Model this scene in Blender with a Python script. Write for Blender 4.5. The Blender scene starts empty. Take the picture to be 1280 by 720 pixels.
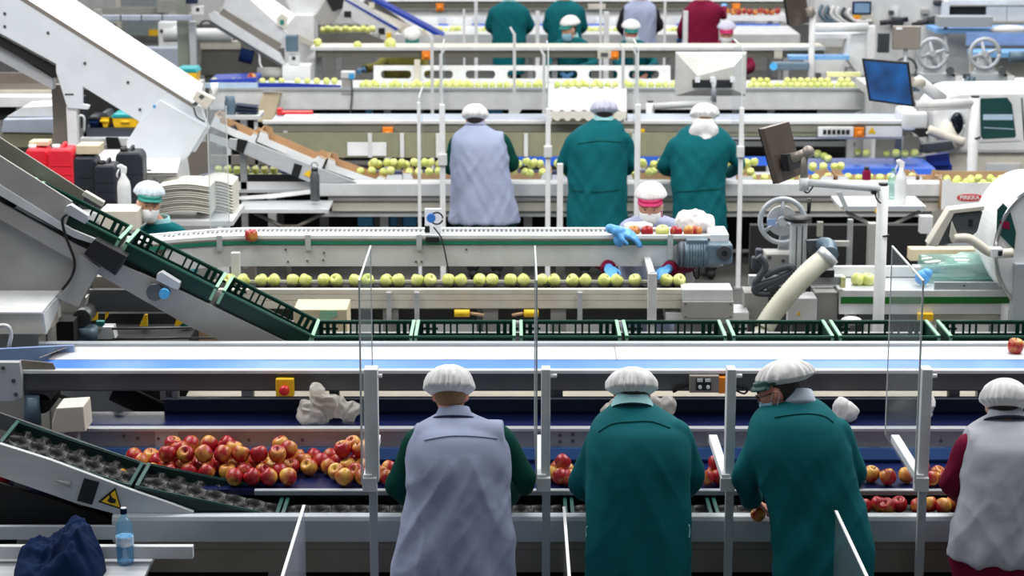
import bpy, bmesh, math, random
from math import sin, cos, pi, atan, tan, radians, sqrt, atan2
from mathutils import Vector as V, Matrix, noise
from mathutils.bvhtree import BVHTree
random.seed(11)
SC = bpy.context.scene
COL = SC.collection
# ------------------------------------------------------------------ camera, world, lamps, exposure
F, H = 2700.0, 4.2                       # focal length in pixels (1280 wide), camera height in metres
TH = atan(583.0 / F)                     # downward pitch
cam = bpy.data.cameras.new('camera'); camo = bpy.data.objects.new('camera', cam); COL.objects.link(camo)
camo.location = (0, 0, H); camo.rotation_euler = (pi / 2 - TH, 0, 0)
cam.sensor_width = 36; cam.lens = 36 * F / 1280; cam.clip_end = 200
cam.dof.use_dof = True; cam.dof.focus_distance = 10.7; cam.dof.aperture_fstop = 4.0
SC.camera = camo
W = bpy.data.worlds.new('hall_light'); SC.world = W; W.use_nodes = True
W.node_tree.nodes['Background'].inputs[0].default_value = (.86, .93, 1, 1)
W.node_tree.nodes['Background'].inputs[1].default_value = .21
def lamp(x, y, z, sx, sy, e, col=(1, .98, .95)):
    l = bpy.data.lights.new('unseen_overhead_light', 'AREA'); l.shape = 'RECTANGLE'; l.size = sx; l.size_y = sy; l.energy = e; l.color = col
    o = bpy.data.objects.new('unseen_overhead_light', l); COL.objects.link(o); o.location = (x, y, z)
for (y, e) in ((9.9, 150), (13.0, 440), (17.5, 370), (22.5, 320), (28, 320), (34, 320), (40, 280)):  # overhead rows out of view; the nearest is added to lighten caps and shoulders
    for x in (-4.5, 4.5):
        lamp(x, y, 7.2, 5.5, 1.6, e)
SC.view_settings.view_transform = 'Standard'; SC.view_settings.look = 'None'
SC.view_settings.exposure = 0.0; SC.view_settings.gamma = 1; SC.view_settings.use_curve_mapping = False
# ------------------------------------------------------------------ helpers
def ray(px, py):
    a, b = (px - 640) / F, (360 - py) / F
    return V((a, cos(TH) + b * sin(TH), -sin(TH) + b * cos(TH)))
def P(px, py, Y):                        # the point at distance Y along the hall seen in that direction
    d = ray(px, py); t = Y / d.y
    return V((t * d.x, Y, H + t * d.z))
def PZ(px, py, Z):                       # same, on the level Z
    d = ray(px, py); t = (Z - H) / d.z
    return V((t * d.x, t * d.y, Z))
def ZZ(py, Y): return P(640, py, Y).z
def S(py, Y): return F * ray(640, py).y / Y
def XX(px, py, Y): return P(px, py, Y).x
def lin(h):
    h = h.lstrip('#'); c = [int(h[i:i + 2], 16) / 255 for i in (0, 2, 4)]
    return [x / 12.92 if x <= .04045 else ((x + .055) / 1.055) ** 2.4 for x in c]
M = {}
def mat(name, hexc, rough=.5, metal=0., var=.07, scale=6., bump=0., bscale=60., spec=.5, stretch=None, hex2=None, coat=0.):
    m = bpy.data.materials.new(name); m.use_nodes = True; nt = m.node_tree; b = nt.nodes['Principled BSDF']
    b.inputs['Roughness'].default_value = rough; b.inputs['Metallic'].default_value = metal
    b.inputs['Specular IOR Level'].default_value = spec; b.inputs['Coat Weight'].default_value = coat
    tc = nt.nodes.new('ShaderNodeTexCoord'); mp = nt.nodes.new('ShaderNodeMapping')
    nt.links.new(tc.outputs['Object'], mp.inputs[0])
    if stretch: mp.inputs['Scale'].default_value = stretch
    n = nt.nodes.new('ShaderNodeTexNoise'); n.inputs['Scale'].default_value = scale; n.inputs['Detail'].default_value = 4
    nt.links.new(mp.outputs[0], n.inputs['Vector'])
    r = nt.nodes.new('ShaderNodeValToRGB'); nt.links.new(n.outputs['Fac'], r.inputs[0])
    c = lin(hexc); c2 = lin(hex2) if hex2 else [min(1, x * (1 + var)) for x in c]; c1 = c if hex2 else [x * (1 - var) for x in c]
    r.color_ramp.elements[0].position = .35; r.color_ramp.elements[1].position = .65
    r.color_ramp.elements[0].color = (*c1, 1); r.color_ramp.elements[1].color = (*c2, 1)
    nt.links.new(r.outputs[0], b.inputs['Base Color'])
    if bump:
        n2 = nt.nodes.new('ShaderNodeTexNoise'); n2.inputs['Scale'].default_value = bscale; nt.links.new(mp.outputs[0], n2.inputs['Vector'])
        bp = nt.nodes.new('ShaderNodeBump'); bp.inputs['Strength'].default_value = bump; bp.inputs['Distance'].default_value = .004
        nt.links.new(n2.outputs['Fac'], bp.inputs['Height']); nt.links.new(bp.outputs[0], b.inputs['Normal'])
    M[name] = m; return m
def clear(name, tint, gloss=.08, haze=0.0, hz=(.9, .95, 1)):          # clear sheet: see-through with a faint reflection
    m = bpy.data.materials.new(name); m.use_nodes = True; nt = m.node_tree; nt.nodes.clear()
    o = nt.nodes.new('ShaderNodeOutputMaterial'); t = nt.nodes.new('ShaderNodeBsdfTransparent'); t.inputs[0].default_value = (*tint, 1)
    g = nt.nodes.new('ShaderNodeBsdfGlossy'); g.inputs['Roughness'].default_value = .12
    d = nt.nodes.new('ShaderNodeBsdfDiffuse'); d.inputs[0].default_value = (*hz, 1)
    x = nt.nodes.new('ShaderNodeMixShader'); x.inputs[0].default_value = gloss
    y = nt.nodes.new('ShaderNodeMixShader')
    nz = nt.nodes.new('ShaderNodeTexNoise'); nz.inputs['Scale'].default_value = 3
    mr = nt.nodes.new('ShaderNodeMapRange'); mr.inputs[3].default_value = haze * .6; mr.inputs[4].default_value = haze * 1.4
    nt.links.new(nz.outputs['Fac'], mr.inputs[0]); nt.links.new(mr.outputs[0], y.inputs[0])
    nt.links.new(t.outputs[0], x.inputs[1]); nt.links.new(g.outputs[0], x.inputs[2])
    nt.links.new(x.outputs[0], y.inputs[1]); nt.links.new(d.outputs[0], y.inputs[2]); nt.links.new(y.outputs[0], o.inputs[0])
    M[name] = m; return m
class MB:
    def __init__(s): s.v = []; s.f = []; s.sm = []
    def add(s, vs, fs, sm=False):
        o = len(s.v); s.v += [V(x) for x in vs]
        for f in fs: s.f.append([i + o for i in f]); s.sm.append(sm)
        return s
    def box(s, x0, x1, y0, y1, z0, z1):
        return s.add([(x, y, z) for x in (x0, x1) for y in (y0, y1) for z in (z0, z1)],
                     [(0, 1, 3, 2), (4, 6, 7, 5), (0, 4, 5, 1), (2, 3, 7, 6), (0, 2, 6, 4), (1, 5, 7, 3)])
    def prism(s, poly, d):
        n = len(poly); d = V(d)
        return s.add([V(p) for p in poly] + [V(p) + d for p in poly],
                     [list(range(n)), list(range(2 * n - 1, n - 1, -1))] + [(i, i + n, (i + 1) % n + n, (i + 1) % n) for i in range(n)])
    def ps(s, poly, Y, th): return s.prism([P(x, y, Y) for x, y in poly], (0, th, 0))     # outline at distance Y, th deep
    def pb(s, x0, y0, x1, y1, Y, d):      # box whose face at distance Y spans this window
        ym = (y0 + y1) / 2
        return s.box(XX(x0, ym, Y), XX(x1, ym, Y), Y, Y + d, ZZ(y1, Y), ZZ(y0, Y))
    def xp(s, prof, x0, x1): return s.prism([(x0, y, z) for y, z in prof], (x1 - x0, 0, 0))  # profile (Y,Z) run along X
    def obox(s, Mx, hx, hy, hz):
        return s.add([Mx @ V((x * hx, y * hy, z * hz)) for x in (-1, 1) for y in (-1, 1) for z in (-1, 1)],
                     [(0, 1, 3, 2), (4, 6, 7, 5), (0, 4, 5, 1), (2, 3, 7, 6), (0, 2, 6, 4), (1, 5, 7, 3)])
    def bar(s, a, b, w, h, up=(0, 0, 1)):  # box bar from a to b
        a, b = V(a), V(b); d = (b - a); L = d.length; d.normalize(); up = V(up); sd = d.cross(up)
        if sd.length < 1e-4: sd = d.cross(V((1, 0, 0)))
        sd.normalize(); u = sd.cross(d)
        Mx = Matrix((d, sd, u)).transposed().to_4x4(); Mx.translation = (a + b) / 2
        return s.obox(Mx, L / 2, w / 2, h / 2)
    def tube(s, pts, r, n=10, caps=True):
        pts = [V(p) for p in pts]; m = len(pts); rr = r if isinstance(r, (list, tuple)) else [r] * m
        vs = []; nrm = None
        for i in range(m):
            t = (pts[min(i + 1, m - 1)] - pts[max(i - 1, 0)]).normalized()
            if nrm is None: nrm = t.orthogonal().normalized()
            else:
                nrm = (nrm - t * nrm.dot(t))
                nrm = nrm.normalized() if nrm.length > 1e-5 else t.orthogonal().normalized()
            b = t.cross(nrm)
            for k in range(n):
                a = 2 * pi * k / n; vs.append(pts[i] + (nrm * cos(a) + b * sin(a)) * rr[i])
        fs = [(i * n + k, i * n + (k + 1) % n, (i + 1) * n + (k + 1) % n, (i + 1) * n + k) for i in range(m - 1) for k in range(n)]
        s.add(vs, fs, True)
        if caps: s.add([vs[k] for k in range(n)], [list(range(n))]); s.add([vs[(m - 1) * n + k] for k in range(n)], [list(range(n))])
        return s
    def lathe(s, c, prof, n=20, Mx=None):
        c = V(c); vs = []; Mx = Mx or Matrix.Identity(3)
        for r, z in prof:
            for k in range(n):
                a = 2 * pi * k / n; vs.append(c + Mx @ V((r * cos(a), r * sin(a), z)))
        fs = [(i * n + k, i * n + (k + 1) % n, (i + 1) * n + (k + 1) % n, (i + 1) * n + k) for i in range(len(prof) - 1) for k in range(n)]
        if prof[0][0] > 1e-4: fs.append(list(range(n))[::-1])
        if prof[-1][0] > 1e-4: fs.append([(len(prof) - 1) * n + k for k in range(n)])
        return s.add(vs, fs, True)
    def ell(s, c, r, Mx=None, n=14, m=9):
        Mx = Mx or Matrix.Identity(3); c = V(c); vs = []
        for i in range(m + 1):
            t = pi * i / m
            for k in range(n):
                a = 2 * pi * k / n; vs.append(c + Mx @ V((r[0] * sin(t) * cos(a), r[1] * sin(t) * sin(a), r[2] * cos(t))))
        return s.add(vs, [(i * n + k, (i + 1) * n + k, (i + 1) * n + (k + 1) % n, i * n + (k + 1) % n) for i in range(m) for k in range(n)], True)
    def cap(s, a, b, r0, r1=None, n=10):   # tapered limb with round ends
        a, b = V(a), V(b); r1 = r0 if r1 is None else r1
        d = (b - a)
        if d.length < 1e-5: return s.ell(a, (r0,) * 3)
        d.normalize(); pts = []; rs = []
        for k in range(4): t = pi / 2 * k / 4; pts.append(a - d * r0 * cos(t)); rs.append(max(r0 * sin(t), 1e-4))
        pts.append(a); rs.append(r0); pts.append(b); rs.append(r1)
        for k in range(1, 5): t = pi / 2 * k / 4; pts.append(b + d * r1 * sin(t)); rs.append(max(r1 * cos(t), 1e-4))
        return s.tube(pts, rs, n)
    def mesh(s, name, off=V((0, 0, 0))):
        me = bpy.data.meshes.new(name); me.from_pydata([tuple(v - off) for v in s.v], [], s.f)
        me.polygons.foreach_set('use_smooth', s.sm)
        bm = bmesh.new(); bm.from_mesh(me); bmesh.ops.remove_doubles(bm, verts=bm.verts, dist=1e-6)
        bmesh.ops.recalc_face_normals(bm, faces=bm.faces); bm.to_mesh(me); bm.free()
        return me
def tag(o, label=None, cat=None, group=None, kind=None):
    for k, v in (('label', label), ('category', cat), ('group', group), ('kind', kind)):
        if v: o[k] = v
    return o
def link(name, me, mt, parent=None, bev=0.):
    o = bpy.data.objects.new(name, me); COL.objects.link(o)
    if mt: me.materials.append(M[mt] if isinstance(mt, str) else mt)
    if parent: o.parent = parent
    if bev:
        b = o.modifiers.new('edge', 'BEVEL'); b.width = bev; b.segments = 2; b.limit_method = 'ANGLE'
    return o
class Thing:
    def __init__(s, name, label, cat, loc, group=None):
        s.loc = V(loc); s.o = bpy.data.objects.new(name, None); s.o.location = s.loc; s.o.empty_display_size = .1
        COL.objects.link(s.o); tag(s.o, label, cat, group)
    def add(s, name, mb, mt, parent=None, bev=0., label=None):
        o = link(name, mb.mesh(name, s.loc), mt, parent or s.o, bev)
        if label: o['label'] = label
        return o
    def addme(s, name, me, mt, parent=None):   # a finished mesh in world coordinates
        me.transform(Matrix.Translation(-s.loc)); return link(name, me, mt, parent or s.o)
def one(name, mb, mt, label, cat, group=None, bev=0., kind=None, loc=None):
    if loc is None:
        lo = [min(v[i] for v in mb.v) for i in range(3)]; hi = [max(v[i] for v in mb.v) for i in range(3)]
        loc = V(((lo[0] + hi[0]) / 2, (lo[1] + hi[1]) / 2, lo[2]))
    o = link(name, mb.mesh(name, V(loc)), mt, None, bev); o.location = loc
    return tag(o, label, cat, group, kind)
def dup(root, loc=None, label=None, group=None, rot=None):
    c = root.copy(); COL.objects.link(c)
    for ch in root.children:
        d = ch.copy(); COL.objects.link(d); d.parent = c
        for g in ch.children: e = g.copy(); COL.objects.link(e); e.parent = d
    if loc is not None: c.location = loc
    if rot is not None: c.rotation_euler = rot
    if label: c['label'] = label
    if group: c['group'] = group
    return c
def arc(c, r, a0, a1, n, ax=(1, 0, 0), ay=(0, 0, 1)):
    c, ax, ay = V(c), V(ax), V(ay)
    return [c + ax * r * cos(a0 + (a1 - a0) * i / n) + ay * r * sin(a0 + (a1 - a0) * i / n) for i in range(n + 1)]
def smooth_path(pts, n=6):
    pts = [V(p) for p in pts]; out = []
    q = [pts[0]] + pts + [pts[-1]]
    for i in range(1, len(q) - 2):
        for k in range(n):
            t = k / n; a, b, c, d = q[i - 1], q[i], q[i + 1], q[i + 2]
            out.append(.5 * ((2 * b) + (c - a) * t + (2 * a - 5 * b + 4 * c - d) * t * t + (3 * b - a - 3 * c + d) * t ** 3))
    return out + [pts[-1]]
# ------------------------------------------------------------------ materials
mat('white_paint', 'e6e8ea', .45); mat('pale_steel', 'c3c7cb', .38, .25, .05, 3, stretch=(1, 8, 8)); mat('steel', '9a9da0', .45, .2, .08, 3, stretch=(1, 8, 8))
mat('dark_steel', '5a5d60', .4, .35, .08, 3, stretch=(1, 8, 8)); mat('warm_steel', '8c867e', .45, .3, .08, 3); mat('rail_grey', 'aeb5bb', .4, .1, .04, 3)
mat('cream_paint', 'd6d1c4', .5); mat('machine_grey', 'a5a4a1', .5); mat('beam_olive', '66655a', .5); mat('beam_grey', '7f7e74', .5); mat('light_grey', 'd4d6d8', .5); mat('olive_sheet', '8b8b72', .5); mat('upstand_blue', '3a68a8', .4); mat('stripe_blue', '4f86e4', .4)
mat('blue_belt', '2f66d8', .4); mat('navy_belt', '101c4c', .3, spec=.7); mat('white_belt', 'd9dbde', .35); mat('royal_belt', '1536a0', .45); mat('sky_belt', '7fb6ee', .4)
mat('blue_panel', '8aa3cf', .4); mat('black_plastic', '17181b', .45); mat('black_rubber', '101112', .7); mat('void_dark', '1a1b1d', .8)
mat('crate_green', '08342a', .4, spec=.4, var=.12); mat('crate_lip', '8fc3a3', .5); mat('crate_dark', '0b2a28', .4); mat('cup_black', '080b0e', .4, spec=.35)
mat('cloth_teal', '07636b', .85, var=.06, bump=.15, bscale=400, spec=.2); mat('cloth_lilac', 'a4adc9', .9, var=.05, bump=.2, bscale=300, spec=.15)
mat('cloth_grey', 'b9bbc4', .9, var=.05, bump=.2, bscale=300, spec=.15); mat('cloth_green', '07493f', .85, spec=.2); mat('cloth_maroon', '7c1238', .85, spec=.2)
mat('cloth_aqua', '9fd3d8', .85, spec=.2); mat('cloth_navy', '0a2145', .9, bump=.2, bscale=200, spec=.15); mat('cloth_dark', '1b1e24', .9); mat('piping_navy', '1b2740', .8)
mat('cap_white', 'e6e5e5', .9, var=.04, bump=.35, bscale=45, spec=.1); mat('cap_lilac', 'c3c3d6', .9, spec=.1); mat('cloth_white', 'f0eeee', .9, spec=.1)
mat('visor_green', '147c72', .6); mat('visor_pink', 'b81a5c', .6); mat('mask_white', 'eef2f4', .8, spec=.1); mat('mask_blue', '9ccbe0', .8, spec=.1)
mat('skin', 'd39f86', .55, var=.05, scale=20); mat('skin_rosy', 'd98f7c', .55, var=.06, scale=20)
mat('hair_blonde', '8d6a48', .6, var=.25, scale=60, stretch=(6, 1, 1)); mat('hair_dark', '2a2220', .6, var=.2, scale=60); mat('glove_blue', '5aa6ea', .45); mat('glove_dark', '2d6fc0', .45)
mat('yellow', 'f2c318', .5); mat('orange', 'f08a1c', .5); mat('red', 'd3262b', .4); mat('red_can', 'e8283c', .4); mat('teal_plastic', '27a5ac', .4); mat('sky_plastic', '49a6df', .4)
mat('green_stripe', '0f6a22', .4); mat('green_rail', '1e7a63', .4); mat('motor_blue', '5d7383', .4, .1); mat('cardboard', 'b39370', .8); mat('kraft_pale', 'd3c4a6', .8); mat('pulp_tray', 'd8d5cb', .9, var=.05, bump=.6, bscale=40)
mat('hose_cream', 'cfcfbe', .5); mat('hose_dark', '3b4149', .5); mat('concrete', '4b4b49', .7, var=.15, scale=2); mat('wall_white', 'dfe0df', .8); mat('shutter_grey', '8f979b', .6)
mat('black', '0a0a0a', .5); mat('chrome', 'd9dbdd', .15, .9); mat('screen_glass', '04101c', .15); mat('tint_green', '1f4b49', .12, spec=.7); mat('bronze_steel', '6c625a', .3, .6)
mat('pale_yellow', 'e4e6a4', .5); mat('stem_brown', '4b3220', .8)
clear('plexi', (.95, .97, .98), .05, .04); clear('plexi_low', (.86, .88, .93), .06, .22, (.7, .72, .82)); clear('bag_film', (.86, .84, .81), .04, .42, (.80, .77, .73)); clear('bottle_clear', (.62, .85, .97), .12, .12, (.45, .75, .95)); clear('green_film', (.72, .9, .85), .2, .25, (.5, .75, .7))
mat('crate_rim', '2d6a58', .4)
mat('crate_rim_dark', '1c4a44', .4)
mat('edge_glow_tone', 'd3dad8', .3)  # pale colour stands in for light piped to the clear sheet edges
mat('blue_panel_pale', 'a9b2c2', .4)
clear('plexi_tray', (.93, .95, .96), .06, .16)
mat('hose_black', '262a33', .45)
mat('white_shell', 'dce3ea', .42, var=.03); mat('brown_sheet', '6f665e', .5); mat('sky_belt_pale', 'b9d0e6', .4); mat('hood_silver', 'dcdcd6', .3, .35); mat('olive_grey', '8b9086', .5); mat('dark_sheet', '6a6a64', .5, .1)
mat('cloth_pale_check', 'c3cfdc', .85, spec=.15); mat('visor_dark', '24504e', .6); mat('cap_mesh', 'cfdbe6', .85, var=.1, scale=90); mat('cloth_olive', '7d7a3c', .85, spec=.15); mat('eye_white', 'e8e6e2', .3)
mat('label_print', '7fb4e0', .5, hex2='e8f0f6', scale=30); clear('bottle_water', (.55, .80, .95), .08, .25, (.35, .66, .92))
mat('cream_shelf', 'aaa597', .6)
def emit(name, hexc, hex2, e):
    m = bpy.data.materials.new(name); m.use_nodes = True; nt = m.node_tree; b = nt.nodes['Principled BSDF']; b.inputs['Base Color'].default_value = (0, 0, 0, 1)
    tc = nt.nodes.new('ShaderNodeTexCoord'); g = nt.nodes.new('ShaderNodeTexNoise'); g.inputs['Scale'].default_value = 2.2
    r = nt.nodes.new('ShaderNodeValToRGB'); nt.links.new(tc.outputs['Object'], g.inputs['Vector']); nt.links.new(g.outputs['Fac'], r.inputs[0])
    r.color_ramp.elements[0].position = .35; r.color_ramp.elements[1].position = .65
    r.color_ramp.elements[0].color = (*lin(hexc), 1); r.color_ramp.elements[1].color = (*lin(hex2), 1)
    nt.links.new(r.outputs[0], b.inputs['Emission Color']); b.inputs['Emission Strength'].default_value = e; M[name] = m
emit('screen_lit', '0b2550', '1c6cba', .9); emit('small_screen', '6f8fb0', '86a8c8', .8)
def apple_mat(name, a, b, lo, hi):
    m = bpy.data.materials.new(name); m.use_nodes = True; nt = m.node_tree; p = nt.nodes['Principled BSDF']; p.inputs['Roughness'].default_value = .32
    tc = nt.nodes.new('ShaderNodeTexCoord'); oi = nt.nodes.new('ShaderNodeObjectInfo'); n = nt.nodes.new('ShaderNodeTexNoise')
    n.noise_dimensions = '4D'; n.inputs['Scale'].default_value = 11; n.inputs['Detail'].default_value = 3
    ma = nt.nodes.new('ShaderNodeMath'); ma.operation = 'MULTIPLY'; ma.inputs[1].default_value = 40
    nt.links.new(oi.outputs['Random'], ma.inputs[0]); nt.links.new(ma.outputs[0], n.inputs['W']); nt.links.new(tc.outputs['Object'], n.inputs['Vector'])
    r = nt.nodes.new('ShaderNodeValToRGB'); nt.links.new(n.outputs['Fac'], r.inputs[0])
    r.color_ramp.elements[0].position = lo; r.color_ramp.elements[1].position = hi
    r.color_ramp.elements[0].color = (*lin(a), 1); r.color_ramp.elements[1].color = (*lin(b), 1)
    nt.links.new(r.outputs[0], p.inputs['Base Color']); M[name] = m
apple_mat('apple_red', 'a01220', 'dcab4c', .47, .66); apple_mat('apple_green', 'c3cf66', 'e2e596', .35, .65)
# ------------------------------------------------------------------ the hall
def struct(name, mb, mt): o = link(name, mb.mesh(name), mt); o['kind'] = 'structure'; return o
struct('floor', MB().box(-16, 16, 2, 46.2, -.2, 0), 'concrete')
struct('wall_back', MB().box(-16, 16, 46, 46.2, 0, 8), 'wall_white')
# ------------------------------------------------------------------ front sorting line
def bolts(T, pts, Y, r=.008, parent=None, mt='dark_steel'):
    b = MB()
    for px, py in pts:
        c = P(px, py, Y); b.tube([c + V((0, .004, 0)), c + V((0, -.006, 0))], r, 8)
    return T.add('bolt_heads', b, mt, parent)
def estop(T, px, py, Y, w=.1, body='yellow', btn='red', name='stop_box'):
    c = P(px, py, Y); s = w / 2
    o = T.add(name, MB().box(c.x - s, c.x + s, Y - .05, Y, c.z - s, c.z + s), body, None, .006, 'yellow emergency stop box')
    T.add('stop_button', MB().lathe((c.x, Y - .05, c.z - s * .15), [(0, 0), (s * .35, 0), (s * .35, .015), (s * .55, .018), (s * .55, .035), (s * .3, .045), (0, .046)], 14, Matrix.Rotation(pi / 2, 3, 'X')), btn, o)
    return o
XA, XB = -3.3, 3.3
T = Thing('sorting_table', 'long front sorting table of grey steel at which four workers stand', 'sorting table', (.3, 10.5, 0))
x0 = XX(140, 660, 10.3)
T.add('front_rail', MB().xp([(10.32, .665), (10.30, .675), (10.30, .785), (10.31, .805), (10.33, .812), (10.365, .808), (10.365, .665)], x0, XB), 'rail_grey', None, .004)
T.add('middle_strip', MB().box(x0, XB, 10.335, 10.36, .625, .664), 'warm_steel')
T.add('lower_panel', MB().xp([(10.345, .50), (10.345, .62), (10.37, .624), (10.37, .50)], XX(185, 690, 10.345), XB), 'warm_steel')
T.add('trough_floor', MB().box(XA, XB, 10.37, 10.8, .68, .695), 'dark_steel')
T.add('trough_back', MB().box(x0 - .2, XB, 10.78, 10.8, .695, .79), 'black_plastic')
for x in (-1.9, -1.2, -.2, .75, 1.7, 2.7):
    T.add('leg', MB().box(x - .04, x + .04, 10.42, 10.5, 0, .68), 'steel', None, .004)
T.add('rear_stretcher', MB().box(-3, 3, 10.6, 10.66, .3, .36), 'dark_steel')
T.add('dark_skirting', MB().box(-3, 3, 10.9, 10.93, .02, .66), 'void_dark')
# apple belt
T = Thing('apple_conveyor', 'blue belt carrying red apples behind the front sorting table', 'conveyor', (.2, 10.95, 0))
xb = XX(-10, 610, 10.66)
T.add('front_lip', MB().xp([(10.655, .805), (10.65, .83), (10.655, .836), (10.68, .836), (10.68, .805)], XX(318, 613, 10.66), XB), 'rail_grey', None, .003)
T.add('belt', MB().box(XA, XB, 10.68, 11.19, .80, .83), 'navy_belt')
T.add('belt_upstand', MB().xp([(11.17, .83), (11.15, .85), (11.165, .905), (11.195, .905), (11.195, .83)], XA, XB), 'upstand_blue')
T.add('bearer', MB().box(XA, XB, 10.82, 11.15, .70, .80), 'dark_steel')
for x in (-2.4, -.6, 1.0, 2.6): T.add('leg', MB().box(x - .04, x + .04, 11.0, 11.08, 0, .7), 'dark_steel')
# navy return belt
T = Thing('return_conveyor', 'dark navy belt in a steel trough under the white topped conveyor', 'conveyor', (.2, 11.4, 0))
xl = XX(98, 535, 11.2)
T.add('front_fascia', MB().box(xl, XB, 11.20, 11.22, .905, 1.0), 'steel')
T.add('top_lip', MB().xp([(11.185, .995), (11.185, 1.012), (11.24, 1.012), (11.24, .995)], xl, XB), 'pale_steel', None, .002)
T.add('belt', MB().box(xl, XB, 11.24, 11.57, .985, 1.0), 'navy_belt')
T.add('back_wall', MB().box(XX(205, 510, 11.57), XB, 11.57, 11.585, .98, 1.072), 'piping_navy')
T.add('back_lip', MB().box(XX(205, 510, 11.57), XB, 11.565, 11.60, 1.072, 1.08), 'pale_steel')
g = T.add('joint_plate', MB().pb(194, 538, 223, 562, 11.192, .008), 'rail_grey'); bolts(T, [(198, 548), (218, 552), (155, 545), (172, 548)], 11.195, .009, g)
bolts(T, [(285, 549), (311, 550), (363, 552), (378, 550), (700, 544), (700, 552), (716, 543), (716, 551), (1176, 551)], 11.2, .009)
T.add('cover_plate', MB().pb(884, 537, 905, 557, 11.196, .006), 'rail_grey')
for x in (-2.0, -.3, 1.4, 3.0): T.add('leg', MB().box(x - .04, x + .04, 11.42, 11.5, 0, .98), 'dark_steel')
# white topped conveyor
T = Thing('flat_belt_conveyor', 'wide conveyor with white and blue top across the whole front line', 'conveyor', (0, 11.75, 0))
xl = XX(20, 463, 11.45)
T.add('front_frame', MB().xp([(11.47, 1.145), (11.46, 1.15), (11.46, 1.25), (11.52, 1.25), (11.52, 1.145)], xl, XB), 'dark_steel', None, .004)
T.add('front_lip', MB().xp([(11.44, 1.25), (11.44, 1.268), (11.455, 1.274), (11.48, 1.270), (11.48, 1.25)], xl, XB), 'light_grey', None, .002)
T.add('blue_belt', MB().box(XX(45, 455, 11.5), XB, 11.48, 11.70, 1.24, 1.262), 'stripe_blue')
T.add('white_slider', MB().box(XX(60, 445, 11.7), XB, 11.70, 12.0, 1.24, 1.266), 'white_belt')
T.add('rear_rail', MB().xp([(12.0, 1.2), (12.0, 1.285), (12.03, 1.292), (12.05, 1.285), (12.05, 1.2)], XX(48, 430, 12.0), XB), 'rail_grey', None, .003)
T.add('seam_strip', MB().box(XX(768, 440, 11.9), XX(770, 440, 11.9), 11.69, 12.0, 1.266, 1.2675), 'steel')
T.add('end_guard', MB().ps([(18, 466), (25, 450), (66, 454), (70, 463), (70, 466)], 11.45, .012), 'warm_steel')
T.add('rear_end_guard', MB().prism([PZ(48, 447, 1.262), PZ(90, 431, 1.262), PZ(90, 431, 1.30), PZ(48, 447, 1.30)], (.012, 0, 0)), 'warm_steel')
T.add('end_frame', MB().ps([(-30, 453), (24, 453), (27, 470), (27, 498), (16, 502), (-30, 502)], 11.4, .05), 'pale_steel', None, .003); bolts(T, [(17, 476), (20, 493), (4, 460)], 11.4, .012)
T.add('infeed_side', MB().ps([(-30, 438), (92, 432), (92, 440), (45, 454), (-30, 454)], 11.86, .03), 'blue_panel')
m = T.add('drive_motor', MB().tube([P(52, 505, 11.5), P(52, 505, 11.5) + V((0, .25, 0))], .055, 16), 'void_dark')
T.add('motor_flange', MB().tube([P(40, 530, 11.45), P(40, 495, 11.45)], [.05, .04], 12), 'motor_blue', m)
T.add('motor_bracket', MB().pb(30, 488, 64, 500, 11.5, .2), 'dark_steel')
estop(T, 357, 482, 11.46, .1)
for px in (200, 215): T.add('hanger', MB().pb(px, 487, px + 7, 500, 11.56, .04), 'steel')
c = T.add('switch_box', MB().pb(862, 470, 899, 491, 11.40, .06), 'warm_steel', None, .003)
T.add('switch_panel', MB().pb(870, 473, 889, 488, 11.392, .012), 'black_plastic', c)
for px in (875, 885):
    T.add('switch_knob', MB().pb(px - 3.5, 473.5, px + 3.5, 477.5, 11.388, .012), 'light_grey', c)
    q = P(px, 483.5, 11.392); T.add('switch_knob', MB().tube([q, q - V((0, .014, 0))], .010, 10), 'white_paint', c)
T.add('stop_box', MB().pb(898, 472, 913, 492, 11.41, .06), 'orange', None, .003, 'orange stop box')
T.add('cable', MB().tube(smooth_path([P(862, 481, 11.45), P(850, 486, 11.44), P(842, 490, 11.44), P(846, 484, 11.44), P(862, 482, 11.45)], 5), .006, 6), 'black_rubber')
T.add('cable', MB().tube(smooth_path([P(918, 487, 11.45), P(930, 492, 11.44), P(934, 486, 11.44), P(920, 483, 11.45)], 5), .006, 6), 'black_rubber')
bolts(T, [(330, 477), (486, 475), (500, 476), (700, 474), (1177, 480), (286, 477), (270, 477)], 11.46, .008)
for px in (210, 690, 1185): T.add('support_post', MB().box(XX(px, 480, 11.7), XX(px, 480, 11.7) + .06, 11.66, 11.72, 0, 1.24), 'steel')
# things under its end
T = Thing('chute', 'white tilted chute under the end of the white topped conveyor', 'chute', P(120, 525, 11.85))
T.add('plate', MB().ps([(70, 488), (140, 486), (178, 524), (112, 526), (104, 508)], 11.85, .03), 'white_paint')
T.add('side_guard', MB().tube([P(142, 488, 11.82), P(206, 518, 11.82)], .06, 12), 'void_dark')
T.add('edge_rubber', MB().tube([P(58, 488, 11.8), P(104, 506, 11.8), P(109, 526, 11.8)], .012, 8), 'black_rubber')
T.add('leg', MB().box(XX(90, 520, 11.88), XX(90, 520, 11.88) + .05, 11.88, 11.93, 0, ZZ(520, 11.88)), 'steel')
T = Thing('drive_box', 'cream drive box beside the dark crate incline', 'machine box', (XX(85, 530, 11.0), 11.1, 0))
T.add('housing', MB().ps([(65, 528), (70, 510), (104, 508), (107, 540), (65, 542)], 11.0, .2), 'cream_paint', None, .006)
T.add('stand', MB().box(XX(80, 540, 11.05), XX(95, 540, 11.05), 11.05, 11.15, 0, ZZ(541, 11.05)), 'steel')
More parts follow.
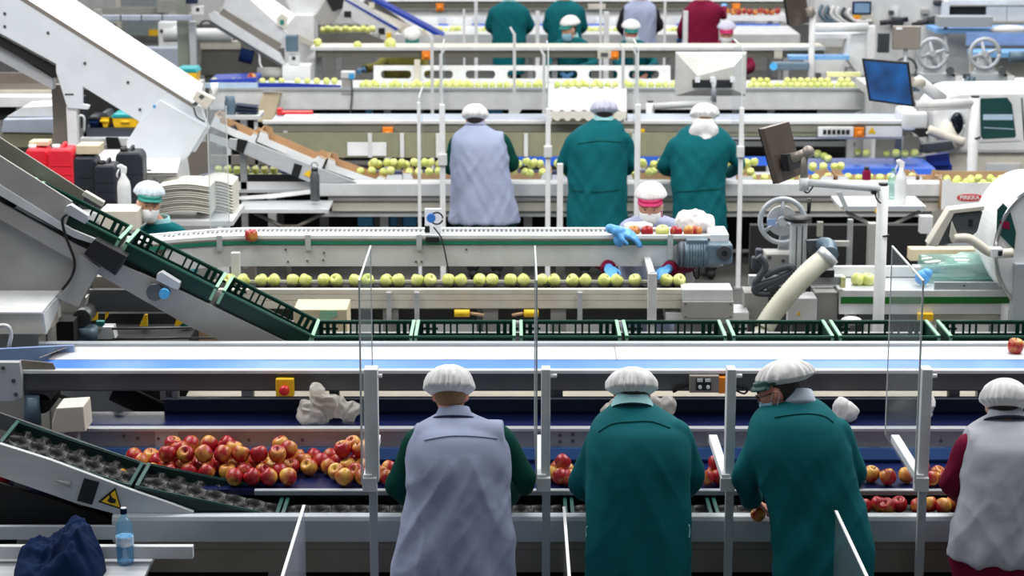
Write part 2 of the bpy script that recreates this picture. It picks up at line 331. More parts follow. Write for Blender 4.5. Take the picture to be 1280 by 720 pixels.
# ------------------------------------------------------------------ crates
def crate(T_loc, L, Wd, h, cols, cups, label, group, far_only=False):
    T = Thing('plastic_crate', label, 'crate', T_loc, group); m = cols; x, y, z = T.loc; t = .012
    for yy in (y, y + Wd - t):                                # long walls with a ladder of openings
        w = MB().box(x + .006, x + L - .006, yy, yy + t, z, z + h * .22); w.box(x + .006, x + L - .006, yy, yy + t, z + h * .82, z + h)
        if cups or yy == y: w.box(x + .006, x + L - .006, yy, yy + t, z + h * .22, z + h * .82)
        else:
            for a, b in ((.0, .06), (.085, .125), (.15, .19), (.265, .285), (.33, .35), (.395, .415), (.56, .58), (.63, .65), (.70, .72), (.81, .85), (.875, .915), (.94, 1.)):
                w.box(x + .006 + a * (L - .012), x + .006 + b * (L - .012), yy, yy + t, z + h * .22, z + h * .82)
            for a in (.0, .81):
                for k in range(3): w.box(x + .006 + (a + .05 + .06 * k) * L, x + .006 + (a + .085 + .06 * k) * L, yy + .002, yy + t - .002, z + h * .45, z + h * .6)
        T.add('side_wall', w, m)
    b = MB().box(x + .006, x + L - .006, y, y + Wd, z, z + .01)
    T.add('base', b, m)
    for xx in (x + .006, x + L - .006 - t): T.add('end_wall', MB().box(xx, xx + t, y + t, y + Wd - t, z, z + h), m)
    for xx in (x + .003, x + L - .021):
        T.add('end_rim', MB().box(xx, xx + .018, y - .004, y + Wd + .004, z + h - .006, z + h + .006).box(xx, xx + .018, y - .004, y, z + h * .15, z + h), 'crate_lip' if not cups else 'crate_rim_dark')
    for yy in (y - .006, y + Wd): T.add('long_rim', MB().box(x + .004, x + L - .004, yy, yy + .006, z + h - .008, z + h + .004), 'crate_rim' if not cups else 'crate_rim_dark')
    if cups:
        n = 6
        for j in range(4):
            for i in range(n):
                cx, cy = x + L * (i + .5 + .25 * (j % 2)) / (n + .3), y + .045 + (Wd - .09) * j / 3
        sh = MB(); NX, NY = 66, 36; vs = []
        for j in range(NY + 1):
            for i in range(NX + 1):
                u, v = x + .02 + (L - .04) * i / NX, y + .015 + (Wd - .03) * j / NY; d = 1e9
                for jj in range(3):
                    cy = y + .065 + (Wd - .13) * jj / 2
                    for ii in range(7):
                        cx = x + .06 + (L - .12) * (ii + .5 * (jj % 2) - .25) / 6; d = min(d, sqrt((u - cx) ** 2 + (v - cy) ** 2))
                zz = z + h * .72 - .045 * max(0, 1 - (d / .058) ** 2) ** .5 if d < .058 else z + h * .72
                vs.append((u, v, zz))
        sh.add(vs, [(j * (NX + 1) + i, j * (NX + 1) + i + 1, (j + 1) * (NX + 1) + i + 1, (j + 1) * (NX + 1) + i) for j in range(NY) for i in range(NX)], True)
        T.add('cup_tray', sh, 'cup_black', None, 0, 'black moulded cup tray')
    return T
# flat row behind the white topped conveyor
YC = 12.27; zc = ZZ(420, YC) - .10; joints = [388, 517, 649, 781, 915, 1048, 1186, 1320]
Lc = XX(517, 420, YC) - XX(388, 420, YC)
proto = crate((XX(388, 420, YC), YC, zc), Lc - .004, .4, .098, 'crate_green', False, 'green perforated crate at the foot of the crate incline, first of the flat row', 'green crates on the flat run')
names = ['second', 'third', 'fourth', 'fifth', 'sixth', 'seventh']
for i, px in enumerate(joints[1:7]):
    dup(proto.o, (XX(px, 420, YC), YC, zc), f'green perforated crate, {names[i]} of the flat row counted from the crate incline')
a = P(388, 440, YC); b = P(188, 340, YC); ang = atan2(b.z - a.z, a.x - b.x); step = V((-cos(ang), 0, sin(ang))) * (Lc + .02)
pos = a + step
nm = ['lowest', 'second', 'third', 'fourth', 'fifth', 'sixth']
for i in range(6):
    dup(proto.o, pos + V((0, 0, -.005)), f'green perforated crate on the green crate incline, {nm[i]} from its foot', 'green crates on the incline', (0, ang, 0)); pos = pos + step
T = Thing('crate_conveyor', 'conveyor frame carrying the flat row of green crates', 'conveyor', (.6, YC + .2, 0))
x0 = XX(385, 425, YC)
T.add('front_rail', MB().box(x0 - .05, XB, YC - .03, YC - .01, zc - .08, zc + .012), 'dark_steel')
T.add('rear_rail', MB().box(x0 - .05, XB, YC + .42, YC + .44, zc - .08, zc + .02), 'pale_steel')
T.add('slide_bed', MB().box(x0 - .05, XB, YC - .01, YC + .42, zc - .03, zc - .006), 'dark_steel')
T.add('rear_shelf', MB().box(-2.0, XB, YC + .36, YC + .74, .735, .755), 'cream_shelf')
T.add('shelf_lip', MB().box(-2.0, XB, YC + .35, YC + .36, .70, .765), 'cream_shelf')
for x in (-1.1, .2, 1.5, 2.8): T.add('leg', MB().box(x, x + .06, YC + .3, YC + .36, 0, zc - .03), 'steel')
# incline carrying them down from the upper storey
T = Thing('crate_incline', 'steep grey incline bringing green crates down to the flat run', 'conveyor', P(200, 420, YC + .2) * 1)
T.loc.z = 0; T.o.location = T.loc
T.add('lower_frame', MB().ps([(-40, 232), (0, 253), (100, 308), (235, 368), (350, 424), (370, 432), (290, 432), (240, 410), (100, 330), (-40, 252)], YC - .015, .03), 'machine_grey')
T.add('lower_lip', MB().ps([(-40, 206), (90, 287), (142, 308), (141, 313), (92, 297), (-40, 222)], YC - .04, .03), 'light_grey', None, .002)
T.add('front_guard', MB().ps([(-40, 172), (0, 195), (90, 252), (86, 268), (80, 286), (0, 236), (-40, 212)], YC - .03, .02), 'machine_grey', None, .002)
T.add('rear_guard', MB().ps([(-40, 148), (0, 172), (106, 240), (98, 268), (0, 206), (-40, 181)], YC + .42, .02), 'warm_steel', None, .002)
T.add('slide_bed', MB().prism([P(388, 447, YC), P(-40, 233, YC), P(-40, 240, YC), P(380, 452, YC)], (0, .4, 0)), 'black_plastic')
for q in ([(82, 258), (88, 256), (110, 270), (111, 275), (106, 280), (80, 266)], [(196, 343), (202, 340), (225, 354), (223, 362), (216, 361), (195, 350)]):
    h = T.add('sensor_bracket', MB().ps(q, YC - .09, .06), 'pale_steel', None, .003)
T.add('rear_sensor_bracket', MB().ps([(102, 244), (106, 239), (130, 253), (127, 259)], YC + .415, .05), 'cream_paint', None, .003)
c = P(207, 365, YC - .06)
T.add('sensor', MB().tube([c, c + V((0, -.06, 0))], .03, 12), 'sky_plastic'); T.add('sensor_ring', MB().tube([c + V((-.06, .02, -.0)), c + V((-.06, -.02, 0))], .05, 14), 'dark_steel')
T.add('sensor_cable', MB().tube(smooth_path([P(84, 268, YC - .1), P(78, 275, YC - .1), P(82, 295, YC - .08), P(93, 325, YC - .07), P(90, 345, YC - .07), P(78, 362, YC - .07)], 6), .008, 6), 'black_rubber')
T.add('motor_housing', MB().ps([(118, 299), (159, 321), (144, 345), (104, 318)], YC - .12, .1), 'black_plastic', None, .006)
T.add('motor_leg', MB().ps([(100, 318), (125, 335), (104, 372), (98, 384), (70, 372), (80, 362)], YC - .05, .12), 'machine_grey')
T.add('support_post', MB().box(XX(300, 430, YC + .1), XX(300, 430, YC + .1) + .07, YC + .1, YC + .17, 0, ZZ(415, YC + .1)), 'steel')
T.add('support_post', MB().box(XX(20, 430, YC + .1), XX(20, 430, YC + .1) + .07, YC + .1, YC + .17, 0, ZZ(240, YC + .1)), 'steel')
# grey housing and cabinet under the incline
T = Thing('machine_housing', 'large grey sheet metal housing under the green crate incline', 'machine', (XX(30, 350, 12.6), 12.6, 0))
T.add('side_sheet', MB().ps([(-40, 258), (-10, 250), (104, 310), (108, 316), (90, 350), (74, 372), (60, 395), (-40, 400)], YC + .08, .5), 'machine_grey', None, .004)
T.add('access_cover', MB().ps([(-20, 290), (20, 258), (105, 310), (91, 350), (75, 368), (45, 384), (-20, 372)], YC + .03, .05), 'machine_grey', None, .004)
T.add('cover_fold', MB().ps([(19, 259), (22, 257), (107, 309), (104, 313)], YC + .02, .02), 'light_grey')
for px, m_ in ((17, 'blue_belt'), (27, 'green_stripe')):
    c = P(px, 274, YC + .03); T.add('warning_disc', MB().tube([c, c - V((0, .004, 0))], .014, 14), m_)
T.add('stand', MB().box(XX(-20, 430, 12.5), XX(60, 430, 12.5), 12.5, 12.9, 0, ZZ(398, 12.5)), 'machine_grey')
T = Thing('control_cabinet', 'white sloped control cabinet beside the grey housing', 'cabinet', (XX(30, 400, 11.95), 12.0, 0))
zt = ZZ(391, 12.0)
T.add('body', MB().prism([P(-30, 418, 12.0), P(55, 418, 12.0), P(51, 392, 12.0), P(-30, 392, 12.0)], (.02, .32, .0)), 'cream_paint', None, .004)
T.add('lid', MB().prism([P(-30, 390, 11.98), P(52, 390, 11.98), V((XX(52, 390, 11.98) + .06, 12.42, zt + .085)), V((XX(-30, 390, 11.98), 12.42, zt + .085))], (0, 0, -.012)), 'white_paint', None, .002)
T.add('side_cheek', MB().prism([P(51, 392, 12.0), P(55, 418, 12.0), P(55, 418, 12.42) + V((.03, 0, .07)), V((XX(52, 390, 11.98) + .06, 12.42, zt + .08))], (.015, 0, 0)), 'light_grey')
T.add('stand', MB().box(XX(-20, 430, 12.1), XX(48, 430, 12.1), 12.1, 12.3, 0, ZZ(417, 12.0)), 'machine_grey')
T.add('cable', MB().tube(smooth_path([P(0, 407, 11.94), P(10, 408, 11.92), P(14, 418, 11.92), P(12, 430, 11.92), P(10, 440, 11.95)], 5), .012, 8), 'light_grey')
T = Thing('infeed_machine', 'low dark steel infeed machine beneath the green crate incline', 'machine', (XX(160, 400, 13.2), 13.2, 0))
T.add('steel_skirt', MB().pb(104, 362, 202, 390, 13.1, .03), 'dark_steel', None, .003)
T.add('end_block', MB().ps([(75, 372), (108, 372), (104, 395), (76, 393)], 13.0, .1), 'machine_grey')
T.add('top_tray', MB().pb(115, 346, 158, 360, 13.2, .3), 'warm_steel'); T.add('tray_lip', MB().ps([(158, 350), (178, 358), (180, 362), (155, 362)], 13.2, .05), 'light_grey')
T.add('roller', MB().tube([P(102, 398, 12.9), P(102, 398, 12.9) + V((0, .2, 0))], .055, 16), 'dark_steel')
T.add('pump_body', MB().tube([P(108, 425, 12.95), P(108, 408, 12.95)], .07, 14), 'motor_blue')
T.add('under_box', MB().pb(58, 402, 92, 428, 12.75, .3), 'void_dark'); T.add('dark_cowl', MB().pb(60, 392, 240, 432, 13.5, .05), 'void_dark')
T.add('white_block', MB().ps([(122, 424), (128, 409), (141, 409), (144, 424)], 13.05, .1), 'white_paint')
for q in ([(114, 401), (116, 390), (122, 388), (122, 400)], [(131, 400), (132, 389), (137, 388), (134, 397)], [(174, 408), (180, 394), (184, 393), (184, 408)], [(218, 407), (224, 388), (231, 386), (230, 403), (222, 408)]):
    T.add('hazard_patch', MB().ps(q, 13.3, .02), 'yellow')
for (px, w) in ((226, 14), (120, 10), (176, 8)): T.add('teal_block', MB().pb(px, 402, px + w, 408, 13.32, .04), 'visor_green')
T.add('foot_frame', MB().box(XX(60, 430, 13.2), XX(240, 430, 13.2), 13.0, 13.5, 0, ZZ(428, 13.0)), 'void_dark')
T.add('guard_rail', MB().tube([P(140, 411, 12.8), P(278, 409, 12.8)], .008, 6), 'dark_steel'); T.add('guard_rail', MB().tube([P(140, 424, 12.8), P(278, 422, 12.8)], .008, 6), 'dark_steel')
one('shipping_carton', MB().box(XX(232, 420, 13.6), XX(300, 420, 13.6), 13.6, 14.0, 0, ZZ(391, 13.6)), 'cardboard', 'plain brown carton standing under the foot of the green crate incline', 'box', None, .004)
T = Thing('shipping_carton', 'pale carton printed with a green mark behind the flat crates', 'box', V((XX(400, 400, 13.0), 13.1, 0)))
T.add('body', MB().pb(367, 387, 434, 425, 13.03, .3), 'kraft_pale', None, .004)
T.add('stand', MB().box(XX(372, 425, 13.05), XX(430, 425, 13.05), 13.05, 13.3, 0, ZZ(425, 13.03)), 'void_dark')
T.add('green_print', MB().ps([(399, 404), (400, 388), (421, 388), (422, 394), (405, 404)], 13.026, .004), 'crate_lip')
# ------------------------------------------------------------------ dark crates with cup trays in the trough and on the front incline
YT = 10.38; h = .092
Lt = XX(531, 640, YT) - XX(350, 640, YT)
dc = crate((XX(350, 640, YT), YT, .697), Lt - .006, .38, h, 'crate_dark', True, 'dark cup tray crate in the trough at the foot of the dark crate incline', 'dark crates in the trough')
for i, px in enumerate((531, 713, 895, 1077)):
    dup(dc.o, (XX(px, 640, YT), YT, .697), ['dark cup tray crate in front of the person in the lilac vest', 'dark cup tray crate in front of the person in the plain teal coat', 'dark cup tray crate in front of the person with glasses', 'dark crate by the maroon sleeves'][i])
for (p0, p1, k, lab) in (((350, 645), (168, 607), 0, 'dark cup tray crate halfway up the front incline, above the warning triangle'), ((166, 608), (-2, 552), 0, 'dark cup tray crate at the top of the front incline')):
    A, B = P(*p0, YT), P(*p1, YT); an = atan2(B.z - A.z, A.x - B.x); L_ = (A - B).length
    up = V((sin(an), 0, cos(an)))
    o = dup(dc.o, B - up * h, lab, 'dark crates on the front incline', (0, an, 0)); o.scale = (L_ / Lt, 1, 1)
T = Thing('dark_crate_incline', 'short steel incline with a yellow warning triangle carrying dark crates', 'conveyor', (XX(120, 660, 10.4), 10.5, 0))
T.add('front_plate', MB().ps([(-40, 541), (0, 555), (60, 574), (165, 613), (215, 630), (242, 640), (240, 647), (160, 648), (138, 641), (97, 630), (0, 596), (-40, 582)], 10.34, .03), 'pale_steel', None, .003)
T.add('rear_plate', MB().prism([P(u, v, 10.34) + V((0, .44, 0)) for u, v in [(-40, 541), (0, 555), (165, 613), (242, 640), (240, 645), (150, 625), (0, 575), (-40, 562)]], (0, .02, 0)), 'dark_steel')
T.add('slotted_plate', MB().ps([(105, 598), (124, 603), (115, 631), (96, 626)], 10.335, .006), 'black_plastic')
T.add('latch', MB().tube([P(68, 600, 10.335), P(88, 606, 10.335)], [.006, .016], 8), 'steel')
w = T.add('warning_sign', MB().ps([(144, 609.5), (152, 637), (122.5, 627.5)], 10.334, .004), 'black', None, 0, 'yellow hand crush warning triangle')
T.add('sign_face', MB().ps([(143.6, 613), (149.6, 634.2), (127, 627)], 10.331, .004), 'yellow', w)
T.add('hand_symbol', MB().ps([(134, 626), (137, 622), (136, 618), (138, 618), (140, 622), (145, 625), (144, 629), (138, 629)], 10.328, .004), 'black', w)
T.add('leg', MB().box(XX(20, 660, 10.5), XX(20, 660, 10.5) + .06, 10.5, 10.56, 0, ZZ(590, 10.5)), 'steel')
T.add('chain_guard', MB().ps([(0, 604), (146, 650), (146, 668), (-40, 672), (-40, 600)], 10.42, .02), 'void_dark')
# side table with jacket and bottle
T = Thing('side_table', 'steel side table holding a folded navy jacket and a water bottle', 'table', (XX(60, 700, 9.9), 9.9, 0))
T.add('table_top', MB().box(-3.1, XX(192, 691, 10.2), 9.6, 10.22, .61, .632), 'pale_steel', None, .003)
T.add('upstand', MB().box(-3.1, XX(242, 682, 10.13), 10.10, 10.14, .655, .72), 'light_grey', None, .004)
T.add('upstand_bracket', MB().box(-2.2, -2.1, 10.12, 10.2, .6, .68), 'steel')
T.add('rear_strip', MB().box(-3.1, XX(145, 665, 10.3), 10.29, 10.32, .69, .76), 'rail_grey', None, .003)
for x, y in ((-2.8, 9.66), (-1.85, 9.66), (-2.8, 10.1), (-1.85, 10.1)): T.add('leg', MB().box(x, x + .04, y, y + .04, 0, .61), 'steel')
# ------------------------------------------------------------------ front dividers
def divider(name_lab, X, wide, panel, ptop=1.6, ylow=10.16, dark=True):
    T = Thing('divider_post', name_lab, 'post', (X, ylow, 0), 'divider posts of the front table')
    T.add('upper_post', MB().box(X - wide / 2 - .004, X + wide / 2 - .004, ylow, ylow + .09, 1.03, ptop), 'light_grey', None, .003)
    T.add('lower_post', MB().box(X - .02, X + .02, ylow + .01, ylow + .05, 0, 1.03), 'rail_grey', None, .003)
    T.add('holding_arm', MB().box(X - .045 if X < 1.5 else X - .045, X - .002, ylow - .02, ylow + .69, 1.035, 1.075), 'white_paint', None, .003)
    T.add('clamp', MB().box(X - .05, X + .02, ylow - .03, ylow + .02, .99, 1.06), 'light_grey', None, .003)
    T.add('clamp_screw', MB().tube([V((X + .02, ylow + .04, 1.56)), V((X + .05, ylow + .04, 1.56))], .01, 8), 'white_paint')
    T.add('foot', MB().box(X - .06, X + .06, ylow - .04, ylow + .1, 0, .012), 'steel')
    if panel:
        xs = X - .05
        T2 = Thing('clear_divider', panel, 'screen', (xs, ylow + .3, 1.03), 'clear screens of the front table')
        T2.add('sheet', MB().box(xs - .003, xs + .003, ylow - .03, ylow + .83, 1.035, 2.045), 'plexi')
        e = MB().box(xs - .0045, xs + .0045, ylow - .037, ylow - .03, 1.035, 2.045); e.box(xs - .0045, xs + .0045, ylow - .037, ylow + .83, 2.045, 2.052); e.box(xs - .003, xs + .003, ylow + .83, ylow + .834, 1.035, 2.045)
        T2.add('painted_edge_glow', e, 'edge_glow_tone')  # glow of the sheet edges painted as pale strips
for lab, px, wide, pan in (('wide white divider post between the brown bag and the person in lilac vest', 466, .066, 'clear upright screen beside the person in lilac vest'), ('white divider post between the lilac vest and the plain teal coat', 683, .044, 'clear upright screen beside the person in plain teal coat'),
                      ('white divider post between the plain teal coat and the person with glasses', 913, .044, None), ('white divider post seen through a clear screen near the maroon sleeves', 1155, .05, 'clear upright screen turned to show its face near the maroon sleeves')):
    divider(lab, XX(px, 600, 10.16), wide, pan)
for lab, p in (('low tinted screen with white edge beside the lilac vest', (380, 633, 340)), ('low tinted screen seen edge on beside the plain teal coat', (705, 635, 708)), ('low clear screen with white slanting edge behind the person with glasses', (1045, 640, 1080))):
    ye = 10.0 if p[0] < 1000 else 9.74; xs = XX(p[0], p[1], ye); zt = ZZ(p[1], ye)
    T = Thing('low_divider', lab, 'screen', (xs, 9.5, 0), 'low screens between the standing places')
    T.add('sheet', MB().box(xs - .003, xs + .003, 8.7, ye, .05, zt), 'plexi_low' if p[0] == 380 else 'plexi')
    T.add('top_edge', MB().box(xs - .007, xs + .007, 8.7, ye, zt, zt + .008), 'white_paint')
    T.add('foot_rail', MB().box(xs - .03, xs + .03, 8.7, ye, 0, .05), 'rail_grey')
# ------------------------------------------------------------------ second line: paired green apples and the white chain conveyor
YP = 13.55
T = Thing('apple_cup_conveyor', 'long cream conveyor carrying green apples two by two in cups', 'conveyor', (-.6, 14.05, 0))
pairs = [296 + 38.9 * k for k in range(15)]
za, zb_ = ZZ(362, YP), ZZ(386, YP); xa, xb2 = XX(246, 370, YP), XX(852, 370, YP)
zg = za - .015
T.add('front_frame', MB().xp([(YP + .006, zb_), (YP, zb_ + .005), (YP, zb_ + .05), (YP + .006, zb_ + .053), (YP, zb_ + .056), (YP, za - .035), (YP + .006, za - .032), (YP, za - .029), (YP, za), (YP + .05, za), (YP + .05, zb_)], xa, xb2), 'cream_paint')
T.add('rear_frame', MB().box(xa, xb2, YP + .28, YP + .3, zb_, za), 'cream_paint')
for px in pairs:
    for dx in (-7.8, 7.8):
        x = XX(px + dx, 356, YP + .15); T.add('cup', MB().lathe((x, YP + .15, zg - .004), [(.0, .0), (.034, .0), (.043, .018), (.039, .018), (.028, .006), (0, .005)], 12), 'black_plastic')
T.add('cup_bed', MB().box(xa, xb2, YP + .05, YP + .28, za - .06, za - .015), 'void_dark')
zl = ZZ(404, YP)
for px in (488, 613, 698, 860): T.add('leg', MB().box(XX(px, 390, YP) - .05, XX(px, 390, YP) + .05, YP + .02, YP + .05, 0, zb_ + .06), 'machine_grey', None, .003)
T.add('bottom_strip', MB().pb(320, 401.5, 850, 404.5, YP - .1, .02), 'light_grey'); T.add('dark_guard', MB().pb(330, 386, 850, 402, YP + .31, .02), 'dark_steel')
for px in (521, 486, 725): T.add('bracket', MB().pb(px - 3, 366, px + 3, 403, YP - .03, .03), 'pale_steel')
for a_, b_, c_ in ((568, 587, 605), (673, 655, 640), (1247, 1262, 1279)):
    q, r = P(a_, 391.5, YP - .07), P(b_, 391.5, YP - .07)
    if a_ < 1000:
        T.add('yellow_handle', MB().tube([q, r], .024, 12), 'yellow'); T.add('handle_rod', MB().tube([r, P(c_, 394, YP - .07)], .010, 8), 'cardboard')
    else:
        pass
for px in (412, 596): T.add('cross_foot', MB().box(XX(px, 400, YP + .2), XX(px, 400, YP + .2) + .06, YP + .2, YP + .26, 0, zb_), 'steel')
# white chain conveyor, bending towards the incline
def bend(x): return 0 if x > -1.75 else -.30 * min(1.6, (-1.75 - x) / .75) ** 1.6
def sweep(prof, xs):
    n = len(prof); vs = []; fs = []
    for x in xs: vs += [(x, y + bend(x), z) for y, z in prof]
    for i in range(len(xs) - 1): fs += [(i * n + k, i * n + (k + 1) % n, (i + 1) * n + (k + 1) % n, (i + 1) * n + k) for k in range(n)]
    fs += [list(range(n)), [(len(xs) - 1) * n + k for k in range(n)][::-1]]
    return MB().add(vs, fs)
YW = 13.98
def wx(px0, px1, py=300): 
    a_, b_ = XX(px0, py, YW), XX(px1, py, YW); return [a_ + (b_ - a_) * i / 40 for i in range(41)]
z_t, z_g0, z_g1, z_f0, z_f1 = ZZ(294, YW), ZZ(299.5, YW), ZZ(305.5, YW), ZZ(307, YW), ZZ(333, YW)
rect = lambda y0, y1, z0, z1: [(y0, z0), (y0, z1), (y1, z1), (y1, z0)]
T = Thing('chain_conveyor', 'white flat chain conveyor with green edge strip and grey fascia bending at one end', 'conveyor', (-.4, 13.95, 0))
T.add('front_rail', sweep(rect(YW, YW + .03, z_g0 + .004, z_t), wx(170, 905)), 'white_paint', None, .003)
T.add('steel_strip', sweep(rect(YW - .003, YW + .02, z_g0 - .006, z_g0 + .003), wx(170, 900)), 'warm_steel')
T.add('green_strip', sweep(rect(YW - .004, YW + .02, z_g1, z_g0 - .007), wx(170, 845)), 'green_rail')
T.add('fascia', sweep(rect(YW + .005, YW + .03, z_f1, z_f0 + .002), wx(210, 905)), 'light_grey')
zr = ZZ(285, YW + .38)
T.add('rear_rail', sweep(rect(YW + .38, YW + .41, z_t - .06, zr), wx(150, 890)), 'white_paint', None, .003)
T.add('chain', sweep(rect(YW + .03, YW + .38, z_t - .07, z_t - .035), wx(165, 900)), 'pale_steel')
lk = MB()
for x in wx(200, 890)[::1]:
    for k in range(3): lk.box(x + k * .03, x + k * .03 + .014, YW + .32 + bend(x), YW + .37 + bend(x), z_t - .04, z_t - .03)
o = T.add('chain_link', lk, 'dark_steel'); o['kind'] = 'stuff'
T.add('rear_fascia', sweep(rect(YW + .38, YW + .4, z_f1, z_t - .06), wx(190, 890)), 'machine_grey')
for px, y in ((809, -.52), (868, .34), (702, .36), (648, .36), (308, .3), (300, -.2)):
    x = XX(px, 360, YW); T.add('leg', MB().box(x - .028, x + .028, YW + y, YW + y + .045, 0, z_f1 + .06 if y < -.4 else z_f0 - .01), 'light_grey', None, .003)
T.add('leg_bracket', MB().box(XX(809, 334, YW) - .02, XX(809, 334, YW) + .02, YW - .50, YW + .02, z_f1 + .03, z_f1 + .06), 'light_grey')
for px in (275 , 385, 524, 838):
    c = P(px, 304, YW - .008); b_ = bend(c.x)
    T.add('rail_clamp', MB().box(c.x - .018, c.x + .018, YW - .012 + b_, YW + .004 + b_, z_f0 - .09 if px > 830 else z_f0 - .03, z_t + .004), 'pale_steel')
bolts(T, [(357, 312), (405, 316), (360, 327), (384, 326), (404, 325), (520, 327), (527, 327), (757, 328), (806, 327), (583, 312)], YW + .004, .007)
c = P(540, 276, YW + .2)
T.add('sensor_post', MB().pb(531, 261, 552, 300, YW + .24, .03), 'white_paint', None, .004); T.add('sensor_eye', MB().tube([P(539, 272, YW + .2), P(539, 272, YW + .2) - V((0, .03, 0))], .03, 14), 'glove_dark')
T.add('sensor_cable', MB().tube(arc(P(546, 273, YW + .2), .04, 0, 6, 14), .006, 6), 'black_rubber')
T.add('sensor_block', MB().pb(531, 283, 537, 291, YW - .01, .03), 'black_plastic'); T.add('sensor_block', MB().pb(532, 297, 549, 303, YW - .03, .03), 'black_plastic')
T.add('sensor_cable', MB().tube(smooth_path([P(542, 284, YW), P(551, 296, YW - .04), P(555, 310, YW - .05), P(560, 335, YW - .05), P(566, 362, YW - .06), P(575, 385, YW - .06), P(580, 402, YW - .05)], 5), .005, 6), 'black_rubber')
T = Thing('gear_motor', 'blue grey gear motor at the end of the white chain conveyor', 'motor', P(880, 331, YW - .08))
a_, b_ = P(850, 318, YW - .06), P(884, 318, YW - .06)
T.add('stator', MB().tube([a_, b_], .085, 18), 'motor_blue')
fin = MB()
for k in range(7):
    t = a_.lerp(b_, .25 + .1 * k); fin.tube([t, t + V((.008, 0, 0))], .091, 18)
T.add('cooling_fin', fin, 'motor_blue'); T.add('fan_cowl', MB().tube([P(847, 318, YW - .06), P(854, 318, YW - .06)], [.075, .09], 18), 'hose_dark')
T.add('gear_case', MB().pb(884, 306, 916, 331, YW - .14, .16), 'motor_blue', None, .015)
c = P(905, 316, YW - .14); T.add('shaft_cap', MB().tube([c + V((0, .01, 0)), c - V((0, .025, 0))], .05, 16), 'hose_dark'); T.add('shaft_hole', MB().tube([c - V((0, .02, 0)), c - V((0, .03, 0))], .02, 12), 'black')
T.add('terminal_box', MB().pb(858, 300, 885, 307, YW - .1, .1), 'motor_blue', None, .006)
T.add('cable', MB().tube(smooth_path([P(866, 331, YW - .06), P(868, 345, YW - .06), P(873, 347, YW - .06), P(874, 332, YW - .06)], 5), .006, 6), 'black_rubber')
T.add('end_plate', MB().pb(888, 293, 911, 305, YW - .02, .3), 'white_paint', None, .004)
T.add('torque_arm', MB().pb(886, 327, 900, 334, YW - .02, .05), 'steel')
T = Thing('terminal_box', 'plain grey steel box at the end of the cup conveyor below the gear motor', 'box', P(883, 404, 13.5))
T.add('lid', MB().prism([P(853, 362, 13.5), P(916, 362, 13.5), P(916, 376, 13.5) + V((0, -.0, 0)), P(853, 376, 13.5)], (0, .2, 0)), 'light_grey', None, .004)
T.add('body', MB().pb(853, 377, 917, 398, 13.48, .22), 'machine_grey', None, .004); T.add('plinth', MB().pb(832, 391, 936, 404, 13.55, .25), 'white_paint')
T.add('stand', MB().box(XX(845, 400, 13.6), XX(925, 400, 13.6), 13.58, 13.75, 0, ZZ(403, 13.55)), 'steel'); bolts(T, [(857, 380), (913, 380), (857, 396), (913, 396)], 13.48, .006)
# ------------------------------------------------------------------ sizing machine with hand wheel, hose and post monitor
def hand_wheel(T, px, py, Y, r, mt='rail_grey', spokes=3, rim=.025, a0=.5):
    c = P(px, py, Y); ring = arc(c, r, 0, 2 * pi, 30)
    w = T.add('hand_wheel', MB().tube(ring, rim, 8), mt); s_ = MB()
    for k in range(spokes): s_.tube([c, c + V((cos(a0 + 2 * pi * k / spokes), 0, sin(a0 + 2 * pi * k / spokes))) * r], rim * .8, 8)
    T.add('wheel_spoke', s_, mt, w); T.add('wheel_hub', MB().tube([c - V((0, .03, 0)), c + V((0, .05, 0))], r * .22, 16), mt, w)
    return w
T = Thing('sizing_machine', 'grey sizing machine with hand wheel, steel column and thick cream hose', 'machine', P(985, 405, 13.9))
hand_wheel(T, 978, 276, 13.9, .145, spokes=3, rim=.017, a0=pi / 2); c = P(978, 276, 13.93); T.add('wheel_disc', MB().tube([c, c + V((0, .02, 0))], .1, 24), 'light_grey'); T.add('wheel_label', MB().pb(959, 274, 970, 282, 13.87, .01), 'blue_panel')
T.add('wheel_bracket', MB().ps([(972, 318), (980, 262), (990, 262), (1000, 318)], 13.95, .04), 'rail_grey')
col_ = T.add('column', MB().pb(989, 279, 1008, 374, 13.62, .12), 'pale_steel', None, .004)
for px in (995, 1002): T.add('column_slot', MB().pb(px - .8, 283, px + .8, 374, 13.617, .01), 'dark_steel', col_)
T.add('crank_disc', MB().lathe(P(997, 273, 13.68) , [(0, -.012), (.085, -.012), (.09, 0), (.085, .012), (0, .012)], 22), 'black_plastic'); q = P(1011, 267, 13.68); T.add('crank_grip', MB().tube([q, q + V((0, 0, .10))], [.012, .015], 10), 'black_plastic')
T.add('gear_block', MB().pb(957, 318, 990, 342, 13.75, .2), 'machine_grey', None, .005); bolts(T, [(979, 326), (962, 322)], 13.75, .012)
T.add('cross_rail', MB().pb(936, 345, 1055, 358, 13.72, .06), 'pale_steel', None, .003); T.add('cross_rail', MB().pb(1012, 346, 1055, 356, 13.55, .06), 'steel', None, .003)
T.add('yellow_cap', MB().pb(1051, 347, 1057, 360, 13.54, .08), 'pale_yellow')
T.add('base_box', MB().pb(985, 373, 1021, 405, 13.45, .2), 'light_grey', None, .004); T.add('side_box', MB().pb(1018, 366, 1047, 405, 13.6, .2), 'machine_grey', None, .004)
T.add('caution_mark', MB().ps([(996, 394), (1001, 394), (998.5, 389)], 13.447, .004), 'yellow'); T.add('bearing_block', MB().pb(930, 366, 960, 404, 13.7, .2), 'machine_grey', None, .004)
hp = smooth_path([P(1034, 322, 13.40), P(1022, 330, 13.38), P(1005, 346, 13.34), P(985, 368, 13.30), P(966, 392, 13.28), P(955, 410, 13.26)], 14)
T.add('cream_hose', MB().tube(hp, [.062 + .004 * (i % 2) for i in range(len(hp))], 14), 'hose_cream')
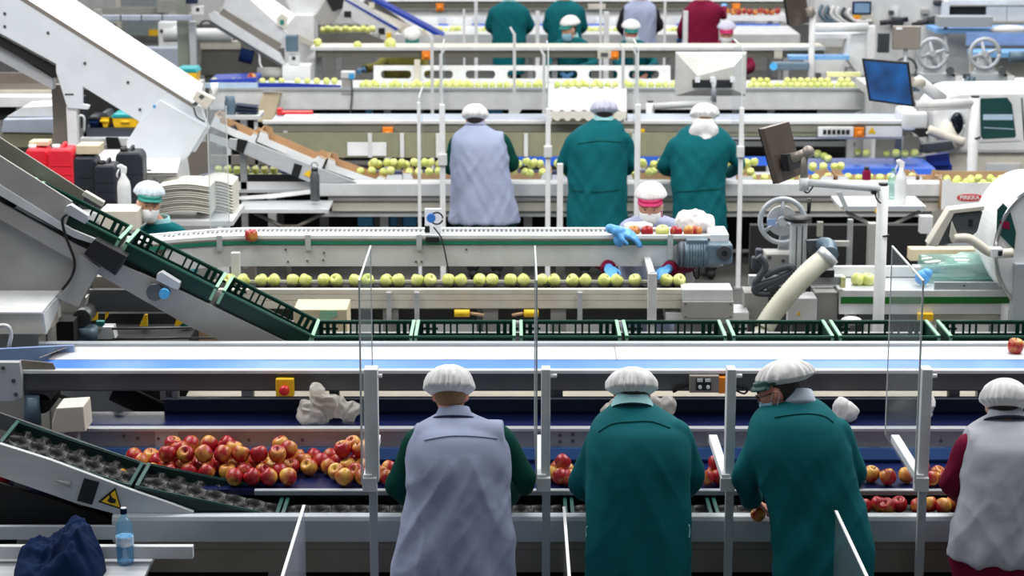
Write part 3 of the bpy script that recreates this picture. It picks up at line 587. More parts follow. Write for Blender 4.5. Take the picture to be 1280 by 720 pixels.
T.add('hose_collar', MB().tube([P(1037, 318, 13.40), P(1030, 325, 13.39)], .072, 16), 'pale_steel'); T.add('hose_elbow', MB().tube(smooth_path([P(1028, 306, 13.6), P(1036, 308, 13.5), P(1037, 318, 13.42)], 4), [.05] * 8 + [.06], 12), 'motor_blue')
T.add('glass_cover', MB().ps([(1008, 301), (1026, 300), (1036, 318), (1026, 326), (1012, 318)], 13.58, .05), 'hose_dark', None, .004)
for q in ([(948, 320), (957, 332), (950, 345), (944, 355), (950, 362)], [(955, 345), (975, 336), (990, 334), (985, 345), (960, 355), (945, 363)], [(991, 340), (970, 350), (945, 358), (946, 366), (962, 367)], [(990, 370), (990, 388), (978, 404)], [(985, 372), (984, 388), (972, 404)], [(994, 372), (995, 388), (985, 404)], [(1000, 343), (975, 352), (958, 362)]):
    T.add('dark_hose', MB().tube(smooth_path([P(x, y, 13.55) for x, y in q], 6), .022, 9), 'hose_dark')
for q in ((945, 312, 954, 330), (940, 322, 950, 338)): T.add('valve', MB().pb(*q, 13.6, .07), 'hose_dark', None, .01)
T.add('black_block', MB().pb(1025, 338, 1043, 347, 13.5, .1), 'black_plastic'); T.add('frame_foot', MB().box(XX(990, 405, 13.5), XX(1040, 405, 13.5), 13.5, 13.7, 0, ZZ(404, 13.5)), 'dark_steel')
T.add('hose_tail', MB().tube([P(955, 410, 13.26), V((XX(955, 410, 13.26), 13.26, .4))], .06, 10), 'hose_cream')
def monitor_arm(T, px, py_top, Y, r, arm, zfloor=0, ra=None):
    c = P(px, py_top, Y); T.add('post', MB().tube([V((c.x, Y, zfloor)), c], r, 16), 'light_grey'); T.add('post_cap', MB().tube([c, c + V((0, 0, .018))], r * .8, 14), 'black_plastic')
    T.add('post_foot', MB().tube([V((c.x, Y, 0)), V((c.x, Y, .02))], r * 2.5, 16), 'steel')
    T.add('arm', MB().tube([P(*q) for q in arm], ra or r * .8, 14), 'light_grey')
YM = 13.2
T = Thing('monitor_stand', 'grey upright post with swing arm holding the brown backed monitor', 'stand', (XX(1104, 300, YM), YM, 0))
monitor_arm(T, 1104, 232, YM, .036, [(1104, 236, YM), (1006, 228, YM - .12)], ra=.024)
T.add('arm_pivot', MB().tube([P(1005, 238, YM - .12), P(1005, 222, YM - .12)], .03, 14), 'light_grey'); T.add('arm_upright', MB().tube([P(1005, 226, YM - .12), P(1005, 192, YM - .12)], .024, 12), 'warm_steel')
T.add('cable_tie', MB().tube([P(1104, 293, YM), P(1104, 295, YM)], .038, 16), 'black_rubber'); T.add('cable', MB().tube(smooth_path([P(1004, 238, YM - .12), P(1010, 241, YM - .12), P(1017, 232, YM - .12)], 5), .005, 6), 'black_rubber')
T.add('cable', MB().tube(smooth_path([P(1093, 239, YM - .04), P(1096, 249, YM - .04), P(1101, 254, YM - .04)], 5), .005, 6), 'black_rubber'); T.add('arm_clip', MB().pb(1090, 239, 1096, 243, YM - .05, .05), 'black_plastic')
T = Thing('monitor', 'monitor turned edge on with brown metal back on its swing arm', 'monitor', P(975, 228, YM - .1))
Mx = lambda fr: None
q = [(948, 160), (980, 152), (997, 221), (967, 229)]
fr = [P(948, 161, YM - .12), P(980, 152, YM + .16), P(997, 218, YM + .16), P(967, 230, YM - .12)]
T.add('back_shell', MB().prism(fr, (.035, .01, 0)), 'bronze_steel', None, .004); T.add('display', MB().prism([p + V((-.004, 0, 0)) for p in fr], (.004, 0, 0)), 'screen_glass')
T.add('mount_plate', MB().prism([P(976, 193, YM - .06), P(992, 190, YM + .08), P(995, 208, YM + .08), P(979, 214, YM - .06)], (.04, 0, 0)), 'black_plastic'); T.add('mount_knuckle', MB().tube([P(990, 198, YM - .1), P(1008, 191, YM - .12)], .03, 14), 'warm_steel'); T.add('mount_knuckle', MB().ell(P(1010, 190, YM - .12), (.04, .04, .04)), 'warm_steel')
# packing belt with green stripes
YG = 13.55
T = Thing('striped_conveyor', 'cream conveyor with broad green stripe along its side', 'conveyor', (XX(1160, 380, YG), YG + .2, 0))
x0, x1 = XX(1049, 380, YG), XX(1268, 380, YG)
T.add('side_frame', MB().box(x0, x1, YG, YG + .03, ZZ(393, YG), ZZ(363, YG)), 'light_grey', None, .003); T.add('green_stripe', MB().box(x0 + .01, x1, YG - .003, YG, ZZ(379.5, YG), ZZ(371, YG)), 'green_stripe')
T.add('bed', MB().box(x0, x1, YG + .03, YG + .42, ZZ(375, YG), ZZ(364, YG)), 'pale_steel'); T.add('rear_rail', MB().box(x0 - .1, x1, YG + .42, YG + .46, ZZ(363, YG), ZZ(363, YG) + .07), 'white_paint', None, .003)
T.add('drop_guard', MB().box(XX(1075, 390, YG), XX(1110, 390, YG), YG + .02, YG + .04, ZZ(401, YG), ZZ(386, YG)), 'dark_steel'); T.add('low_panel', MB().pb(1166, 394, 1264, 406, YG + .03, .03), 'cream_paint')
T.add('side_guard', MB().pb(1168, 353, 1268, 363, YG + .01, .02), 'rail_grey'); bolts(T, [(1205, 357), (1248, 403)], YG, .006)
T.add('yellow_part', MB().pb(1148, 393, 1167, 401, YG - .05, .05), 'yellow'); T.add('white_bag_part', MB().ell(P(1064, 401, YG - .05), (.07, .05, .03)), 'white_paint')
for x in (x0 + .1, x1 - .1): T.add('leg', MB().box(x, x + .05, YG + .2, YG + .25, 0, ZZ(376, YG)), 'steel')
T.add('film_roll', MB().tube([P(1150, 334, 13.85), P(1262, 334, 13.85)], .085, 20), 'green_film'); T.add('film_table', MB().pb(1138, 312, 1268, 326, 14.1, .12), 'kraft_pale'); T.add('film_sheet', MB().prism([P(1170, 332, 13.8), P(1200, 316, 14.05), P(1250, 316, 14.05), P(1268, 328, 13.8)], (0, .004, .004)), 'green_film')
T.add('roll_core', MB().tube([P(1140, 336, 13.85), P(1268, 336, 13.85)], .03, 12), 'pale_steel')
one('glove', MB().ell(P(1153, 347, 13.7), (.05, .04, .05)).ell(P(1158, 342, 13.7), (.04, .03, .035)), 'glove_blue', 'crumpled blue glove on the striped conveyor seen through the clear screen', 'glove')
YD = 13.3
T = Thing('drum_machine', 'large white round sided drum machine cut by the picture edge', 'machine', (XX(1280, 400, YD), YD, 0))
c = P(1306, 312, YD); n = 28
prof = [c + V((.31 * cos(a), 0, .40 * sin(a))) for a in [pi * .5 + pi * k / n for k in range(n + 1)]]
T.add('shell', MB().prism(prof + [c + V((.6, 0, -.4)), c + V((.6, 0, .4))], (0, .7, 0)), 'white_paint', None, .01)
T.add('rim', MB().tube([p + V((0, -.004, 0)) for p in prof], .016, 8), 'chrome')
T.add('window', MB().ps([(1246, 290), (1247, 262), (1254, 254), (1262, 262), (1270, 290), (1268, 312), (1258, 302)], YD - .012, .012), 'tint_green'); T.add('red_label', MB().ps([(1250, 276), (1262, 278), (1262, 287), (1251, 284)], YD - .018, .006), 'cloth_maroon')
T.add('side_column', MB().pb(1267, 330, 1284, 405, YD - .05, .1), 'rail_grey', None, .004); T.add('plinth', MB().box(XX(1262, 405, YD), XX(1262, 405, YD) + .6, YD + .05, YD + .6, 0, ZZ(390, YD)), 'light_grey')
T = Thing('operator_terminal', 'cream operator terminal tilted back on a bent grey arm', 'terminal', P(1198, 310, 13.35))
A = [P(1160, 305, 13.25), P(1167, 308, 13.25), P(1201, 261, 13.45), P(1186, 263, 13.45)]
T.add('front_frame', MB().prism([P(1160, 306, 13.2), P(1172, 309, 13.2), P(1193, 267, 13.2), P(1230, 263, 13.2), P(1231, 257, 13.2), P(1187, 262, 13.2)], (0, .12, 0)), 'cream_paint', None, .006)
T.add('back_shell', MB().prism([P(1172, 307, 13.22), P(1192, 268, 13.22), P(1229, 264, 13.22), P(1222, 290, 13.22), P(1205, 303, 13.22)], (0, .1, 0)), 'dark_steel', None, .01); T.add('socket', MB().pb(1211, 275, 1216, 283, 13.21, .02), 'black_plastic')
T.add('arm', MB().tube(smooth_path([P(1192, 298, 13.2), P(1210, 298, 13.2), P(1222, 305, 13.2), P(1240, 316, 13.2), P(1266, 316, 13.2)], 5), .030, 12), 'cream_paint'); T.add('arm_joint', MB().pb(1239, 311, 1254, 322, 13.15, .08), 'white_paint', None, .004); T.add('dark_clip', MB().pb(1248, 314, 1253, 320, 13.14, .02), 'black_plastic')
T.add('arm_elbow', MB().ps([(1187, 296), (1190, 276), (1198, 296), (1210, 294), (1206, 304), (1190, 304)], 13.19, .03), 'cream_paint', None, .005)
# ------------------------------------------------------------------ middle sorting line
YL = 20.25
XE = 6.2
T = Thing('sorting_table', 'middle grey sorting table where three people stand with backs turned', 'sorting table', (.2, YL + .3, 0))
x0 = XX(270, 235, YL); x1 = XX(1176, 235, YL)
T.add('front_rail', MB().xp([(YL + .02, ZZ(246, YL)), (YL, ZZ(245, YL)), (YL, ZZ(230, YL)), (YL + .03, ZZ(228, YL) + .01), (YL + .08, ZZ(228, YL) + .01), (YL + .08, ZZ(246, YL))], XX(395, 235, YL), x1), 'light_grey', None, .004)
T.add('ledge', MB().box(XX(410, 250, YL), x1, YL + .03, YL + .05, ZZ(252, YL), ZZ(246, YL)), 'machine_grey')
T.add('lower_panel', MB().pb(415, 252, 1176, 264, YL + .06, .03), 'cream_paint')
T.add('lower_rail', MB().pb(400, 265, 1150, 271, YL + .1, .04), 'light_grey', None, .004)
T.add('tray_bed', MB().box(x0, XX(1290, 225, YL), YL + .08, YL + 1.15, .74, .77), 'pale_steel')
T.add('tray_end', MB().box(XX(1176, 235, YL), XX(1290, 235, YL), YL + .08, YL + .1, ZZ(262, YL), .77), 'light_grey')
T.add('front_tray_wall', MB().box(x0, XX(865, 220, YL), YL + .10, YL + .115, .77, .84), 'light_grey')
T.add('back_board', MB().pb(330, 166, 860, 197, YL + 1.12, .02), 'olive_sheet'); T.add('blue_board', MB().pb(560, 196, 960, 207, YL + 1.1, .02), 'blue_belt')
for px in (460, 500, 545, 655, 790, 925): T.add('board_rib', MB().pb(px, 167, px + 5, 197, YL + 1.10, .02), 'light_grey')
T.add('white_window', MB().pb(434, 178, 483, 195, YL + 1.105, .012), 'white_paint', None, .004)
T.add('cream_channel', MB().box(x0, XX(930, 190, YL), YL + .98, YL + 1.1, .77, .80), 'navy_belt')
for px in (340, 480, 660, 850, 1010, 1160): T.add('leg', MB().box(XX(px, 260, YL + .3) - .04, XX(px, 260, YL + .3) + .04, YL + .3, YL + .38, 0, .74), 'light_grey')
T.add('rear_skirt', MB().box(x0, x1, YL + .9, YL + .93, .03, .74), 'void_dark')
for (a_, b_) in ((447, 467), (487, 497), (503, 521)): T.add('blue_tub', MB().pb(a_, 271, b_, 283, YL + .45, .2), 'sky_plastic', None, .01)
for (a_, b_) in ((400, 411), (468, 484), (497, 502)): T.add('dark_brace', MB().pb(a_, 271, b_, 290, YL + .4, .05), 'dark_steel')
T = Thing('upper_conveyor', 'grey topped conveyor running above the green apples of the middle line', 'conveyor', (.2, YL + 1.5, 0))
YB = 21.5
T.add('front_lip', MB().pb(328, 151, 1140, 155, YB - .02, .05), 'light_grey', None, .003); T.add('front_frame', MB().pb(334, 155, 1140, 165, YB, .04), 'beam_grey')
T.add('lower_strip', MB().pb(334, 165, 1140, 170, YB + .02, .04), 'olive_sheet'); T.add('hanging_rail', MB().pb(350, 171, 1130, 174, YB + .05, .05), 'light_grey')
T.add('belt', MB().box(XX(338, 148, YB), XX(1142, 148, YB), YB + .03, YB + .60, ZZ(152, YB) - .03, ZZ(152, YB)), 'blue_panel_pale')
for px in (345, 640, 860, 1120): T.add('support_post', MB().box(XX(px, 170, YB + .3), XX(px, 170, YB + .3) + .06, YB + .3, YB + .36, 0, ZZ(152, YB) - .03), 'steel')
estop(T, 485, 165, YB, .105, 'orange', 'orange'); T.add('switch_box', MB().pb(780, 162, 797, 170, YB - .05, .05), 'cream_paint', None, .003); T.add('stop_box', MB().pb(797, 162, 806, 170, YB - .05, .05), 'yellow', None, .003)
T.add('clip', MB().pb(354, 164, 359, 170, YB - .02, .03), 'light_grey'); T.add('clip', MB().pb(361, 170, 366, 178, YB - .02, .03), 'visor_green')
b_ = T.add('switch_panel', MB().pb(1023, 159, 1067, 171, YB - .06, .06), 'white_paint', None, .004)
for k in range(6): T.add('rocker_switch', MB().pb(1029 + 5.8 * k, 162.5, 1033 + 5.8 * k, 168, YB - .075, .02), 'black_plastic', b_)
estop(T, 1073, 165, YB, .1, 'orange', 'orange'); T.add('label_plate', MB().pb(1082, 158, 1128, 171, YB - .03, .03), 'white_paint')
T.add('caution_mark', MB().ps([(1085, 167), (1095, 167), (1090, 158.5)], YB - .036, .006), 'yellow'); T.add('end_cover', MB().pb(1129, 140, 1160, 163, YB - .1, .5), 'white_paint', None, .03)
T.add('end_slot', MB().pb(1144, 161, 1160, 164, YB - .115, .02), 'black_plastic')
# white sheet basket hung on the conveyor above the person with aqua collar
T = Thing('wavy_cover', 'white wavy plastic cover over the conveyor behind the aqua collared person', 'cover', P(735, 152, 21.3))
vs = []; n = 36
top = [(686 + (780 - 686) * i / n, 113) for i in range(n + 1)]
for r in range(7):
    for i in range(n + 1):
        u = i / n; px = 685 + (783 - 685) * u; py = 111 + 28 * r / 6
        p = P(px, py, 21.75 - .45 * r / 6); p.z += .012 * sin(u * 44) ; p.y += .01 * cos(u * 44 + r); vs.append(p)
T.add('sheet', MB().add(vs, [(r * (n + 1) + i, r * (n + 1) + i + 1, (r + 1) * (n + 1) + i + 1, (r + 1) * (n + 1) + i) for r in range(6) for i in range(n)], True), 'white_paint').modifiers.new('thick', 'SOLIDIFY').thickness = .008
T.add('front_flap', MB().prism([P(685 + 98 * i / 30, 139, 21.29) for i in range(31)] + [P(783 - 98 * i / 30, 148 + 3 * (i % 4 > 1), 21.29) for i in range(31)], (0, .01, 0)), 'pulp_tray')
T.add('frame', MB().tube([P(685, 150, 21.32), P(685, 113, 21.75), P(783, 113, 21.75), P(783, 150, 21.32)], .012, 6), 'warm_steel')
T.add('shade_lip', MB().pb(690, 148, 780, 153, 21.4, .03), 'olive_sheet')
# tall posts and screens of the middle line
def mid_post(lab, px, py0, py1, Y, w, knob=None, screen=None):
    x = XX(px, (py0 + py1) / 2, Y); T = Thing('divider_post', lab, 'post', (x, Y, 0), 'divider posts of the middle table')
    z = ZZ(py0, Y); T.add('post', MB().box(x - w / 2, x + w / 2, Y, Y + w, 0, z), 'white_paint', None, .004); T.add('foot', MB().box(x - w, x + w, Y - w / 2, Y + w * 1.5, 0, .015), 'steel')
    if knob: q = P(px, knob, Y - .02); T.add('clamp', MB().box(q.x - w * .8, q.x + w * .8, Y - .03, Y + w + .01, q.z - .05, q.z + .05), 'light_grey', None, .004)
    if screen:
        zt = ZZ(screen, Y + .1); T2 = Thing('clear_divider', 'tall clear screen on ' + lab, 'screen', (x, Y + .4, ZZ(225, Y)), 'clear screens of the middle table')
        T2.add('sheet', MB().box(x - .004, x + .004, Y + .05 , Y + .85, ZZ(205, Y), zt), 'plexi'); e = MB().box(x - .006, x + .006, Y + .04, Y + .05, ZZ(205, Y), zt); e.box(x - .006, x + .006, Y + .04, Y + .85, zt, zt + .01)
        T2.add('painted_edge_glow', e, 'edge_glow_tone')  # edge glow of the tall screen, put in as pale colour
for a_ in (('the thin post left standing beside the lilac vest of the middle row', 524, 128, 284, 19.4, .03, None, 122), ('the thick white post beside the lilac vest of the middle row', 553, 131, 284, 19.5, .05, 200, 60), ('the white post between middle lilac vest and aqua collar', 685, 136, 284, 19.5, .045, 190, 62),
           ('the short thick post in front of the aqua collared person', 700, 205, 292, 18.9, .052, None, None), ('the white post between aqua collar and white hood', 797, 131, 236, 19.5, .05, None, 60), ('the slim white post beside the white hood', 926, 135, 284, 19.4, .04, 190, 60)):
    a_ = list(a_); a_[0] = a_[0].replace(' left standing', '')
    mid_post(a_[0], *a_[1:])
# ------------------------------------------------------------------ carton incline and cartons
T = Thing('carton_incline', 'grey incline bringing white cartons down to the middle sorting table', 'conveyor', (XX(360, 230, YL), YL + .3, 0))
T.add('side_frame', MB().ps([(262, 168), (296, 178), (380, 213), (440, 229), (455, 229), (400, 229), (262, 176)], YL + .04, .04), 'pale_steel')
T.add('side_sheet', MB().ps([(287, 173), (310, 176), (446, 228), (395, 229), (384, 227), (285, 184)], YL - .0, .03), 'pale_steel', None, .003)
for q in ([(297, 173), (310, 176), (304, 192), (295, 188)], [(368, 204), (378, 207), (373, 223), (364, 218)]): T.add('slotted_plate', MB().ps(q, YL - .006, .01), 'black_plastic')
T.add('caution_mark', MB().ps([(379, 218), (388, 212), (388, 222)], YL - .008, .01), 'yellow'); T.add('rear_sheet', MB().ps([(287, 163), (446, 220), (446, 227), (287, 175)], YL + .55, .03), 'steel')
T.add('leg', MB().box(XX(300, 200, YL + .1), XX(300, 200, YL + .1) + .06, YL + .1, YL + .16, 0, ZZ(185, YL)), 'steel'); T.add('motor', MB().ps([(262, 170), (290, 160), (298, 176), (284, 184)], YL + .2, .3), 'void_dark')
def carton(label, px0, py0, px1, py1, Y, hh=.115, group='white cartons on their way to the middle table'):
    A, B = P(px0, py0, Y), P(px1, py1, Y); L = (B - A).length; an = -atan2(B.z - A.z, B.x - A.x)
    T = Thing('fruit_carton', label, 'carton', A, group); x, y, z = A; wd = .40; T.o.rotation_euler = (0, an, 0)
    def wall(y0): 
        T.add('side_wall', MB().prism([(x, y0, z), (x, y0, z + hh), (x + L * .12, y0, z + hh), (x + L * .16, y0, z + hh * .62), (x + L * .84, y0, z + hh * .62), (x + L * .88, y0, z + hh), (x + L, y0, z + hh), (x + L, y0, z)], (0, .006, 0)), 'white_paint' if y0 == y else 'cardboard')
    wall(y); wall(y + wd)
    T.add('inner_liner', MB().prism([(x + .004, y + .007, z + .01), (x + .004, y + .007, z + hh - .004), (x + L * .12, y + .007, z + hh - .004), (x + L * .16, y + .007, z + hh * .6), (x + L * .84, y + .007, z + hh * .6), (x + L * .88, y + .007, z + hh - .004), (x + L - .004, y + .007, z + hh - .004), (x + L - .004, y + .007, z + .01)], (0, .003, 0)), 'cardboard')
    for xx in (x, x + L - .006): T.add('end_wall', MB().box(xx, xx + .006, y, y + wd, z, z + hh), 'cardboard')
    T.add('base', MB().box(x, x + L, y, y + wd, z, z + .006), 'cardboard')
    for xx in (x, x + L - .07): T.add('corner_flap', MB().box(xx, xx + .07, y - .002, y + .05, z + hh, z + hh + .004), 'cardboard')
    return T
carton('topmost white carton on the carton incline under the clear screen', 262, 158, 318, 183, YL + .06)
carton('middle white carton on the carton incline', 319, 177, 402, 213, YL + .06); carton('lowest white carton with tan lining reaching the middle sorting table', 405, 212, 478, 237, YL + .09)
fl = carton('white carton lying flat on the middle table next to the lilac vest', 503, 237, 590, 237, YL + .14, .16)
fl = carton('white carton on the middle table between lilac vest and aqua collar', 600, 237, 690, 237, YL + .14, .16)
fl = carton('white carton on the middle table between aqua collar and white hood', 780, 237, 850, 237, YL + .14, .16)
for i, (a_, b_, s_) in enumerate(((925, 1042, 'behind the brown backed monitor'), (1046, 1145, 'behind the white spray bottle'), (1148, 1178, 'squeezed beside the red logo carton'))):
    carton('white carton of green apples on the middle table ' + s_, a_, 237, b_, 237, YL + .14, .13)
T = Thing('logo_carton', 'white fruit carton with red oval logo full of green apples', 'carton', P(1220, 262, YL - .1)); Y = YL - .1
x0, x1, z0, z1 = XX(1177, 245, Y), XX(1268, 245, Y), ZZ(262, Y), ZZ(226, Y)
T.add('front_wall', MB().prism([(x0, Y, z0), (x0, Y, z1), (x0 + .06, Y, z1 + .02), (x0 + .1, Y, z1 - .02), (x1 - .12, Y, z1 - .02), (x1 - .08, Y, z1 + .03), (x1, Y, z1 + .03), (x1, Y, z0)], (0, .008, 0)), 'white_paint')
T.add('rear_wall', MB().box(x0, x1, Y + .38, Y + .388, z0, z1 + .03), 'cardboard'); 
for xx in (x0, x1 - .008): T.add('end_wall', MB().box(xx, xx + .008, Y + .008, Y + .38, z0, z1 + .01), 'cardboard')
T.add('base', MB().box(x0, x1, Y, Y + .388, z0 - .006, z0), 'cardboard'); T.add('stand', MB().box(x0 + .1, x1 - .1, Y + .1, Y + .3, 0, z0 - .006), 'rail_grey')
c = P(1212, 247, Y - .004); ov = []
for k in range(32): a_ = 2 * pi * k / 32; ov.append(c + V((.118 * (abs(cos(a_)) ** .7) * (1 if cos(a_) > 0 else -1), 0, .034 * (abs(sin(a_)) ** .8) * (1 if sin(a_) > 0 else -1))))
lg = T.add('logo', MB().prism(ov, (0, .003, 0)), 'red', None, 0, 'red oval logo with white lettering')
cu = bpy.data.curves.new('logo_text', 'FONT'); cu.body = 'PIRKKA'; cu.size = .056; cu.align_x = 'CENTER'; cu.align_y = 'CENTER'; cu.extrude = .001; cu.offset = .0012; cu.materials.append(M['white_paint'])
t0 = bpy.data.objects.new('text', cu); COL.objects.link(t0); bpy.context.view_layer.update(); tme = bpy.data.meshes.new_from_object(t0.evaluated_get(bpy.context.evaluated_depsgraph_get())); bpy.data.objects.remove(t0)
to = bpy.data.objects.new('logo_text', tme); COL.objects.link(to); to.parent = lg; to.location = c + V((0, -.003, 0)) - T.loc; to.rotation_euler = (pi / 2, 0, 0)
# ------------------------------------------------------------------ cans, trays, bottles beside the middle line
def jerrycan(label, px0, py0, px1, py1, Y, m, capm, d=.22):
    T = Thing('jerrycan', label, 'canister', P((px0 + px1) / 2, py1, Y), 'canisters behind the crate incline'); w = XX(px1, py1, Y) - XX(px0, py1, Y); x = XX(px0, py1, Y); z0, z1 = ZZ(py1, Y), ZZ(py0, Y); hh = z1 - z0
    T.add('body', MB().prism([(x, Y, z0), (x, Y, z0 + hh * .90), (x + w * .12, Y, z1), (x + w * .88, Y, z1), (x + w, Y, z0 + hh * .90), (x + w, Y, z0)], (0, d, 0)), m, None, .02)
    T.add('screw_cap', MB().tube([(x + w * .3, Y + .05, z1 - .01), (x + w * .3, Y + .05, z1 + .025)], .03, 14), capm)
    T.add('handle', MB().tube(smooth_path([(x + w * .5, Y + .06, z1 - .01), (x + w * .55, Y + .1, z1 + .02), (x + w * .55, Y + .17, z1 + .02), (x + w * .5, Y + .2, z1 - .01)], 4), .012, 8), m)
    for k in range(3): T.add('body_rib', MB().box(x + .02, x + w - .02, Y - .004, Y + .01, z0 + hh * (.2 + .2 * k), z0 + hh * (.22 + .2 * k)), m)
YJ = 16.0
jerrycan('red canister half hidden by the rear guard of the crate incline', 33, 186, 61, 240, YJ + .1, 'red_can', 'white_paint'); jerrycan('bright red canister beside the black ones', 61, 186, 94, 240, YJ, 'red_can', 'white_paint')
jerrycan('tall black canister next to the red ones with a carton on it', 93, 196, 122, 262, YJ, 'hose_black', 'black'); jerrycan('shorter black ribbed canister in front of the others', 119, 206, 147, 262, YJ - .1, 'hose_black', 'black'); jerrycan('black canister standing behind the white spray bottle', 146, 190, 180, 259, YJ + .25, 'hose_black', 'black')
one('small_carton', MB().pb(95, 182, 124, 193, YJ + .02, .2), 'kraft_pale', 'small pale carton lying on the tall black canister', 'box', None, .004)
one('small_carton', MB().pb(36, 177, 60, 182.5, YJ + .15, .15), 'kraft_pale', 'flat pale carton on top of the half hidden red canister', 'box', None, .004)
one('supply_bench', MB().box(XX(-40, 250, YJ), XX(182, 250, YJ), YJ - .15, YJ + .6, ZZ(262, YJ) - .06, ZZ(262, YJ) - .002).box(XX(-30, 250, YJ), XX(-26, 250, YJ) , YJ, YJ + .5, 0, ZZ(262, YJ) - .06).box(XX(170, 250, YJ), XX(176, 250, YJ), YJ, YJ + .5, 0, ZZ(262, YJ) - .06), 'light_grey', 'grey bench carrying red and black canisters', 'bench')
def spray(label, px, py0, py1, Y, body, wpx, zb=None):
    z0, z1 = zb or ZZ(py1, Y), ZZ(py0, Y); T = Thing('spray_bottle', label, 'spray bottle', (XX(px, py1, Y), Y, z0)); hh = z1 - z0; r = wpx / 2 / S(py1, Y); x = XX(px, py1, Y)
    T.add('bottle', MB().lathe((x, Y, z0), [(0, 0), (r * .95, 0), (r, .02), (r, hh * .5), (r * .85, hh * .62), (r * .4, hh * .74), (r * .36, hh * .8), (0, hh * .8)], 18), body)
    t = T.add('trigger_head', MB().prism([(x - r * .9, Y - .015, z0 + hh * .93), (x - r * .9, Y - .015, z1 - .01), (x - r * .3, Y - .015, z1), (x + r * .5, Y - .015, z0 + hh * .93), (x + r * .5, Y - .015, z0 + hh * .86), (x + r * .4, Y - .015, z0 + hh * .78), (x - r * .4, Y - .015, z0 + hh * .78), (x - r * .35, Y - .015, z0 + hh * .9)], (0, .03, 0)), 'white_paint', None, .006)
    T.add('trigger', MB().tube([(x - r * .5, Y, z0 + hh * .92), (x - r * .95, Y, z0 + hh * .78), (x - r * .9, Y, z0 + hh * .7)], .007, 8), 'white_paint', t)
spray('white spray bottle among the black canisters', 156, 205, 262, YJ - .2, 'white_paint', 17); spray('white spray bottle on the folding shelf near the carton with red logo', 1125, 199, 255, 19.15, 'white_paint', 15, ZZ(258, 19.0))
T = Thing('water_bottle', 'green tinted bottle beside the white spray bottle', 'bottle', V((XX(1116, 236, 19.4), 19.4, ZZ(258, 19.0)))); c = T.loc.copy()
T.add('bottle', MB().lathe(c, [(0, 0), (.045, 0), (.047, .02), (.047, .17), (.03, .22), (.016, .24), (.016, .26), (0, .26)], 16), 'green_film'); T.add('cap', MB().tube([c + V((0, 0, .26)), c + V((0, 0, .28))], .018, 12), 'visor_green')
T = Thing('sauce_bottle', 'small dark bottle with red label on the middle table', 'bottle', P(1083, 225, YL + .1)); c = P(1083, 226, YL + .1)
T.add('bottle', MB().lathe(c, [(0, 0), (.04, 0), (.042, .02), (.042, .08), (.03, .1), (.018, .11), (0, .11)], 16), 'cloth_maroon'); T.add('cap', MB().tube([c + V((0, 0, .105)), c + V((0, 0, .135))], .024, 12), 'black_plastic')
# drinking flask on folding shelf
Y = 19.7; T = Thing('folding_shelf', 'grey folding shelf under the dark drinking flask', 'shelf', P(350, 290, Y))
zs = ZZ(262, Y); T.add('top', MB().prism([P(285, 262, Y), P(409, 262, Y), P(414, 250, Y + .35) * 1, P(300, 250, Y + .35)], (0, 0, -.02)), 'light_grey', None, .003) if False else None
T.add('top', MB().box(XX(296, 262, Y), XX(411, 262, Y), Y, Y + .5, zs - .02, zs), 'pale_steel', None, .003); T.add('front_edge', MB().box(XX(296, 262, Y), XX(411, 262, Y), Y - .012, Y, zs - .03, zs + .003), 'light_grey')
for q in ([(318, 266), (352, 283), (366, 283)], [(405, 266), (372, 283), (352, 283)]): T.add('brace', MB().tube([P(x, y, Y + .1) for x, y in q], .018, 8), 'warm_steel')
T.add('post', MB().tube([P(359, 283, Y + .1), V((XX(359, 283, Y + .1), Y + .1, 0))], .03, 10), 'warm_steel'); T.add('cloth', MB().ps([(292, 247), (350, 242), (388, 238), (390, 242), (340, 248), (292, 250)], Y + .45, .03), 'cloth_white')
T = Thing('drinking_flask', 'dark grey drinking flask with carrying ring on the folding shelf', 'flask', P(394, 250, Y + .3)); c = P(394, 251, Y + .3)
T.add('body', MB().lathe(c, [(0, 0), (.042, 0), (.045, .01), (.045, .24), (.03, .275), (.028, .285), (0, .285)], 18), 'dark_steel'); T.add('lid', MB().tube([c + V((0, 0, .285)), c + V((0, 0, .315))], .032, 14), 'black_plastic'); T.add('ring', MB().tube(arc(c + V((0, 0, .335)), .03, -.3, pi + .3, 12), .005, 6), 'dark_steel')
Y = 19.0; zs = ZZ(258, Y); T = Thing('folding_shelf', 'grey folding shelf under the white spray bottle', 'shelf', P(1100, 262, Y))
T.add('top', MB().box(XX(1050, 258, Y), XX(1158, 258, Y), Y, Y + .55, zs - .03, zs), 'light_grey', None, .003); T.add('front_edge', MB().ps([(1045, 240), (1052, 240), (1060, 258), (1156, 258), (1158, 263), (1056, 263)], Y - .02, .02), 'rail_grey')
for q in ([(1057, 265), (1088, 280), (1110, 281)], [(1150, 264), (1118, 280), (1096, 281)]): T.add('brace', MB().tube([P(x, y, Y + .1) for x, y in q], .018, 8), 'machine_grey')
T.add('post', MB().tube([P(1098, 281, Y + .1), V((XX(1098, 281, Y + .1), Y + .1, 0))], .03, 10), 'machine_grey'); T.add('yellow_tag', MB().pb(1094, 261, 1099, 266, Y - .03, .02), 'yellow')
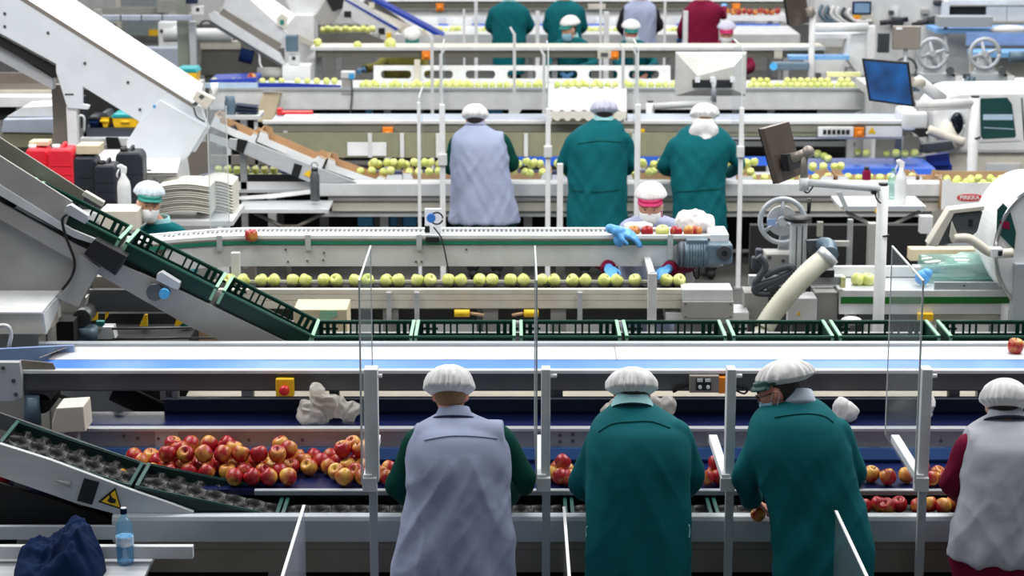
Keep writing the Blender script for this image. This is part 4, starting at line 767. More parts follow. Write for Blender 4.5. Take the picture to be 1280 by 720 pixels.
# stacks of pulp trays: every tray a thing
def tray_stack(px0, px1, py0, py1, Y, n, lab):
    x0, x1, z0, z1 = XX(px0, py1, Y), XX(px1, py1, Y), ZZ(py1, Y), ZZ(py0, Y); dz = (z1 - z0) / n; vs = []; NX = 24
    pr = []
    for i in range(NX + 1): u = i / NX; pr.append((x0 + (x1 - x0) * u, Y + .01 * sin(u * 30), z0))
    T = Thing('pulp_tray', lab, 'tray', ((x0 + x1) / 2, Y, z0), 'stacked pulp trays ' + lab[-14:])
    m = MB(); prof = [(x0 + (x1 - x0) * i / NX, z0 + dz * 1.5 * sin(pi * i / NX)) for i in range(NX + 1)]
    m.prism([(x, Y, z) for x, z in prof] + [(x, Y, z + dz * .6) for x, z in prof[::-1]], (0, .38, 0))
    T.add('tray', m, 'pulp_tray'); T.add('rolled_rim', MB().tube([(x, Y - .003, z + dz * .32) for x, z in prof], dz * .3, 6), 'pulp_tray')
    for k in range(1, n): dup(T.o, T.loc + V((0, random.uniform(-.01, .01), dz * k)))
tray_stack(199, 264, 232, 268, 16.6, 14, 'moulded pulp tray in the stack behind the person with mesh cap'); tray_stack(246, 292, 229, 274, 16.9, 12, 'moulded pulp tray in the stack behind the narrow clear screen')
one('tray_stand', MB().box(XX(200, 274, 16.6), XX(292, 274, 16.6), 16.55, 17.3, ZZ(276, 16.6) - .03, ZZ(274, 16.6) - .006).box(XX(208, 274, 16.7), XX(212, 274, 16.7), 16.7, 17.2, 0, ZZ(276, 16.6) - .03).box(XX(270, 274, 16.7), XX(274, 274, 16.7), 16.7, 17.2, 0, ZZ(276, 16.6) - .03), 'light_grey', 'grey stand under the stacks of pulp trays', 'stand')
x = XX(272, 200, 16.2); T = Thing('clear_divider', 'narrow clear screen standing near the pulp trays', 'screen', (x, 16.2, 0)); T.add('sheet', MB().box(XX(261, 200, 16.2), XX(284, 200, 16.2), 16.2, 16.208, ZZ(292, 16.2), ZZ(132, 16.2)), 'plexi_tray')
T.add('painted_edge_glow', MB().box(XX(260, 200, 16.2), XX(261, 200, 16.2), 16.2, 16.21, ZZ(292, 16.2), ZZ(132, 16.2)), 'edge_glow_tone'); T.add('side_edge_glow', MB().box(XX(284, 200, 16.2), XX(285, 200, 16.2), 16.2, 16.21, ZZ(292, 16.2), ZZ(132, 16.2)), 'edge_glow_tone'); T.add('post', MB().box(x - .02, x + .02, 16.21, 16.25, 0, ZZ(285, 16.2)), 'light_grey')  # light along both upright edges painted as pale strips
one('work_box', MB().pb(124, 264, 172, 288, 15.2, .3), 'cream_paint', 'cream box in front of the person with mesh cap', 'box', None, .004)
# left storage bin with green apples under the carton incline
T = Thing('dump_bin', 'dark bin holding green apples under the carton incline', 'bin', P(330, 240, YL + .45)); YQ = YL + .5
T.add('front_wall', MB().pb(291, 218, 400, 240, YQ, .03), 'hose_black', None, .004); T.add('rear_wall', MB().pb(250, 194, 430, 206, YQ + 1.2, .03), 'warm_steel'); T.add('floor_sheet', MB().box(XX(240, 220, YQ), XX(400, 220, YQ), YQ + .03, YQ + 1.2, .72, .74), 'navy_belt')
T.add('leg', MB().box(XX(340, 240, YQ), XX(340, 240, YQ) + .08, YQ + .3, YQ + .4, 0, .72), 'dark_steel'); T.add('side_sheet', MB().ps([(232, 180), (262, 176), (262, 215), (238, 222)], YQ - .05, .03), 'warm_steel')
# ------------------------------------------------------------------ big white incline of the middle line
Y = 17.2
T = Thing('white_incline', 'big white enclosed incline machine slanting down from the upper storey', 'conveyor', (XX(150, 150, Y), Y + .4, 0))
T.add('side_sheet', MB().ps([(-40, -50), (-20, -20), (30, 0), (250, 133), (262, 160), (244, 190), (196, 190), (160, 180), (174, 152), (103, 108), (103, 130), (112, 132), (110, 137), (84, 135), (70, 90), (70, 80), (-40, 20)], Y, .05), 'white_shell', None, .004)
T.add('hopper_sheet', MB().ps([(174, 152), (200, 125), (258, 158), (236, 195), (226, 205), (160, 200), (158, 178)], Y - .03, .03), 'white_shell', None, .004)
T.add('top_cover', MB().prism([P(18, -8, Y + .02), P(245, 132, Y + .02), P(254, 110, Y + .55), P(75, -8, Y + .55)], (0, .02, .03)), 'white_paint', None, .003)
T.add('cover_gap', MB().ps([(16, -6), (22, -8), (244, 132), (240, 134)], Y - .004, .01), 'warm_steel'); T.add('cover_handle', MB().ps([(130, 43), (144, 50), (143, 52), (129, 45)], Y + .3, .02), 'cream_paint')
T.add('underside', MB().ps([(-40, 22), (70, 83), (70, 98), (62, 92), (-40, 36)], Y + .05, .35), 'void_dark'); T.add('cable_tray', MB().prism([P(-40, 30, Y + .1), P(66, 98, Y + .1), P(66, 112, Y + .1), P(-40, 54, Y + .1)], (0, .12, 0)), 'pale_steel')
bolts(T, [(6, 33), (60, 41), (106, 79), (160, 103), (175, 137), (184, 165), (6, 17)], Y - .003, .012)
T.add('drain_leg', MB().pb(84, 134, 96, 190, Y + .02, .08), 'white_paint'); T.add('drain_leg_lower', MB().box(XX(85, 190, Y), XX(95, 190, Y), Y + .02, Y + .1, 0, ZZ(188, Y)), 'white_paint')
T.add('bracket_slot', MB().pb(81, 117, 92, 119, Y - .004, .01), 'dark_steel'); c = P(193, 133, Y - .03); T.add('blue_dot', MB().tube([c, c - V((0, .004, 0))], .013, 12), 'sky_plastic')
T.add('frame_column', MB().box(XX(66, 150, Y + .4), XX(83, 150, Y + .4), Y + .4, Y + .5, 0, ZZ(106, Y + .4)), 'warm_steel', None, .004)
b_ = T.add('sensor_box', MB().ps([(240, 124), (246, 113), (268, 124), (258, 137)], Y - .1, .1), 'cream_paint', None, .005)
for (u, v) in ((252, 121), (244, 130)): T.add('sensor_print', MB().ps([(u - 4, v), (u, v - 3), (u + 4, v), (u, v + 3)], Y - .106, .004), 'dark_steel', b_)
T.add('white_nozzle', MB().tube([P(269, 118, Y), P(268, 104, Y)], [.02, .03], 10), 'white_paint'); T.add('sensor_cable', MB().tube(smooth_path([P(242, 134, Y - .06), P(246, 146, Y - .06), P(256, 152, Y - .06)], 5), .008, 6), 'dark_steel')
T = Thing('outfeed_chute', 'white sheet outfeed chute between the canisters and the carton incline', 'chute', (XX(200, 210, 16.9), 17, 0))
T.add('chute_sheet', MB().prism([P(120, 216, 16.8), P(221, 216, 16.8), P(229, 187, 17.4), P(120, 187, 17.4)], (0, 0, -.015)), 'white_paint', None, .003); T.add('front_lip', MB().pb(180, 216, 222, 219, 16.8, .03), 'machine_grey'); T.add('leg', MB().box(XX(190, 216, 16.9), XX(196, 216, 16.9), 16.9, 16.95, 0, ZZ(218, 16.8)), 'light_grey'); T.add('slot', MB().pb(181, 212, 189, 214, 16.78, .01), 'dark_steel')
Y = 18.6
T = Thing('rinse_machine', 'white and grey covered machine behind the frame column of the white incline', 'machine', (XX(30, 160, Y), Y, 0))
T.add('front_cover', MB().ps([(1, 166), (4, 149), (66, 148), (66, 167)], Y, .4), 'blue_panel_pale', None, .01); T.add('olive_base', MB().pb(2, 167, 66, 184, Y + .02, .4), 'olive_sheet'); T.add('top_plate', MB().ps([(8, 146), (28, 134), (66, 132), (66, 146)], Y + .1, .4), 'light_grey', None, .004)
T.add('long_duct', MB().pb(-40, 121, 66, 134, Y + .6, .2), 'light_grey', None, .005); T.add('dark_gap', MB().pb(-40, 134, 20, 150, Y + .7, .02), 'void_dark'); T.add('plinth', MB().box(XX(4, 184, Y), XX(64, 184, Y), Y + .1, Y + .4, 0, ZZ(184, Y)), 'warm_steel')
T.add('back_plate', MB().pb(-40, 91, 72, 104, Y + 1.2, .04), 'brown_sheet'); T.add('back_strip', MB().pb(-40, 104, 72, 113, Y + 1.2, .05), 'warm_steel'); T.add('top_strip', MB().pb(-40, 113, 72, 120, Y + 1.15, .05), 'cream_paint'); T.add('post', MB().box(XX(-10, 100, Y + 1.25), XX(-4, 100, Y + 1.25), Y + 1.25, Y + 1.3, 0, ZZ(91, Y + 1.2)), 'steel')
Y = 19.2
T = Thing('storage_rack', 'low dark rack holding yellow and turquoise tubs under the white incline', 'rack', (XX(140, 170, Y), Y, 0))
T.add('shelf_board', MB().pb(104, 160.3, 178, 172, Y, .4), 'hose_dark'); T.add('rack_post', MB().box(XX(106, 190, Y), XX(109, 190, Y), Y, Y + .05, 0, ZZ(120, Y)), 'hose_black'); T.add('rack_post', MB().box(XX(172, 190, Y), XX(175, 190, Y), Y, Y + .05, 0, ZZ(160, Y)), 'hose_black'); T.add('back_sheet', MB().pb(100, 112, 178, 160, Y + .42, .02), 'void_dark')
T.add('lower_tray', MB().pb(100, 173, 170, 182, Y - .1, .3), 'light_grey'); T.add('dark_clip', MB().ps([(132, 172), (147, 172), (152, 186), (134, 186)], Y - .14, .03), 'black_plastic'); T.add('wire_handle', MB().tube(smooth_path([P(98, 180, Y - .1), P(98, 148, Y - .1), P(105, 147, Y - .1), P(105, 165, Y - .1)], 4), .012, 6), 'pale_steel')
def tub(label, px0, py0, px1, py1, Y, d=.25, lid='teal_plastic', body='yellow'):
    T = Thing('lidded_tub', label, 'tub', P((px0 + px1) / 2, py1, Y)); x0, x1, z0, z1 = XX(px0, py1, Y), XX(px1, py1, Y), ZZ(py1, Y), ZZ(py0, Y); w = .02
    T.add('tub_body', MB().prism([(x0 + w, Y, z0), (x0, Y, z0 + (z1 - z0) * .7), (x1, Y, z0 + (z1 - z0) * .7), (x1 - w, Y, z0)], (0, d, 0)), body, None, .01)
    T.add('lid', MB().prism([(x0 - .01, Y - .01, z0 + (z1 - z0) * .7), (x0 + .02, Y - .01, z1), (x1 - .02, Y - .01, z1), (x1 + .01, Y - .01, z0 + (z1 - z0) * .7)], (0, d + .02, 0)), lid, None, .01); T.add('grip', MB().tube([((x0 + x1) / 2 - .04, Y - .015, z0 + (z1 - z0) * .45), ((x0 + x1) / 2 + .04, Y - .015, z0 + (z1 - z0) * .45)], .012, 8), body)
tub('wide yellow tub with turquoise lid under the white incline', 140, 142, 174, 160, Y + .02); tub('narrow yellow tub beside the wide tub with turquoise lid', 126, 140, 137, 160, Y + .02, .25, 'hose_dark'); tub('navy tub next to the narrow yellow tub', 110, 145, 125, 160, Y + .02, .25, 'hose_black', 'cloth_navy')
# ------------------------------------------------------------------ third line
YT3 = 25.8
T = Thing('sorting_table', 'third line table with white fascia and white cut out shield over green apples', 'sorting table', (-.5, YT3 + .5, 0))
xa, xb2 = XX(262, 120, YT3), XX(1080, 120, YT3)
T.add('front_fascia', MB().pb(262, 112, 1080, 137, YT3, .05), 'light_grey', None, .004); T.add('top_lip', MB().pb(262, 110, 1080, 113, YT3 - .02, .06), 'rail_grey')
T.add('belt', MB().box(xa, xb2, YT3 + .05, YT3 + 1.05, ZZ(112, YT3) - .03, ZZ(112, YT3) - .01), 'white_belt'); zb3 = ZZ(112, YT3) - .01
T.add('royal_belt', MB().ps([(318, 104), (360, 104), (426, 107), (426, 111), (318, 111)], YT3 + .06, .05), 'royal_belt')
T.add('navy_belt', MB().ps([(262, 100), (320, 98), (320, 104), (262, 104)], YT3 + .4, .6), 'royal_belt'); T.add('pale_rail', MB().pb(255, 104, 322, 110, YT3 + .02, .05), 'sky_belt_pale')
YS = YT3 + .75
# shield with rounded openings
def shield(px0, px1, holes, Y, py0, py1):
    T_ = []
    x = px0; zt, zb = py0, py1
    for (h0, h1) in holes + [(px1, px1)]:
        T_.append([(x, py0), (h0, py0), (h0, py1), (x, py1)]); x = h1
    m = MB()
    for i, q in enumerate(T_):
        if q[1][0] - q[0][0] < 1: continue
        m.ps(q, Y, .02)
    for (h0, h1) in holes:
        r = (91 - 88.0)
        m.ps([(h0, py0), (h1, py0), (h1, 92)] + [(h1 - 4 * (1 - cos(a_)) , 92 - 4 * sin(a_)) for a_ in (.5, 1., 1.57)] + [(h0 + 4 * (1 - cos(a_)), 92 - 4 * sin(a_)) for a_ in (1.57, 1., .5)] + [(h0, 92)], Y, .02)
        m.ps([(h0, py1), (h1, py1), (h1, 94)] + [(h1 - 4 * (1 - cos(a_)), 94 + 4.5 * sin(a_)) for a_ in (.5, 1., 1.57)] + [(h0 + 4 * (1 - cos(a_)), 94 + 4.5 * sin(a_)) for a_ in (1.57, 1., .5)] + [(h0, 94)], Y, .02)
    return m
hs = [(476, 514), (530, 566), (582, 619), (634, 671), (685, 722), (736, 772), (786, 824)]
T.add('pierced_shield', shield(467, 838, hs, YS, 82, 102), 'white_paint'); T.add('shield_post', MB().pb(518, 75, 525, 103, YS - .04, .04), 'cream_paint')
for px in (300, 480, 640, 800, 960, 1060): T.add('leg', MB().box(XX(px, 140, YT3 + .3), XX(px, 140, YT3 + .3) + .08, YT3 + .3, YT3 + .38, 0, zb3 - .02), 'light_grey')
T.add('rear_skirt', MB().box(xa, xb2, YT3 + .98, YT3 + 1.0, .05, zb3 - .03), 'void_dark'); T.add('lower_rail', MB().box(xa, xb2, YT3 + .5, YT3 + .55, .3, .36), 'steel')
for (a_, b_) in ((457, 465), (610, 628)): T.add('sky_tub', MB().pb(a_, 135, b_, 145, YT3 + .2, .2), 'sky_plastic', None, .01)
T.add('fascia_drop', MB().ps([(636, 137), (636, 144), (648, 144), (652, 137)], YT3, .04), 'light_grey'); T.add('fascia_drop', MB().ps([(1022, 137), (1022, 144), (1060, 144), (1080, 137)], YT3 + .1, .04), 'light_grey')
c = T.add('sensor_unit', MB().pb(426, 90, 443, 98, YT3 - .02, .15), 'light_grey', None, .004); T.add('unit_window', MB().pb(436, 92, 443, 99, YT3 - .03, .02), 'sky_plastic', c); T.add('unit_panel', MB().pb(427, 98, 441, 118, YT3 - .01, .02), 'machine_grey', c); T.add('unit_cable', MB().tube(smooth_path([P(440, 100, YT3 - .02), P(440, 118, YT3 - .02), P(438, 142, YT3 - .02)], 4), .01, 6), 'dark_steel')
T = Thing('slide_chute', 'beige slanting chute beside the red clutter below the third line', 'chute', P(340, 150, YT3 - .3)); T.add('slide', MB().ps([(329, 116), (353, 116), (344, 152), (318, 152)], YT3 - .2, .04), 'kraft_pale'); T.add('rim', MB().tube([P(329, 115, YT3 - .21), P(353, 115, YT3 - .21), P(343, 152, YT3 - .21)], .014, 6), 'machine_grey'); T.add('stand', MB().box(XX(330, 150, YT3 - .2), XX(334, 150, YT3 - .2), YT3 - .15, YT3 - .1, 0, ZZ(150, YT3 - .2)), 'steel')
one('tool_tray', MB().pb(346, 140, 390, 144, 21.95, .14).pb(346, 136, 352, 140, 21.96, .1), 'red', 'flat red tray lying on the upper conveyor beside the beige chute', 'tray', None, .004); one('paper_sheet', MB().pb(355, 145.6, 397, 148, 21.74, .15), 'cloth_white', 'white sheet lying before the flat red tray', 'paper')
one('thermos', MB().lathe(P(288, 143, 22.0), [(0, 0), (.055, 0), (.058, .02), (.058, .13), (.05, .15), (.05, .19), (0, .19)], 16), 'motor_blue', 'blue grey lidded jar beside the dark folders', 'jar')
one('side_stand', MB().box(XX(279, 143, 22), XX(326, 143, 22), 21.9, 22.3, ZZ(143, 22) - .04, ZZ(143, 22)).box(XX(284, 143, 22), XX(288, 143, 22), 21.95, 22.0, 0, ZZ(143, 22) - .04).box(XX(318, 143, 22), XX(322, 143, 22), 21.95, 22.0, 0, ZZ(143, 22) - .04), 'light_grey', 'small grey stand under the jar and dark folders', 'stand')
for k in range(3): one('folder', MB().ps([(294, 131 + 4 * k), (322, 134 + 3.6 * k), (320, 135.5 + 3.6 * k), (294, 133 + 4 * k)], 22.0 - .02 * k, .18), 'piping_navy', ['topmost dark folder beside the blue grey jar', 'middle dark folder beside the blue grey jar', 'lowest dark folder beside the blue grey jar'][k], 'folder', 'dark folders')
YB3 = 27.5
T = Thing('upper_conveyor', 'cream topped conveyor hiding the lower bodies of three facing people', 'conveyor', (.2, YB3 + .2, 0))
T.add('top_slab', MB().box(XX(388, 60, YB3), XX(1032, 60, YB3), YB3, YB3 + .55, ZZ(59.5, YB3) - .02, ZZ(59.5, YB3)), 'cream_paint'); T.add('front_lip', MB().pb(388, 59, 1032, 63, YB3 - .02, .03), 'light_grey'); T.add('front_frame', MB().pb(390, 63, 1030, 72, YB3 + .02, .04), 'beam_olive')
for px in (395, 690, 1020): T.add('post', MB().box(XX(px, 80, YB3 + .2), XX(px, 80, YB3 + .2) + .07, YB3 + .2, YB3 + .27, 0, ZZ(60, YB3) - .02), 'steel')
estop(T, 533, 69, YB3, .11, 'orange', 'orange'); T.add('switch_box', MB().pb(747, 64, 764, 73, YB3 - .06, .06), 'cream_paint', None, .004); T.add('switch_slot', MB().pb(751, 66, 760, 71, YB3 - .07, .02), 'dark_steel'); estop(T, 768, 69, YB3, .1, 'orange', 'orange'); T.add('switch_box', MB().pb(1268 - 300, 64, 978, 73, YB3 - .05, .05), 'cream_paint')
T.add('end_wedge', MB().ps([(378, 78), (394, 62), (394, 72)], YB3 - .05, .2), 'light_grey')
# thin posts of the third line
for lab, px, a_, b_, Y in (('slim post with slanted tip above the first oval opening', 540, 40, 108, 25.5), ('slim post with slanted tip over the olive sack', 551, 60, 112, 25.6), ('post standing between the two openings near the teal coats', 643, 34, 145, 25.5), ('post under the face of the masked person in profile', 680, 60, 112, 25.6), ('post near the switch box of the third line', 779, 54, 112, 25.6), ('slanted tipped post under the monitor with silver hood', 796, 60, 112, 25.5)):
    x = XX(px, 80, Y); T = Thing('screen_post', lab.replace('over the olive sack', 'beside the orange stop box'), 'post', (x, Y, 0), 'slim posts of the third line'); T.add('rod', MB().box(x - .018, x + .018, Y, Y + .036, 0, ZZ(a_ + 8, Y)), 'light_grey'); T.add('slanted_tip', MB().bar((x, Y + .018, ZZ(a_ + 8, Y) - .01), (x - .05 if px in (540,) else x + (.05 if px == 551 else -.05), Y + .018, ZZ(a_, Y)), .03, .025), 'white_paint')
# monitor with silver hood
Y = 22.6
T = Thing('monitor', 'silver hooded monitor seen from the back on a white arm', 'monitor', P(888, 120, Y))
o = [P(845, 66, Y), P(932, 66, Y), P(932, 119, Y), P(845, 119, Y)]; i_ = [P(872, 95, Y - .16), P(917, 83, Y - .16), P(917, 112, Y - .16), P(872, 112, Y - .16)]
T.add('rear_hood', MB().add(o + i_, [(0, 1, 5, 4), (1, 2, 6, 5), (2, 3, 7, 6), (3, 0, 4, 7), (4, 5, 6, 7)]), 'hood_silver'); T.add('bezel', MB().pb(844, 65, 933, 120, Y, .04), 'pale_steel', None, .005); T.add('display', MB().pb(848, 69, 929, 116, Y + .04, .005), 'screen_glass')
T.add('mount_block', MB().pb(866, 100, 915, 110, Y - .2, .08), 'black_plastic', None, .006)
for px in (869, 888, 913): T.add('mount_screw', MB().pb(px, 97, px + 6, 103, Y - .23, .05), 'white_paint')
T.add('neck', MB().tube([P(892, 128, Y - .12), P(892, 100, Y - .2)], .03, 12), 'pale_steel'); T.add('arm', MB().tube([P(894, 128, Y - .12), P(818, 133, Y - .05)], .035, 12), 'light_grey')
T.add('post', MB().tube([P(813, 128, Y), V((XX(813, 128, Y), Y, 0))], .045, 14), 'light_grey'); T.add('post_cap', MB().tube([P(813, 126, Y), P(813, 128.5, Y)], .035, 12), 'black_plastic')
# ------------------------------------------------------------------ fourth line
YF = 33.7
T = Thing('sorting_table', 'farthest pale sorting table behind which nobody faces the camera', 'sorting table', (.2, YF + .4, 0)); T.o['label'] = 'pale far sorting table in front of four people with backs turned'
T.add('front_fascia', MB().pb(430, 43, 1000, 56, YF, .05), 'light_grey'); T.add('belt', MB().box(XX(430, 45, YF), XX(1000, 45, YF), YF + .05, YF + 1.6, ZZ(43, YF) - .03, ZZ(43, YF)), 'white_belt'); T.add('back_board', MB().pb(490, 20, 940, 34, YF + 1.6, .03), 'light_grey')
for (a_, b_) in ((517, 548), (558, 590), (745, 770), (930, 944)): T.add('white_window', MB().pb(a_, 22, b_, 31, YF + 1.58, .02), 'white_paint')
for (a_, b_) in ((548, 560), (590, 608), (663, 690), (735, 755), (845, 860), (920, 975)): T.add('blue_board', MB().pb(a_, 30, b_, 36, YF + 1.5, .05), 'blue_belt')
for px in (480, 660, 830, 980): T.add('leg', MB().box(XX(px, 60, YF + .4), XX(px, 60, YF + .4) + .08, YF + .4, YF + .48, 0, ZZ(43, YF) - .02), 'light_grey')
YF2 = 36.2
T = Thing('upper_conveyor', 'farthest conveyor strip along the upper picture edge with orange boxes', 'conveyor', (.2, YF2, 0))
T.add('front_frame', MB().pb(440, 2, 1000, 11, YF2, .05), 'beam_olive'); T.add('top', MB().box(XX(440, 2, YF2), XX(1000, 2, YF2), YF2, YF2 + .5, ZZ(2, YF2) - .02, ZZ(2, YF2)), 'light_grey'); T.add('lower_rail', MB().pb(480, 12, 960, 17, YF2 + .1, .05), 'light_grey')
for px in (550, 920): estop(T, px, 9, YF2, .13, 'orange', 'orange')
for px in (470, 700, 960): T.add('post', MB().box(XX(px, 20, YF2 + .1), XX(px, 20, YF2 + .1) + .08, YF2 + .1, YF2 + .18, 0, ZZ(2, YF2) - .02), 'steel')
T.add('switch_box', MB().pb(735, 5, 757, 11, YF2 - .05, .05), 'cream_paint')
for lab, px, a_, b_, Y, w in (('far white post beside the first teal coat', 595, 0, 56, 32.3, .05), ('far white post left of the first teal coat', 580, 12, 56, 32.2, .03), ('far white post between the teal coats', 672, 14, 60, 32.3, .06), ('far thin post between second teal coat and pale vest', 751, 0, 60, 32.2, .035), ('far broad post between second teal coat and pale vest', 758, 15, 60, 32.4, .08), ('far thin post between pale vest and maroon coat', 831, 0, 60, 32.2, .035), ('far broad post in front of the maroon coat', 857, 14, 60, 31.9, .07)):
    x = XX(px, 30, Y); one('screen_post', MB().box(x - w / 2, x + w / 2, Y, Y + w, 0, ZZ(a_, Y)).box(x - w, x + w, Y - w / 2, Y + w * 1.5, 0, .02), 'white_paint', lab.replace('left of', 'outside'), 'post', 'posts of the far table', .004)
# ------------------------------------------------------------------ far inclines
Y = 27.0
T = Thing('far_incline', 'blue grey enclosed incline with cables above the third line', 'conveyor', (XX(310, 50, Y), Y + .3, 0))
T.add('side_sheet', MB().ps([(285, -12), (300, -12), (360, 42), (362, 60), (340, 60), (275, 15), (283, -2)], Y, .05), 'light_grey', None, .004); T.add('dark_strip', MB().ps([(279, 10), (284, 14), (352, 55), (347, 64), (272, 20)], Y - .02, .03), 'warm_steel'); T.add('lower_strip', MB().ps([(260, 18), (268, 14), (350, 66), (358, 82), (350, 80), (264, 27)], Y - .03, .04), 'light_grey', None, .004)
T.add('bottom_rail', MB().ps([(262, 25), (352, 80), (352, 84), (262, 30)], Y - .04, .05), 'dark_steel'); T.add('top_cover', MB().prism([P(296, -6, Y + .02), P(355, 38, Y + .02), P(370, 22, Y + .6), P(325, -10, Y + .6)], (0, 0, .03)), 'white_paint')
b_ = T.add('sensor_box', MB().ps([(346, 22), (352, 17), (360, 22), (357, 36), (346, 32)], Y - .05, .06), 'cream_paint', None, .004); T.add('sensor_lamp', MB().pb(350, 25, 355, 31, Y - .06, .02), 'visor_green', b_)
T.add('bearing', MB().pb(240, 8, 254, 18, Y - .05, .1), 'light_grey'); T.add('bearing', MB().pb(361, 68, 374, 80, Y - .05, .1), 'light_grey')
for u, v in ((247, 12), (367, 73)): T.add('bearing_hole', MB().pb(u - 2, v - 2, u + 2, v + 2, Y - .06, .02), 'black')
T.add('motor', MB().pb(357, 44, 372, 65, Y - .1, .15), 'motor_blue', None, .015); T.add('base_block', MB().pb(353, 82, 388, 101, Y - .1, .3), 'white_paint', None, .004); T.add('base_plinth', MB().box(XX(356, 100, Y), XX(386, 100, Y), Y - .05, Y + .2, 0, ZZ(100, Y - .1)), 'light_grey')
T.add('roller_motor', MB().tube([P(300, 68, Y), P(316, 72, Y)], .09, 14), 'cloth_navy'); T.add('cable', MB().tube(smooth_path([P(318, 62, Y), P(324, 68, Y), P(325, 80, Y), P(330, 88, Y)], 5), .014, 6), 'cloth_white'); T.add('cable', MB().tube(smooth_path([P(250, 34, Y), P(252, 28, Y), P(260, 26, Y), P(275, 34, Y), P(300, 50, Y)], 5), .014, 6), 'dark_steel')
T.add('gear_unit', MB().tube([P(322, 92, Y), P(354, 92, Y)], .08, 14), 'machine_grey'); T.add('head_motor', MB().pb(232, -4, 246, 5, Y - .05, .12), 'piping_navy', None, .01)
T.add('post', MB().box(XX(222, 60, Y + .2), XX(236, 60, Y + .2), Y + .2, Y + .32, 0, ZZ(-10, Y)), 'olive_grey', None, .004); T.add('post', MB().box(XX(237, 60, Y + .1), XX(245, 60, Y + .1), Y + .1, Y + .2, 0, ZZ(28, Y)), 'pale_steel'); T.add('cross_pipe', MB().pb(126, 19, 240, 26, Y - .05, .06), 'blue_panel_pale', None, .01); T.add('pipe_bracket', MB().pb(117, 12, 126, 27, Y - .06, .08), 'machine_grey')
for px in (150, 176, 202): T.add('pipe_joint', MB().pb(px, 19, px + 1.5, 26, Y - .055, .07), 'dark_steel')
T = Thing('dark_hopper', 'wide dark grey hopper with pale lip below the far blue grey incline', 'hopper', (XX(300, 90, 28), 28.0, 0)); Y = 28.0
T.add('front_sheet', MB().ps([(252, 62), (350, 62), (352, 94), (250, 94)], Y, .04), 'dark_sheet'); T.add('lip', MB().pb(250, 51, 300, 62, Y - .03, .06), 'cream_paint', None, .01); T.add('stand', MB().box(XX(255, 94, Y), XX(350, 94, Y), Y + .04, Y + .3, 0, ZZ(92, Y)), 'dark_sheet'); T.add('pipe', MB().tube([P(205, 44, Y), P(290, 44, Y)], .09, 14), 'light_grey')
tub('yellow bin with turquoise liner behind the white incline', 221, 85, 247, 104, 25.2, .3); one('bin_stand', MB().box(XX(218, 104, 25.2), XX(250, 104, 25.2), 25.15, 25.6, 0, ZZ(104, 25.2)), 'light_grey', 'grey block under the yellow bin with turquoise liner', 'stand')
Y = 31.0
T = Thing('blue_edged_incline', 'cream incline with royal blue belt edges falling towards the far apples', 'conveyor', (XX(480, 30, Y), Y + .3, 0))
T.add('side_frame', MB().ps([(415, -10), (420, -10), (540, 44), (552, 44), (548, 46), (500, 42)], Y, .05), 'cream_paint'); T.add('belt', MB().prism([P(445, -10, Y + .02), P(452, -10, Y + .02), P(555, 45, Y + .02), P(545, 45, Y + .02)], (0, .5, 0)), 'royal_belt'); T.add('side_sheet', MB().ps([(408, -10), (435, -10), (500, 36), (484, 52), (476, 48), (408, 4)], Y - .05, .05), 'light_grey', None, .004); T.add('blue_line', MB().ps([(420, -6), (424, -6), (498, 36), (495, 38)], Y - .06, .02), 'royal_belt')
for q in ((430, 14, 439, 22), (473, 35, 481, 43)): T.add('dark_plate', MB().pb(*q, Y - .06, .02), 'black_plastic')
T.add('rear_rail', MB().ps([(440, -10), (452, -10), (510, 30), (505, 34)], Y + .5, .03), 'cream_paint')
for q in ((461, 3), (507, 30)): T.add('joint_box', MB().pb(q[0], q[1], q[0] + 7, q[1] + 7, Y - .02, .04), 'cream_paint')
T.add('yellow_bracket', MB().pb(483, 41, 489, 48, Y - .08, .04), 'yellow'); T.add('post', MB().box(XX(470, 50, Y + .1), XX(470, 50, Y + .1) + .07, Y + .1, Y + .17, 0, ZZ(46, Y)), 'steel')
T = Thing('dump_bin', 'brown grey bin of green apples at the head of the third line', 'bin', P(430, 60, 29.5)); Y = 29.5
T.add('front_wall', MB().ps([(400, 42), (455, 40), (484, 52), (482, 56), (398, 56)], Y, .04), 'dark_sheet'); T.add('rear_wall', MB().pb(400, 31, 460, 36, Y + .9, .04), 'warm_steel'); T.add('floor_sheet', MB().box(XX(400, 44, Y), XX(470, 44, Y), Y + .04, Y + .9, ZZ(44, Y) - .1, ZZ(44, Y) - .06), 'dark_sheet'); T.add('head_cover', MB().ps([(393, 22), (408, -2), (428, 12), (415, 30), (400, 32)], Y - .1, .3), 'machine_grey', None, .006); T.add('dark_head', MB().ps([(406, -4), (430, -4), (428, 10), (416, 14)], Y - .12, .1), 'black_plastic'); T.add('leg', MB().box(XX(420, 56, Y + .2), XX(420, 56, Y + .2) + .08, Y + .2, Y + .3, 0, ZZ(56, Y)), 'steel')
T = Thing('white_cabinet', 'white sheet cabinet behind the far blue grey incline', 'cabinet', (XX(380, 30, 30.5), 30.5, 0)); T.add('body', MB().box(XX(355, 30, 30.5), XX(392, 30, 30.5), 30.5, 31.2, 0, ZZ(19, 30.5)), 'white_paint', None, .006); T.add('upper_sheet', MB().ps([(350, -12), (412, -12), (395, 20), (372, 28)], 30.8, .05), 'light_grey'); T.add('side_flap', MB().ps([(372, 42), (398, 56), (388, 58), (372, 50)], 30.4, .04), 'cream_paint')
